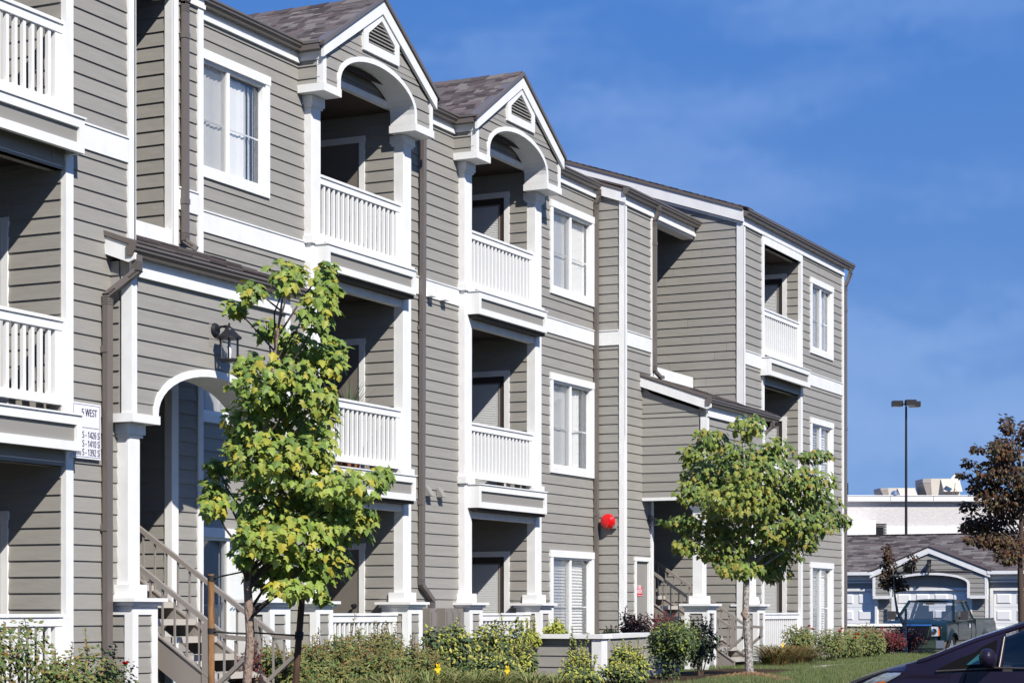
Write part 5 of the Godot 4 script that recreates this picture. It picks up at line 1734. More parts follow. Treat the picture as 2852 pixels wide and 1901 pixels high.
	for i in 21: ring.append(Vector3(2.05 + 0.06 * sin(TAU * i / 20), 1.18 + 0.17 * sin(TAU * i / 20), 0.42 + 0.18 * cos(TAU * i / 20)))
	var rr := []
	for i in 21: rr.append(0.016)
	piece(T, "steering_wheel", sh().tube(ring, rr, 6).mesh(), black)
	s = sh()
	s.bar(Vector3(1.40, 1.235, -0.7), Vector3(1.52, 1.31, 0.0), 0.02, 0.015)
	s.bar(Vector3(1.40, 1.235, 0.0), Vector3(1.52, 1.31, 0.7), 0.02, 0.015)
	piece(T, "wiper", s.mesh(), black)
	# bed
	s = sh().box(3.38, 5.64, 0.8, 0.86, -0.8, 0.8)
	s.box(5.6, 5.66, 0.65, 1.27, -0.9, 0.9)
	for q in [-1.0, 1.0]: s.box(3.38, 5.64, 1.25, 1.29, minf(q * 0.8, q * 0.95), maxf(q * 0.8, q * 0.95))
	for q in [-1.0, 1.0]: s.box(3.38, 5.64, 0.8, 1.25, minf(q * 0.8, q * 0.84), maxf(q * 0.8, q * 0.84))
	piece(T, "truck_bed", s.mesh(), P)


func build_car(called: String, at: Vector3, label: String, colour: Color) -> void:
	var T := Node3D.new()
	T.name = called
	T.transform = Transform3D(Basis(Vector3.UP, -PI / 2.0), at)   # its own +x runs from nose to tail, -z... +z is the kerb side seen from the camera
	add_child(T, true)
	tag(T, label, "car")
	var P := paint(colour, 0.32)
	var black := mat(lin(0.008, 0.008, 0.009), 0.7, 0.0, 0.1)
	var gasket := mat(lin(0.09, 0.08, 0.075), 0.35, 0.5)
	var W := 0.87
	# heights along the car: sill, shoulder line, crown of bonnet or roof
	var crown := func(x: float) -> float:
		var pts := [[0.0, 0.66], [0.12, 0.76], [0.3, 0.83], [0.55, 0.90], [0.85, 0.975], [1.08, 1.045]]
		for i in pts.size() - 1:
			if x <= pts[i + 1][0]: return lerpf(pts[i][1], pts[i + 1][1], (x - pts[i][0]) / (pts[i + 1][0] - pts[i][0]))
		return 1.045
	var half := func(x: float) -> float:
		return W - 0.30 * pow(clampf(1.0 - x / 0.75, 0, 1), 2.2) - 0.16 * pow(clampf((x - 3.6) / 0.88, 0, 1), 2.0)
	var belt := func(x: float) -> float:
		return minf(crown.call(x) - 0.012, 0.90 + 0.055 * smoothstep(1.0, 4.2, x)) if x > 0.6 else crown.call(x) - 0.05 * (1 - x / 0.6) - 0.012
	var arch := func(x: float, y: float) -> float:
		for w in [0.93, 3.63]:
			var d: float = 0.355 * 0.355 - (x - w) * (x - w)
			if d > 0.0: y = maxf(y, 0.31 + sqrt(d))
		return y
	var n := 90
	for side in [-1.0, 1.0]:
		var g := []
		for i in n + 1:
			var x := 4.48 * i / n
			var lo: float = arch.call(x, 0.2)
			var hi: float = belt.call(x)
			var w: float = half.call(x)
			var r := []
			for k in 13:
				var t := k / 12.0
				var y := lerpf(minf(lo, hi - 0.03), hi, t)
				var yy := (y - 0.2) / 0.75
				var inset := 0.07 * pow(clampf(1.0 - yy, 0, 1), 2.5) + 0.035 * pow(clampf(yy, 0, 1), 4.0) + 0.012 * exp(-pow((yy - 0.82) / 0.05, 2))
				r.append(Vector3(x, y, side * (w - inset)))
			g.append(r)
		piece(T, "body_side", sh().grid(g, func(_p): return Vector3(0, 0, side)).mesh(), P)
		wheel(T, Vector3(0.93, 0.31, side * 0.76), 0.31, 0.2, side, mat(Color(0.7, 0.7, 0.72), 0.3, 0.9))
		wheel(T, Vector3(3.63, 0.31, side * 0.76), 0.31, 0.2, side, mat(Color(0.7, 0.7, 0.72), 0.3, 0.9))
		piece(T, "wheel_well", sh().box(0.5, 1.35, 0.25, 0.8, side * 0.45 - 0.02, side * 0.45 + 0.02).box(3.2, 4.05, 0.25, 0.8, side * 0.45 - 0.02, side * 0.45 + 0.02).mesh(), black)
		# head lamp
		var lamp := []
		for i in 9:
			var t := i / 8.0
			var x := 0.16 + 0.60 * t
			var yt: float = belt.call(x) - 0.012
			var yb := lerpf(0.64, yt - 0.02, pow(t, 1.6))
			lamp.append([Vector3(x, yb, side * (half.call(x) - 0.008)), Vector3(x, lerpf(yb, yt, 0.5), side * (half.call(x) + 0.006)), Vector3(x, yt, side * (half.call(x) - 0.03))])
		var hl := piece(T, "headlight", sh().grid(lamp, func(_p): return Vector3(0, 0, side)).mesh(), mat(Color(0.62, 0.66, 0.7), 0.05, 0.5, 0.9))
		var amb := []
		for i in 5:
			var x := 0.36 + 0.24 * i / 4.0
			amb.append([Vector3(x, lerpf(0.70, 0.78, i / 4.0), side * (half.call(x) + 0.01)), Vector3(x, lerpf(0.755, 0.80, i / 4.0), side * (half.call(x) + 0.012))])
		sub(hl, "turn_signal", sh().grid(amb, func(_p): return Vector3(0, 0, side)), mat(lin(0.75, 0.14, 0.01), 0.15))
	# bonnet and cowl
	var g := []
	for i in 25:
		var x := 1.12 * i / 24.0
		var r := []
		for k in 25:
			var t := -1.0 + 2.0 * k / 24.0
			var w: float = half.call(x)
			var e: float = belt.call(x)
			var dome: float = crown.call(x) + 0.035 * smoothstep(0.0, 0.6, x)
			r.append(Vector3(x - 0.10 * (1.0 - t * t) * (1.0 - smoothstep(0.0, 0.6, x)), lerpf(dome, e, pow(absf(t), 5.0)), t * (w - 0.035)))
		g.append(r)
	piece(T, "bonnet", sh().grid(g, func(_p): return Vector3.UP).mesh(), P)
	g = []
	for k in 13:
		var t := -1.0 + 2.0 * k / 12.0
		var w: float = half.call(0.0)
		g.append([Vector3(-0.10 * (1.0 - t * t), 0.2, t * (w - 0.03)), Vector3(-0.13 * (1.0 - t * t), 0.42, t * w), Vector3(-0.10 * (1.0 - t * t), 0.66, t * (w - 0.03))])
	piece(T, "bumper", sh().grid(g, func(_p): return Vector3(-1, 0, 0)).mesh(), P)
	# roof and tail
	var ry := func(x: float) -> float:
		var pts := [[1.05, 1.05], [1.5, 1.235], [1.97, 1.395], [2.3, 1.46], [2.75, 1.49], [3.3, 1.455], [3.9, 1.31], [4.3, 1.13], [4.45, 0.98]]
		for i in pts.size() - 1:
			if x <= pts[i + 1][0]: return lerpf(pts[i][1], pts[i + 1][1], (x - pts[i][0]) / (pts[i + 1][0] - pts[i][0]))
		return 0.98
	var rw := func(x: float) -> float: return 0.80 - 0.22 * smoothstep(1.0, 2.2, x)
	g = []
	for i in 25:
		var x := 2.05 + 1.75 * i / 24.0
		var r := []
		for k in 21:
			var t := -1.0 + 2.0 * k / 20.0
			r.append(Vector3(x - 0.12 * (1.0 - t * t) * (1.0 if x < 2.3 else 0.0) * (2.3 - x) / 0.25, ry.call(x) + 0.04 * (1.0 - t * t) - 0.035 * pow(absf(t), 6.0), t * (rw.call(x) + 0.01)))
		g.append(r)
	piece(T, "roof", sh().grid(g, func(_p): return Vector3.UP).mesh(), P)
	var s := sh()
	for q in [-1.0, 1.0]:
		var pts := []
		var rad := []
		for i in 31:
			var x := 0.92 + 3.4 * i / 30.0
			pts.append(Vector3(x, (ry.call(x) - 0.02) if x > 1.05 else crown.call(x) - 0.005, q * rw.call(x)))
			rad.append(0.026)
		s.tube(pts, rad, 8)
		s.bar(Vector3(2.75, 0.93, q * 0.82), Vector3(2.72, 1.44, q * 0.60), 0.10, 0.03)
		s.bar(Vector3(3.75, 0.95, q * 0.80), Vector3(3.72, 1.36, q * 0.59), 0.22, 0.04)
	piece(T, "roof_rail", s.mesh(), P)
	g = []
	for k in 13:
		var t := -1.0 + 2.0 * k / 12.0
		g.append([Vector3(3.78, ry.call(3.78) + 0.03, t * 0.57), Vector3(4.28, 1.14, t * 0.6), Vector3(4.42, 1.0, t * 0.66), Vector3(4.47, 0.7, t * 0.7), Vector3(4.44, 0.25, t * 0.68)])
	piece(T, "tailgate", sh().grid(g, func(_p): return Vector3(1, 0.3, 0)).mesh(), P)
	for q in [-1.0, 1.0]:   # the panel between the belt line and the windscreen post, with the broad foot of the post
		g = []
		for i in 19:
			var x := 0.80 + 0.98 * i / 18.0
			var r := []
			for k in 6:
				var t := k / 5.0
				var hi: float = (ry.call(x) - 0.012) if x > 1.05 else crown.call(x) + 0.004
				var lo: float = belt.call(x) - 0.01
				r.append(Vector3(x, lerpf(lo, maxf(hi, lo + 0.004), t), q * lerpf(half.call(x) - 0.034, rw.call(x) + 0.012, t)))
			g.append(r)
		piece(T, "front_post_panel", sh().grid(g, func(_p): return Vector3(0, 0, q)).mesh(), P)
	# glass
	g = []
	for i in 9:
		var x := 1.0 + 1.1 * i / 8.0
		var r := []
		for k in 13:
			var t := -1.0 + 2.0 * k / 12.0
			r.append(Vector3(x - 0.14 * (1.0 - t * t), maxf(ry.call(x), 1.02) + 0.01 * (1.0 - t * t), t * (rw.call(x) - 0.02)))
		g.append(r)
	piece(T, "windscreen", sh().grid(g, func(_p): return Vector3(-0.6, 1, 0)).mesh(), M.glass)
	var tint := mat(Color(0.03, 0.06, 0.065, 0.5), 0.03, 0.0, 0.9)
	tint.transparency = BaseMaterial3D.TRANSPARENCY_ALPHA
	for q in [-1.0, 1.0]:
		g = []
		for i in 15:
			var x := 1.78 + 0.95 * i / 14.0
			var r := []
			for k in 7:
				var t := k / 6.0
				var y: float = lerpf(0.945, ry.call(x) - 0.05, t)
				r.append(Vector3(x, y, q * lerpf(0.825, rw.call(x) + 0.005, pow(t, 1.2))))
			g.append(r)
		piece(T, "side_window", sh().grid(g, func(_p): return Vector3(0, 0, q)).mesh(), tint)
		g = []
		for i in 15:
			var x := 2.8 + 0.9 * i / 14.0
			var r := []
			for k in 7:
				var t := k / 6.0
				r.append(Vector3(x, lerpf(0.955, ry.call(x) - 0.05, t), q * lerpf(0.82, rw.call(x) + 0.005, pow(t, 1.2))))
			g.append(r)
		piece(T, "side_window", sh().grid(g, func(_p): return Vector3(0, 0, q)).mesh(), tint)
		# the front quarter light: a black triangle with a small pane
		var tri := [Vector2(1.12, 0.915), Vector2(1.70, 0.955), Vector2(1.70, 1.225)]
		var zz := func(p: Vector2) -> float: return q * lerpf(0.84, rw.call(p.x) + 0.012, clampf((p.y - 0.91) / maxf(ry.call(p.x) - 0.95, 0.05), 0, 1))
		s = sh()
		var c3 := []
		for p in tri: c3.append(Vector3(p.x, p.y, zz.call(p) + q * 0.012))
		s.hexa([c3[0], c3[1], c3[0] + Vector3(0, 0.004, 0), c3[2], c3[0] + Vector3(0, 0, q * 0.006), c3[1] + Vector3(0, 0, q * 0.006), c3[0] + Vector3(0, 0.004, q * 0.006), c3[2] + Vector3(0, 0, q * 0.006)])
		var quarter := piece(T, "quarter_light", s.mesh(), black)
		var pts := []
		for p in [Vector2(1.42, 0.972), Vector2(1.66, 0.985), Vector2(1.64, 1.135), Vector2(1.56, 1.10)]: pts.append(Vector3(p.x, p.y, zz.call(p) + q * 0.022))
		s = sh()
		s.quad(pts[0], pts[1], pts[2], pts[3], Vector3(0, 0, q))
		sub(quarter, "pane", s, mat(lin(0.02, 0.09, 0.10), 0.04, 0.0, 0.9))
		s = sh()
		s.tube([c3[0] + Vector3(0, -0.012, q * 0.006), c3[1] + Vector3(0.03, -0.012, q * 0.006)], [0.011, 0.011], 6)
		s.tube([Vector3(1.7, 0.945, q * 0.845), Vector3(2.76, 0.935, q * 0.845)], [0.011, 0.011], 6)
		s.tube([Vector3(1.745, 0.95, q * 0.835), Vector3(1.765, 1.25, q * 0.69)], [0.016, 0.014], 6)
		sub(quarter, "window_trim", s, gasket)
		s = sh()
		var round := []
		for i in 15:
			var u := -PI / 2.0 + PI * i / 14.0
			round.append([0.088 * pow(cos(u), 0.8) if i > 0 and i < 14 else 0.0, 0.095 * sin(u)])
		s.add(sh().lathe(Vector3.ZERO, Vector3.UP, round, 24), Transform3D(Basis.from_scale(Vector3(0.95, 1.0, 1.25)), Vector3(1.66, 1.045, q * 0.955)))
		s.bar(Vector3(1.66, 0.965, q * 0.82), Vector3(1.66, 0.985, q * 0.93), 0.09, 0.05)
		piece(T, "wing_mirror", s.mesh(), P)
		piece(T, "door_handle", sh().box(2.5, 2.68, 0.80, 0.83, minf(q * 0.84, q * 0.885), maxf(q * 0.84, q * 0.885)).mesh(), P)
		piece(T, "door_seam", sh().tube([Vector3(1.36, 0.3, q * 0.855), Vector3(1.34, 0.6, q * 0.874), Vector3(1.42, 0.88, q * 0.848)], [0.005, 0.005, 0.005], 5).mesh(), black)
	# inside
	s = sh().box(0.3, 4.3, 0.24, 0.5, -0.7, 0.7)
	s.box(1.15, 1.75, 0.5, 0.96, -0.72, 0.72)
	for q in [-0.38, 0.38]:
		s.box(2.55, 2.75, 0.4, 1.05, q - 0.24, q + 0.24)
		s.box(2.6, 2.72, 1.07, 1.25, q - 0.13, q + 0.13)
		s.box(2.05, 2.6, 0.4, 0.58, q - 0.24, q + 0.24)
	s.box(3.6, 3.75, 0.5, 1.1, -0.66, 0.66)
	piece(T, "cabin", s.mesh(), mat(lin(0.09, 0.085, 0.08), 0.9))
	var ring := []
	var rr := []
	for i in 21:
		ring.append(Vector3(1.98 + 0.09 * sin(TAU * i / 20), 0.93 + 0.16 * sin(TAU * i / 20), 0.38 + 0.18 * cos(TAU * i / 20)))
		rr.append(0.016)
	piece(T, "steering_wheel", sh().tube(ring, rr, 6).mesh(), black)
	s = sh()
	s.bar(Vector3(0.98, 1.055, -0.5), Vector3(1.16, 1.115, 0.1), 0.02, 0.015)
	s.bar(Vector3(0.98, 1.055, 0.05), Vector3(1.16, 1.115, 0.6), 0.02, 0.015)
	piece(T, "wiper", s.mesh(), black)


# ------------------------------------------------------------------ trees

func maple_leaf(lobes: float) -> Shape:   # a five pointed leaf about one unit long, drooping from its stalk at the origin; it hangs along -y, faces +z
	var pts := [Vector2(0, 0), Vector2(0.30, 0.06), Vector2(0.42, -0.12), Vector2(0.27, -0.24), Vector2(0.56, -0.42), Vector2(0.25, -0.52), Vector2(0.20, -0.70), Vector2(0.0, -1.0)]
	var rim := []
	for p in pts: rim.append(Vector2(p.x * lobes, p.y))
	for i in range(pts.size() - 2, 0, -1): rim.append(Vector2(-pts[i].x * lobes, pts[i].y))
	var s := sh()
	var f := func(p: Vector2) -> Vector3: return Vector3(p.x, p.y, -0.34 * absf(p.x) - 0.22 * p.y * p.y + 0.05)
	var mid: Vector3 = f.call(Vector2(0, -0.32))
	for i in rim.size():
		s.tri(mid, f.call(rim[i]), f.call(rim[(i + 1) % rim.size()]))
	return s


func oval_leaf(w: float) -> Shape:   # a small pointed leaf one unit long
	var s := sh()
	var a := Vector3(0, 0, 0)
	var b := Vector3(w * 0.5, -0.45, -0.12)
	var c := Vector3(0, -1, -0.12)
	var d := Vector3(-w * 0.5, -0.45, -0.12)
	var m := Vector3(0, -0.5, 0.04)
	s.tri(a, b, m)
	s.tri(b, c, m)
	s.tri(c, d, m)
	s.tri(d, a, m)
	return s


func leaf_mat(extra := 0.6, rough := 0.5) -> StandardMaterial3D:
	var m := mat(Color(1, 1, 1), rough, 0.0, 0.35)
	m.vertex_color_use_as_albedo = true
	m.backlight_enabled = true
	m.backlight = Color(extra, extra, extra * 0.6)
	m.cull_mode = BaseMaterial3D.CULL_DISABLED
	return m


func leaf_xf(at: Vector3, out: Vector3, size: float, droop: float) -> Transform3D:
	var face := (out * 0.55 + light_from * 0.75 + Vector3(0, 0.15, 0) + Vector3(rng.randf() - 0.5, rng.randf() - 0.5, rng.randf() - 0.5) * 1.35).normalized()
	var down := (Vector3(0, -droop, 0) + out * 0.5 + Vector3(rng.randf() - 0.5, 0, rng.randf() - 0.5) * 1.1)
	down = (down - face * down.dot(face)).normalized()
	var y := -down
	var x := y.cross(face).normalized()
	return Transform3D(Basis(x, y, face) * size, at)


func scatter(root: Node3D, called: String, m: Mesh, mt: Material, xs: Array, cs: Array) -> MultiMeshInstance3D:
	var mm := MultiMesh.new()
	mm.transform_format = MultiMesh.TRANSFORM_3D
	mm.use_colors = true
	mm.mesh = m
	mm.instance_count = xs.size()
	for i in xs.size():
		mm.set_instance_transform(i, xs[i])
		mm.set_instance_color(i, cs[i])
	var o := MultiMeshInstance3D.new()
	o.name = nm(root, called)
	o.multimesh = mm
	o.material_override = mt
	root.add_child(o, true)
	o.set_meta("kind", "stuff")
	return o


func pick(cols: Array, shade := 0.25) -> Color:
	var c: Vector3 = cols[rng.randi() % cols.size()]
	var k := 1.0 - shade * rng.randf() + shade * 0.4
	return Color(c.x * k, c.y * k, c.z * k)


func leafy_tree(root: Node3D, blobs: Array, density: float, leaf: Shape, size: float, cols: Array, warm: Array, depth: float, singles: int, trunk: Array, trunk_r: Array, bark: Material, twig: Material, droop := 1.0) -> void:
	# trunk, then a limb from the trunk into each clump of leaves; the tree's own x runs across, y up, z towards the road
	part_here(root, "trunk", sh().tube(trunk, trunk_r, 10), bark)
	light_from = root.transform.basis.inverse() * Vector3(-0.72, 1.03, 1.0).normalized()
	var limbs := sh()
	var centres := []
	for b in blobs:
		var z := (rng.randf() - 0.5) * depth * (0.4 + 1.0 * clampf(1.0 - absf(b.x) / 1.3, 0.1, 1.0))
		centres.append(Vector3(b.x, b.y, z))
	for i in blobs.size():
		var c: Vector3 = centres[i]
		var best: Vector3 = trunk[trunk.size() - 1]
		var rr := 0.006
		var want := maxf(c.y - 0.10 - 0.75 * Vector2(c.x, c.z).length(), blobs_low(blobs) - 0.12 + 0.55 * rng.randf())
		for k in trunk.size() * 8:
			var f := minf(float(k) / 8.0, trunk.size() - 1.001)
			var j := int(f)
			var p: Vector3 = trunk[j].lerp(trunk[j + 1], f - j)
			if p.y <= want or k == 0:
				best = p
				rr = lerpf(trunk_r[j], trunk_r[j + 1], f - j) * 0.42
		var mid := best.lerp(c, 0.55) + Vector3(rng.randf() - 0.5, 0.3 * rng.randf(), rng.randf() - 0.5) * 0.12
		limbs.tube([best, mid, c, c + Vector3(0, blobs[i].w * 0.8, 0)], [maxf(rr, 0.008), maxf(rr * 0.6, 0.006), 0.004, 0.002], 6)
	part_here(root, "limbs", limbs, twig)
	var xs := []
	var cs := []
	for i in blobs.size():
		var b: Vector4 = blobs[i]
		var rz := clampf((b.z + b.w) * 0.5, 0.07, 0.42)
		var n := int(density * (b.z * b.w + b.z * rz + b.w * rz) / 3.0 * 4.0) + 6
		var tone := rng.randf()
		for k in n:
			var d := Vector3(rng.randfn(), rng.randfn(), rng.randfn()).normalized()
			var r := pow(rng.randf(), 0.42) * 1.08
			var at: Vector3 = centres[i] + Vector3(d.x * b.z, d.y * b.w, d.z * rz) * r
			var out := (d + Vector3(at.x * 0.5, 0, at.z * 0.8)).normalized()
			xs.append(leaf_xf(at, out, size * (0.65 + 0.6 * rng.randf()), droop))
			var edge := clampf(r * 0.75 + 0.35 * tone, 0.0, 1.0)
			cs.append(pick(warm) if rng.randf() < 0.30 * edge + 0.06 else pick(cols))
	# the largest leaves in view are pieces of their own, the rest one mass
	var order := []
	var eye := root.transform.affine_inverse() * EYE
	for i in xs.size(): order.append([xs[i].origin.distance_to(eye) - 1.6 * xs[i].basis.x.length(), i])
	order.sort_custom(func(p, q): return p[0] < q[0])
	var lm := leaf.mesh()
	var lmat := leaf_mat()
	var tones := {}
	var rx := []
	var rc := []
	for k in order.size():
		var i: int = order[k][1]
		if k < singles:
			var key := "%d" % (i % 10)
			if not tones.has(key):
				var q := mat(Color(cs[i].r, cs[i].g, cs[i].b).linear_to_srgb(), 0.5, 0.0, 0.35)
				q.backlight_enabled = true
				q.backlight = Color(0.6, 0.6, 0.36)
				q.cull_mode = BaseMaterial3D.CULL_DISABLED
				tones[key] = q
			piece(root, "leaf", lm, tones[key], xs[i])
		else:
			rx.append(xs[i])
			rc.append(cs[i])
	pass
	scatter(root, "crown", lm, lmat, rx, rc)


func blobs_low(blobs: Array) -> float:
	var y := 99.0
	for b in blobs: y = minf(y, b.y)
	return y


func part_here(root: Node3D, called: String, s: Shape, m: Material) -> MeshInstance3D:
	return piece(root, called, s.mesh(), m)


func stand(called: String, at: Vector3, label: String, category: String, group := "") -> Node3D:   # a root whose x runs across the view of the building, as the crowns below are measured
	var o := thing(called, at, label, category, group)
	o.rotation.y = -1.1198
	return o


func build_trees() -> void:
	var bark := mat(lin(0.23, 0.165, 0.135), 0.9)
	bark.normal_enabled = true
	bark.normal_texture = noise_tex(0.04, 256, 71, true, 8.0)
	tri_map(bark, Vector3(4, 1.2, 4))
	var pale := mat(lin(0.5, 0.49, 0.48), 0.9)
	pale.albedo_texture = noise_tex(0.035, 256, 72, false, 1.0, ramp(Color(0.35, 0.3, 0.28), Color(1.15, 1.15, 1.15)), 4)
	pale.normal_enabled = true
	pale.normal_texture = bark.normal_texture
	tri_map(pale, Vector3(3, 2, 3))
	var twig := mat(lin(0.06, 0.04, 0.032), 0.9)
	var green := [Vector3(0.19, 0.27, 0.05), Vector3(0.15, 0.225, 0.045), Vector3(0.24, 0.31, 0.06), Vector3(0.115, 0.185, 0.042)]
	var yellow := [Vector3(0.30, 0.31, 0.05), Vector3(0.36, 0.32, 0.045), Vector3(0.27, 0.31, 0.06)]
	# the left maple between its stakes
	var o := stand("maple_tree", Vector3(12.66, 0.0, -8.28), "young yellow green maple tree tied between two wooden stakes", "tree", "young maples on the lawn")
	var crown := [Vector4(0.27, 4.02, 0.15, 0.11), Vector4(0.31, 3.88, 0.08, 0.10), Vector4(0.56, 4.05, 0.07, 0.05), Vector4(0.56, 3.89, 0.11, 0.13), Vector4(0.53, 3.67, 0.14, 0.15), Vector4(0.03, 3.85, 0.09, 0.08), Vector4(-0.12, 3.75, 0.09, 0.06), Vector4(0.10, 3.61, 0.08, 0.08), Vector4(0.26, 3.53, 0.11, 0.11), Vector4(0.45, 3.44, 0.25, 0.15), Vector4(-0.02, 3.33, 0.10, 0.11), Vector4(0.61, 3.31, 0.11, 0.10), Vector4(0.23, 3.17, 0.35, 0.20), Vector4(0.02, 2.91, 0.21, 0.21), Vector4(0.38, 2.91, 0.26, 0.22), Vector4(0.58, 3.03, 0.10, 0.14), Vector4(-0.03, 2.66, 0.15, 0.17)]
	crown.append_array([Vector4(0.26, 2.60, 0.35, 0.21), Vector4(0.55, 2.69, 0.11, 0.15), Vector4(-0.28, 2.60, 0.10, 0.07), Vector4(-0.30, 2.43, 0.11, 0.11), Vector4(-0.21, 2.27, 0.10, 0.10), Vector4(0.10, 2.28, 0.21, 0.19), Vector4(0.42, 2.31, 0.31, 0.19), Vector4(0.73, 2.40, 0.29, 0.14), Vector4(0.99, 2.50, 0.11, 0.08), Vector4(0.35, 2.02, 0.33, 0.17), Vector4(0.68, 2.15, 0.23, 0.16), Vector4(0.85, 2.19, 0.11, 0.08), Vector4(0.07, 2.02, 0.15, 0.14), Vector4(0.23, 1.80, 0.29, 0.13), Vector4(0.55, 1.86, 0.21, 0.14), Vector4(-0.02, 1.90, 0.08, 0.08), Vector4(0.38, 1.67, 0.21, 0.07), Vector4(0.54, 1.60, 0.05, 0.04)])
	leafy_tree(o, crown, 1450.0, maple_leaf(1.0), 0.068, green, yellow, 0.62, 300, [Vector3(-0.02, 0.3, 0), Vector3(-0.01, 0.9, 0), Vector3(0.02, 1.3, 0), Vector3(0.0, 1.7, 0), Vector3(0.06, 2.4, 0), Vector3(0.16, 3.1, 0), Vector3(0.27, 3.9, 0)], [0.045, 0.034, 0.034, 0.031, 0.024, 0.015, 0.006], bark, twig)
	# stakes and their straps
	var wood := mat(lin(0.36, 0.19, 0.085), 0.85)
	wood.albedo_texture = noise_tex(0.02, 256, 73, false, 1.0, ramp(Color(0.6, 0.58, 0.55), Color(1, 1, 1)), 4)
	tri_map(wood, Vector3(6, 0.8, 6))
	var dark_wood := mat(lin(0.105, 0.052, 0.036), 0.85)
	dark_wood.albedo_texture = wood.albedo_texture
	tri_map(dark_wood, Vector3(6, 0.8, 6))
	var rubber := mat(lin(0.012, 0.012, 0.013), 0.7)
	var a := stand("tree_stake", Vector3(12.55, 0.36, -8.52), "orange brown round wooden stake left of the left maple trunk", "stake", "stakes of the left maple")
	part_here(a, "post", sh().tube([Vector3(0.0, 0, 0), Vector3(-0.005, 1.415, 0)], [0.025, 0.025], 14), wood)
	part_here(a, "strap", sh().tube([Vector3(0.0, 1.385, 0.02), Vector3(0.13, 1.41, 0.03), Vector3(0.29, 1.445, 0.0)], [0.008, 0.006, 0.006], 6), rubber)
	part_here(a, "strap", sh().tube([Vector3(0.0, 1.0, 0.02), Vector3(0.14, 0.985, 0.02), Vector3(0.27, 0.98, 0.0)], [0.010, 0.007, 0.008], 6), rubber)
	for y in [1.0, 1.385]: part_here(a, "strap_loop", sh().tube([Vector3(0, y - 0.02, 0), Vector3(0, y + 0.02, 0)], [0.030, 0.030], 12), rubber)
	var b := stand("tree_stake", Vector3(13.26, 0.3, -8.2), "dark leaning wooden stake right of the left maple trunk", "stake", "stakes of the left maple")
	part_here(b, "post", sh().tube([Vector3(-0.08, 0, 0), Vector3(-0.045, 0.55, 0), Vector3(0.02, 1.40, 0)], [0.027, 0.026, 0.025], 14), dark_wood)
	part_here(b, "strap", sh().tube([Vector3(0.0, 1.02, 0.03), Vector3(-0.18, 1.03, 0.0), Vector3(-0.39, 1.04, -0.3)], [0.008, 0.006, 0.008], 6), rubber)
	part_here(b, "strap_loop", sh().tube([Vector3(-0.012, 0.99, 0), Vector3(-0.006, 1.05, 0)], [0.033, 0.033], 12), rubber)
	# the right maple in its mulch ring
	o = stand("maple_tree", Vector3(27.47, 0.0, -9.6), "round crowned green maple tree with pale bark in a mulch ring", "tree", "young maples on the lawn")
	crown = [Vector4(-0.09, 4.04, 0.25, 0.17), Vector4(-0.59, 3.90, 0.25, 0.15), Vector4(-0.77, 3.72, 0.18, 0.17), Vector4(-0.12, 3.71, 0.55, 0.22), Vector4(0.44, 3.82, 0.24, 0.15), Vector4(0.93, 3.69, 0.27, 0.10), Vector4(-0.48, 3.41, 0.46, 0.23), Vector4(0.12, 3.41, 0.52, 0.24), Vector4(0.79, 3.30, 0.39, 0.21), Vector4(-0.82, 3.16, 0.24, 0.18), Vector4(-0.18, 3.04, 0.58, 0.28), Vector4(0.49, 3.04, 0.49, 0.23), Vector4(1.09, 3.04, 0.27, 0.19), Vector4(1.33, 2.78, 0.16, 0.11)]
	crown.append_array([Vector4(-0.94, 2.74, 0.24, 0.13), Vector4(-1.19, 2.77, 0.10, 0.05), Vector4(-0.42, 2.68, 0.49, 0.23), Vector4(0.25, 2.62, 0.49, 0.23), Vector4(0.79, 2.74, 0.36, 0.21), Vector4(-0.89, 2.41, 0.23, 0.12), Vector4(-0.36, 2.35, 0.42, 0.19), Vector4(0.37, 2.32, 0.47, 0.19), Vector4(0.85, 2.50, 0.21, 0.15), Vector4(-0.18, 2.08, 0.32, 0.12), Vector4(0.38, 2.08, 0.27, 0.16)])
	var green2 := [Vector3(0.165, 0.23, 0.05), Vector3(0.12, 0.185, 0.045), Vector3(0.21, 0.265, 0.055), Vector3(0.09, 0.15, 0.04)]
	leafy_tree(o, crown, 950.0, maple_leaf(0.95), 0.08, green2, [Vector3(0.24, 0.25, 0.055), Vector3(0.26, 0.22, 0.05), Vector3(0.2, 0.23, 0.05)], 1.2, 300, [Vector3(0.02, 0.4, 0), Vector3(0.0, 0.9, 0), Vector3(-0.04, 1.5, 0), Vector3(-0.03, 2.0, 0), Vector3(-0.05, 2.8, 0), Vector3(-0.05, 3.4, 0), Vector3(-0.08, 4.0, 0)], [0.075, 0.055, 0.05, 0.045, 0.034, 0.02, 0.008], pale, pale)
	part_here(o, "trunk_knot", sh().tube([Vector3(-0.035, 1.40, 0.03), Vector3(-0.085, 1.47, 0.05), Vector3(-0.05, 1.56, 0.03)], [0.03, 0.038, 0.02], 8), bark)
	var mulch := mat(lin(0.2, 0.115, 0.065), 0.95)
	mulch.albedo_texture = noise_tex(0.15, 256, 74, false, 1.0, ramp(Color(0.4, 0.38, 0.36), Color(1.1, 1.05, 1)), 3)
	mulch.normal_enabled = true
	mulch.normal_texture = noise_tex(0.16, 256, 75, true, 12.0)
	tri_map(mulch, Vector3(2.2, 2.2, 2.2))
	var chips_x := []
	var chips_c := []
	var m := solo("mulch_ring", sh().lathe(Vector3(27.47, GROUND - 0.02, -9.6), Vector3.UP, [[0.55, 0.0], [0.4, 0.05], [0.2, 0.09], [0.0, 0.1]], 24), mulch, "brown bark mulch mound round the right maple trunk", "mulch")
	m.set_meta("kind", "stuff")
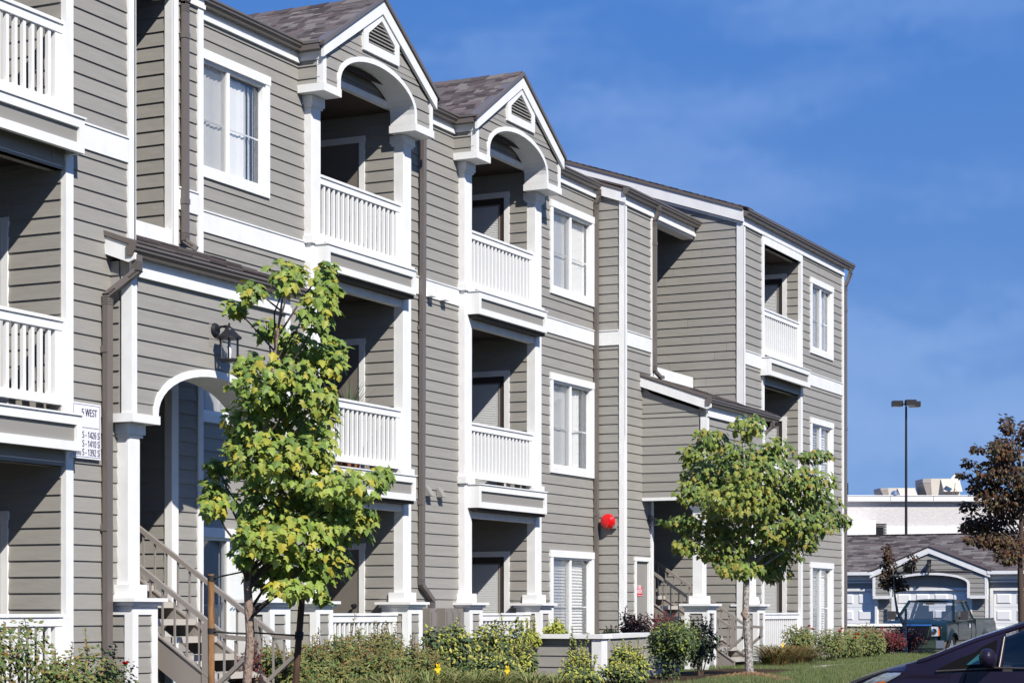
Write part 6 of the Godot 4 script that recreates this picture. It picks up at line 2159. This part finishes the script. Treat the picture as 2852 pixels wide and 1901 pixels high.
	for i in 900:
		var r := 0.6 * sqrt(rng.randf())
		var t := TAU * rng.randf()
		chips_x.append(Transform3D(Basis.from_euler(Vector3(rng.randf() * 0.8, rng.randf() * TAU, rng.randf() * 0.8)) * Basis.from_scale(Vector3(0.03, 0.005, 0.012) * (0.6 + rng.randf())), Vector3(27.47 + r * cos(t), GROUND - 0.005 + 0.1 * (1.0 - r / 0.62), -9.6 + r * sin(t))))
		var k := 0.6 + 0.7 * rng.randf()
		chips_c.append(Color(0.2 * k, 0.12 * k, 0.07 * k))
	scatter(m, "bark_chips", sh().box(-1, 1, -1, 1, -1, 1).mesh(), leaf_mat(0.0, 0.9), chips_x, chips_c)
	# the purple leaved trees
	var plum := [Vector3(0.042, 0.022, 0.018), Vector3(0.06, 0.028, 0.02), Vector3(0.028, 0.02, 0.014), Vector3(0.05, 0.036, 0.016)]
	var rust := [Vector3(0.13, 0.055, 0.025), Vector3(0.095, 0.075, 0.025)]
	o = stand("purple_tree", Vector3(42.3, 0.0, -8.93), "large purple leaved tree with a dark trunk at the right edge", "tree", "purple leaved trees")
	crown = [Vector4(-0.07, 5.41, 0.16, 0.21), Vector4(-0.41, 5.19, 0.10, 0.12), Vector4(-0.01, 5.01, 0.20, 0.23), Vector4(-0.55, 4.75, 0.36, 0.23), Vector4(-0.86, 4.84, 0.14, 0.09), Vector4(-0.14, 4.57, 0.30, 0.32), Vector4(-0.95, 4.59, 0.16, 0.09), Vector4(-0.63, 4.30, 0.45, 0.25), Vector4(-1.17, 4.30, 0.16, 0.05), Vector4(-0.81, 4.03, 0.36, 0.20), Vector4(-0.14, 4.12, 0.36, 0.30), Vector4(-0.50, 3.77, 0.53, 0.27), Vector4(-0.95, 3.68, 0.23, 0.11)]
	crown.append_array([Vector4(-0.01, 3.59, 0.30, 0.30), Vector4(-0.77, 3.32, 0.39, 0.20), Vector4(-1.08, 3.23, 0.16, 0.09), Vector4(-0.32, 3.23, 0.45, 0.25), Vector4(-0.68, 2.96, 0.39, 0.16), Vector4(-1.11, 2.95, 0.14, 0.07), Vector4(-0.23, 2.83, 0.39, 0.18), Vector4(-0.41, 2.61, 0.30, 0.14), Vector4(0.30, 5.10, 0.36, 0.36), Vector4(0.39, 4.48, 0.41, 0.41), Vector4(0.48, 3.77, 0.48, 0.45), Vector4(0.43, 3.05, 0.45, 0.32), Vector4(0.9, 4.2, 0.4, 0.4), Vector4(1.0, 3.5, 0.4, 0.4)])
	leafy_tree(o, crown, 1050.0, oval_leaf(0.7), 0.095, plum, rust, 2.2, 150, [Vector3(0.08, 0.3, 0), Vector3(0.02, 1.4, 0), Vector3(0.0, 2.3, 0), Vector3(0.02, 3.2, 0), Vector3(0.0, 4.2, 0), Vector3(-0.03, 5.2, 0)], [0.085, 0.07, 0.06, 0.045, 0.028, 0.012], twig, twig, 0.5)
	o = stand("purple_tree", Vector3(43.36, 0.0, -11.58), "small purple leaved sapling with a forked pale trunk before the pickup", "tree", "purple leaved trees")
	crown = [Vector4(-0.39, 2.76, 0.09, 0.20), Vector4(-0.33, 2.48, 0.15, 0.20), Vector4(-0.41, 2.20, 0.13, 0.15), Vector4(-0.20, 2.20, 0.18, 0.15), Vector4(0.03, 2.48, 0.12, 0.13), Vector4(0.18, 2.66, 0.09, 0.10), Vector4(-0.09, 2.06, 0.19, 0.11), Vector4(-0.44, 2.06, 0.11, 0.08)]
	leafy_tree(o, crown, 1900.0, oval_leaf(0.6), 0.08, plum, rust, 0.5, 60, [Vector3(-0.02, 0.5, 0), Vector3(-0.04, 0.95, 0), Vector3(-0.05, 1.22, 0), Vector3(-0.2, 1.5, 0), Vector3(-0.26, 1.9, 0), Vector3(-0.3, 2.5, 0)], [0.055, 0.045, 0.045, 0.03, 0.02, 0.006], pale, twig, 0.4)
	part_here(o, "cut_stub", sh().tube([Vector3(-0.05, 1.2, 0), Vector3(-0.02, 1.32, 0.01), Vector3(-0.015, 1.56, 0.01)], [0.038, 0.03, 0.028], 8), pale)


# ------------------------------------------------------------------ shrubs, flowers and grass

func shrub(called: String, at: Vector3, label: String, category: String, group: String, w: float, h: float, n: int, leaf: Shape, size: float, cols: Array, tips: Array, tip_share := 0.15, sprigs := 0, sprig_h := 0.3, flowers := 0, flower_col := Vector3(0.6, 0.01, 0.015)) -> Node3D:
	var o := thing(called, at, label, category, group)
	var xs := []
	var cs := []
	var stems := sh()
	var lumps := []
	for i in 5 + int(w * 6):
		var a := TAU * rng.randf()
		var r := sqrt(rng.randf()) * 0.62
		lumps.append([Vector3(cos(a) * r * w, h * (0.35 + 0.42 * rng.randf()), sin(a) * r * w * 0.8), 0.28 + 0.2 * rng.randf()])
	for i in lumps.size():
		var c: Vector3 = lumps[i][0]
		stems.tube([Vector3(c.x * 0.15, -0.05, c.z * 0.15), Vector3(c.x * 0.6, c.y * 0.5, c.z * 0.6), c], [0.011, 0.008, 0.004], 5)
	for k in int(n * 1.7):
		var l: Array = lumps[rng.randi() % lumps.size()]
		var d := Vector3(rng.randfn(), rng.randfn(), rng.randfn()).normalized()
		var r := pow(rng.randf(), 0.45)
		var p: Vector3 = l[0] + Vector3(d.x * w, d.y * h * 0.85, d.z * w) * l[1] * r
		if p.y < 0.02: p.y = 0.02 + 0.1 * rng.randf()
		xs.append(leaf_xf(p, (d + Vector3(0, 0.25, 0)).normalized(), size * (0.6 + 0.7 * rng.randf()), 0.4))
		var high := clampf(p.y / h, 0, 1) * r
		cs.append(pick(tips) if rng.randf() < tip_share * (0.3 + 1.2 * high) else pick(cols))
	for k in sprigs:   # upright shoots with leaves along them
		var l: Array = lumps[rng.randi() % lumps.size()]
		var foot: Vector3 = l[0] + Vector3((rng.randf() - 0.5) * w * 0.5, l[1] * h * 0.3, (rng.randf() - 0.5) * w * 0.5)
		var lean := Vector3((rng.randf() - 0.5) * 0.5, 1, (rng.randf() - 0.5) * 0.5)
		var len := sprig_h * (0.5 + 0.7 * rng.randf())
		stems.tube([foot, foot + lean * len], [0.005, 0.002], 4)
		var count := int(len / (size * 0.42))
		for j in count:
			var t := (j + 0.5) / count
			for e in [-1.0, 1.0]:
				var out := Vector3(cos(j * 1.6) * e, 0.7, sin(j * 1.6) * e).normalized()
				xs.append(leaf_xf(foot + lean * len * t, out, size * (0.95 - 0.35 * t), -0.6))
				cs.append(pick(tips) if rng.randf() < 0.75 else pick(cols))
	piece(o, "stems", stems.mesh(), M.twig)
	scatter(o, "foliage", leaf.mesh(), M.leaf, xs, cs)
	for k in flowers:
		var l: Array = lumps[rng.randi() % lumps.size()]
		var p: Vector3 = l[0] + Vector3((rng.randf() - 0.5) * w * 0.7, l[1] * h * (0.5 + 0.5 * rng.randf()), l[1] * w * (0.4 + 0.5 * rng.randf()))
		if k % 2: p.x -= l[1] * w * 0.4
		var f := sh()
		for j in 7:
			var a := TAU * j / 7.0
			f.tri(p, p + Vector3(cos(a) * 0.034, 0.01 + 0.018 * (j % 2), sin(a) * 0.034), p + Vector3(cos(a + 0.95) * 0.034, 0.02, sin(a + 0.95) * 0.034))
			f.tri(p + Vector3(0, -0.01, 0), p + Vector3(cos(a) * 0.03, 0.03, sin(a) * 0.03), p + Vector3(cos(a + 0.9) * 0.03, 0.028, sin(a + 0.9) * 0.03))
		piece(o, "flower", f.mesh(), mat(lin(flower_col.x, flower_col.y, flower_col.z), 0.5))
	return o


func grass_clump(at: Vector3, label: String, group: String, r: float, h: float, n: int, cols: Array, flowers := 0) -> Node3D:
	var o := thing("grass_clump", at, label, "ornamental grass", group)
	var blade := sh()
	var pts := [[0.0, 0.0], [0.10, 0.45], [0.30, 0.82], [0.62, 1.0], [0.88, 0.92]]
	for i in 4:
		var w0: float = 0.016 * (1.0 - i / 4.6)
		var w1: float = 0.016 * (1.0 - (i + 1) / 4.6)
		blade.quad(Vector3(-w0, pts[i][1], pts[i][0]), Vector3(w0, pts[i][1], pts[i][0]), Vector3(w1, pts[i + 1][1], pts[i + 1][0]), Vector3(-w1, pts[i + 1][1], pts[i + 1][0]), Vector3(0, 0.4, -1))
	var xs := []
	var cs := []
	for k in n:
		var a := TAU * rng.randf()
		var rr := sqrt(rng.randf()) * r * 0.45
		var hh := h * (0.55 + 0.6 * rng.randf())
		var reach := r * (0.4 + 1.0 * rng.randf())
		xs.append(Transform3D(Basis(Vector3.UP, a) * Basis.from_scale(Vector3(0.6, hh, reach)), Vector3(sin(a) * rr, 0, cos(a) * rr)))
		cs.append(pick(cols, 0.35))
	scatter(o, "blades", blade.mesh(), M.leaf, xs, cs)
	for k in flowers:
		var p := Vector3((rng.randf() - 0.5) * 0.1, h * 1.12, 0.12 + 0.05 * k)
		var f := sh()
		for j in 6:
			var a := TAU * j / 6.0
			f.tri(p, p + Vector3(cos(a - 0.42) * 0.045, sin(a - 0.42) * 0.045, 0.02), p + Vector3(cos(a + 0.42) * 0.045, sin(a + 0.42) * 0.045, 0.02))
			f.tri(p + Vector3(cos(a - 0.42) * 0.045, sin(a - 0.42) * 0.045, 0.02), p + Vector3(cos(a) * 0.07, sin(a) * 0.07, 0.01), p + Vector3(cos(a + 0.42) * 0.045, sin(a + 0.42) * 0.045, 0.02))
		piece(o, "flower", f.mesh(), mat(lin(0.82, 0.55, 0.0), 0.5))
		piece(o, "flower_stalk", sh().tube([Vector3(p.x, 0, 0), p - Vector3(0, 0, 0.01)], [0.005, 0.004], 5).mesh(), mat(lin(0.09, 0.12, 0.03), 0.7))
	return o


func build_plants() -> void:
	light_from = Vector3(-0.72, 1.03, 1.0).normalized()
	M.twig = mat(lin(0.10, 0.065, 0.045), 0.9)
	M.leaf = leaf_mat(0.35, 0.55)
	var oval := oval_leaf(0.62)
	var thin := oval_leaf(0.36)
	var olive := [Vector3(0.14, 0.17, 0.05), Vector3(0.10, 0.135, 0.045), Vector3(0.19, 0.20, 0.06), Vector3(0.085, 0.14, 0.05)]
	var russet := [Vector3(0.20, 0.165, 0.05), Vector3(0.17, 0.15, 0.05), Vector3(0.22, 0.14, 0.05)]
	var glossy := [Vector3(0.055, 0.085, 0.034), Vector3(0.042, 0.07, 0.034), Vector3(0.075, 0.11, 0.04), Vector3(0.12, 0.15, 0.05)]
	var lemon := [Vector3(0.34, 0.35, 0.06), Vector3(0.27, 0.30, 0.045), Vector3(0.40, 0.37, 0.10)]
	var lime := [Vector3(0.192, 0.240, 0.036), Vector3(0.252, 0.288, 0.042)]
	var wine := [Vector3(0.055, 0.018, 0.022), Vector3(0.085, 0.02, 0.024), Vector3(0.035, 0.02, 0.02), Vector3(0.06, 0.045, 0.025)]
	var red := [Vector3(0.19, 0.02, 0.022), Vector3(0.12, 0.02, 0.022)]
	var straw := [Vector3(0.17, 0.21, 0.06), Vector3(0.22, 0.23, 0.08), Vector3(0.32, 0.28, 0.12), Vector3(0.12, 0.18, 0.055), Vector3(0.26, 0.25, 0.09)]
	var rust := [Vector3(0.221, 0.143, 0.052), Vector3(0.156, 0.156, 0.052), Vector3(0.260, 0.130, 0.052), Vector3(0.117, 0.143, 0.046)]
	var g := GROUND
	# roses before the left wing
	shrub("rose_bush", Vector3(13.55, g, -11.25), "leafy rose bush before the white balusters at the lower left corner", "rose bush", "rose bushes", 0.55, 0.85, 1500, oval, 0.05, olive, russet, 0.2, 16, 0.26)
	shrub("rose_bush", Vector3(14.25, g, -11.2), "rose bush with red blooms below the brown downspout", "rose bush", "rose bushes", 0.5, 0.66, 1300, oval, 0.05, olive, russet, 0.2, 12, 0.24, 3)
	shrub("rose_bush", Vector3(14.8, g, -11.1), "sparse rose bush with one red bloom beside the left white pier", "rose bush", "rose bushes", 0.36, 0.5, 500, oval, 0.04, olive, russet, 0.2, 10, 0.2, 1)
	# spiraeas with brown seed heads
	var spots := [[18.0, -11.3, 0.5, 0.52, "low feathery green shrub before the white post left of the balusters"], [18.75, -11.15, 0.55, 0.58, "feathery green shrub with brown seed heads before the lowest white balusters"], [19.45, -11.2, 0.5, 0.66, "taller feathery shrub with brown heads right of the lowest white balusters"], [18.4, -10.5, 0.5, 0.45, "low green shrub with brown heads along the bottom edge of the view"], [19.3, -10.45, 0.5, 0.5, "low rusty green shrub between the yellow lilies"]]
	for q in spots: shrub("spirea_bush", Vector3(q[0], g, q[1]), q[4], "shrub", "feathery shrubs before the left gabled bay", q[2] * 1.1, q[3] * 1.12, 2600, thin, 0.062, olive, russet, 0.22, 30, 0.24)
	shrub("red_twig_shrub", Vector3(17.45, g, -11.4), "thin dark red leaved shrub beside the foot of the right stair rail", "shrub", "", 0.22, 0.5, 130, oval, 0.05, wine, red, 0.2, 6, 0.3)
	# evergreen euonymus with yellow tips
	shrub("euonymus_bush", Vector3(20.86, g, -11.0), "tall dark green shrub with yellow shoots under the meter boxes", "shrub", "yellow tipped evergreen shrubs", 0.46, 0.84, 1700, oval, 0.058, glossy, lemon, 0.262, 26, 0.2)
	shrub("euonymus_bush", Vector3(21.95, g, -10.85), "wide dark green shrub with yellow shoots left of the planter wall", "shrub", "yellow tipped evergreen shrubs", 0.5, 0.80, 1800, oval, 0.058, glossy, lemon, 0.262, 26, 0.2)
	shrub("euonymus_bush", Vector3(20.7, g, -10.2), "low dark green shrub with yellow shoots behind the right hand lily", "shrub", "yellow tipped evergreen shrubs", 0.45, 0.5, 1400, oval, 0.056, glossy, lemon, 0.26, 16, 0.18)
	shrub("euonymus_bush", Vector3(22.4, g, -10.0), "low yellow green shrub with a few shoots against the planter wall", "shrub", "yellow tipped evergreen shrubs", 0.35, 0.28, 800, oval, 0.056, glossy, lemon, 0.3, 14, 0.26)
	shrub("euonymus_bush", Vector3(21.5, g, -10.25), "yellow green shrub with tall shoots left of centre against the planter wall", "shrub", "yellow tipped evergreen shrubs", 0.28, 0.52, 800, oval, 0.056, glossy, lemon, 0.3, 18, 0.24)
	shrub("euonymus_bush", Vector3(22.95, g, -10.2), "narrow shrub with tall yellow green shoots before the middle of the planter", "shrub", "yellow tipped evergreen shrubs", 0.22, 0.46, 500, oval, 0.056, glossy, lime, 0.4, 12, 0.34)
	shrub("euonymus_bush", Vector3(24.3, g, -10.1), "pale yellow green shrub before the white corner post of the planter", "shrub", "yellow tipped evergreen shrubs", 0.36, 0.54, 1300, oval, 0.056, glossy, lemon, 0.5, 18, 0.24)
	shrub("euonymus_bush", Vector3(23.6, g, -9.95), "low round yellow green shrub at the foot of the planter corner", "shrub", "yellow tipped evergreen shrubs", 0.34, 0.3, 900, oval, 0.046, glossy, lemon, 0.3, 8, 0.16)
	shrub("boxwood_bush", Vector3(26.2, g, -10.3), "big dense dark green shrub at the right end of the planter", "shrub", "", 0.6, 0.86, 3200, oval, 0.046, glossy, lime, 0.16, 16, 0.14)
	shrub("dark_bush", Vector3(27.9, g, -10.5), "upright dark leaved bush between the big shrub and the maple trunk", "shrub", "", 0.32, 0.74, 800, oval, 0.06, [Vector3(0.022, 0.032, 0.02), Vector3(0.03, 0.04, 0.022)], glossy, 0.2, 14, 0.26)
	# inside the planter
	shrub("euonymus_bush", Vector3(25.5, 0.98, -11.7), "yellow green bush inside the planter under the patio window", "shrub", "bushes inside the planter", 0.26, 0.40, 700, oval, 0.05, lime, lemon, 0.4, 10, 0.14)
	shrub("euonymus_bush", Vector3(26.2, 0.98, -12.0), "second yellow green bush inside the planter, right of the patio window mullion", "shrub", "bushes inside the planter", 0.24, 0.36, 600, oval, 0.05, lime, lemon, 0.4, 8, 0.14)
	shrub("euonymus_bush", Vector3(24.9, 0.98, -11.75), "thin pale shoots inside the planter before the right pier of the second bay", "shrub", "bushes inside the planter", 0.2, 0.3, 260, oval, 0.05, lime, lemon, 0.5, 8, 0.22)
	shrub("euonymus_bush", Vector3(28.0, 0.98, -12.0), "small bright yellow bush inside the planter under the red bell", "shrub", "bushes inside the planter", 0.3, 0.24, 500, oval, 0.05, lime, lemon, 0.6, 6, 0.12)
	shrub("barberry_bush", Vector3(29.2, 0.9, -12.05), "purple leaved bush at the foot of the fire riser door", "barberry", "purple bushes inside the planter", 0.42, 0.6, 700, oval, 0.05, wine, red, 0.12, 16, 0.2)
	shrub("barberry_bush", Vector3(30.5, 0.9, -12.2), "purple leaved bush beside the right stair rail", "barberry", "purple bushes inside the planter", 0.4, 0.55, 600, oval, 0.05, wine, red, 0.12, 14, 0.18)
	# lilies and grasses along the front
	var clumps := [[16.9, -10.0, 0.3, 0.3], [17.55, -9.75, 0.34, 0.32], [18.1, -9.7, 0.34, 0.34], [18.65, -9.75, 0.36, 0.3], [19.2, -9.75, 0.36, 0.3], [19.75, -9.75, 0.34, 0.28], [20.35, -9.65, 0.34, 0.26], [20.95, -9.6, 0.3, 0.24]]
	var names := ["clump of arching grass at the left end of the front row", "second grass clump from the left along the bottom edge", "clump of arching grass with straw blades left of the first lily", "clump of grass with a yellow lily before the brown shrubs", "straw coloured grass clump between the two yellow lilies", "green grass clump with a yellow lily near the planter", "low green grass clump right of the second lily", "last grass clump at the right end of the front row"]
	for i in clumps.size():
		var q: Array = clumps[i]
		grass_clump(Vector3(q[0], lawn_height(q[0], q[1]), q[1]), names[i], "grass clumps along the front bed", q[2], q[3], 320, straw, 1 if i == 2 or i == 5 else 0)
	grass_clump(Vector3(33.3, g, -11.15), "rusty grass clump with a yellow flower left of the right wing balusters", "rusty grass clumps before the right wing", 0.5, 0.34, 420, rust, 1)
	grass_clump(Vector3(34.2, g, -11.2), "rusty grass clump before the right wing white balusters", "rusty grass clumps before the right wing", 0.55, 0.34, 420, rust)
	grass_clump(Vector3(35.0, g, -11.3), "rusty grass clump nearest the rose hedge of the right wing", "rusty grass clumps before the right wing", 0.5, 0.3, 380, rust)
	# roses and barberries by the right wing
	var rs := [[35.6, -11.4, 0.5, 0.68, "rose bush at the left end of the hedge under the right wing window"], [36.8, -11.35, 0.62, 0.64, "wide rose bush with red blooms under the right wing window"], [38.2, -11.35, 0.62, 0.62, "rose bush with red blooms right of the right wing window"], [39.6, -11.4, 0.6, 0.64, "rose bush at the corner of the right wing under the downspout"], [40.9, -11.7, 0.55, 0.52, "yellowish rose bush just past the corner of the right wing"]]
	for q in rs: shrub("rose_bush", Vector3(q[0], g, q[1]), q[4], "rose bush", "rose hedge of the right wing", q[2], q[3], 1300, oval, 0.05, olive, russet, 0.22, 10, 0.2, 3)
	shrub("barberry_bush", Vector3(42.4, g, -11.8), "bright red barberry bush left of the purple sapling", "barberry", "red barberries by the sapling", 0.6, 0.55, 1500, oval, 0.05, wine, red, 0.6, 10, 0.16)
	shrub("barberry_bush", Vector3(44.3, g, -11.75), "dark purple barberry bush behind the sapling trunk", "barberry", "red barberries by the sapling", 0.75, 0.62, 2200, oval, 0.05, wine, red, 0.2, 14, 0.16)
	shrub("barberry_bush", Vector3(43.4, g, -12.3), "purple red barberry bush between the red one and the sapling", "barberry", "red barberries by the sapling", 0.6, 0.6, 1500, oval, 0.05, wine, red, 0.35, 10, 0.16)
	# a low sided wall beyond, with its cap
	var W := thing("low_wall", Vector3(48.7, 0.3, -14.2), "low grey sided wall with a pale cap beyond the barberries", "wall")
	var s := sh().add(sh().hexa_run(Vector3(48.2, 0.2, -15.2), Vector3(49.1, 0.2, -13.3), 0.95, 0.16), Transform3D.IDENTITY)
	var core := part(W, "core", s, M.siding)
	var d := Vector3(0.9, 0, 1.9)
	for i in 6: piece(core, "plank", plank_mesh, M["siding%d" % (i % 4)], Transform3D(Basis(d, Vector3.UP, d.normalized().cross(Vector3.UP) * -1.0 if d.normalized().cross(Vector3.UP).x > 0 else d.normalized().cross(Vector3.UP)), Vector3(48.2, 0.24 + ROW * i, -15.2) + Vector3(-0.075, 0, 0.035)))
	part(W, "cap", sh().hexa_run(Vector3(48.15, 1.15, -15.3), Vector3(49.15, 1.15, -13.2), 0.06, 0.3), M.white)
	# pot plants on the balconies
	var pot := thing("potted_grass", Vector3(23.45, 3.24, -13.75), "potted grassy plant behind the second floor balusters of the left bay", "potted plant")
	piece(pot, "pot", sh().lathe(Vector3.ZERO, Vector3.UP, [[0.0, 0.0], [0.12, 0.0], [0.16, 0.28], [0.15, 0.28], [0.14, 0.25], [0, 0.25]], 16).mesh(), mat(lin(0.2, 0.08, 0.045), 0.8))
	var xs := []
	var cs := []
	for k in 70:
		var a := TAU * rng.randf()
		xs.append(Transform3D(Basis(Vector3.UP, a) * Basis.from_scale(Vector3(1.0, 0.7 + 0.5 * rng.randf(), 0.22 + 0.3 * rng.randf())), Vector3(0, 0.24, 0)))
		cs.append(pick([Vector3(0.07, 0.11, 0.05), Vector3(0.10, 0.13, 0.07)]))
	var blade := sh()
	blade.quad(Vector3(-0.012, 0, 0), Vector3(0.012, 0, 0), Vector3(0.01, 0.7, 0.3), Vector3(-0.01, 0.7, 0.3), Vector3(0, 0.3, -1))
	blade.quad(Vector3(-0.01, 0.7, 0.3), Vector3(0.01, 0.7, 0.3), Vector3(0.0, 0.95, 0.95), Vector3(0.0, 0.95, 0.95), Vector3(0, 1, -0.5))
	scatter(pot, "blades", blade.mesh(), M.leaf, xs, cs)
	# the lawn's own blades
	var gx := []
	var gc := []
	var tuft := sh()
	for i in 6:
		var a := TAU * i / 6.0 + 0.4
		var p := Vector3(cos(a), 0, sin(a)) * 0.016
		var t := Vector3(cos(a), 0, sin(a)) * 0.03 + Vector3(0, 0.05 + 0.012 * (i % 3), 0)
		var w := Vector3(-sin(a), 0, cos(a)) * 0.0035
		tuft.tri(p - w, p + w, t)
	var tufts := 0
	while tufts < 26000:
		var x := 24.0 + 24.5 * rng.randf()
		var z := -12.0 + 3.4 * rng.randf()
		if x < 31.6 and z < -9.72 or z < -11.05 and x < 35.0 and x < 31.7: continue
		if absf(z + 10.45) < 0.24 and x > 33.0 and x < 42.0: continue
		gx.append(Transform3D(Basis(Vector3.UP, TAU * rng.randf()) * (0.8 + 0.7 * rng.randf()), Vector3(x, lawn_height(x, z) - 0.005, z)))
		gc.append(pick([Vector3(0.125, 0.17, 0.06), Vector3(0.10, 0.145, 0.05), Vector3(0.15, 0.185, 0.075), Vector3(0.17, 0.18, 0.08)]))
		tufts += 1
	var lawn := Node3D.new()
	lawn.name = "grass"
	var blades := scatter(self as Node3D, "grass", tuft.mesh(), M.leaf, gx, gc)
	tag(blades, "short green grass blades of the lawn", "grass", "", "stuff")
	lawn.free()
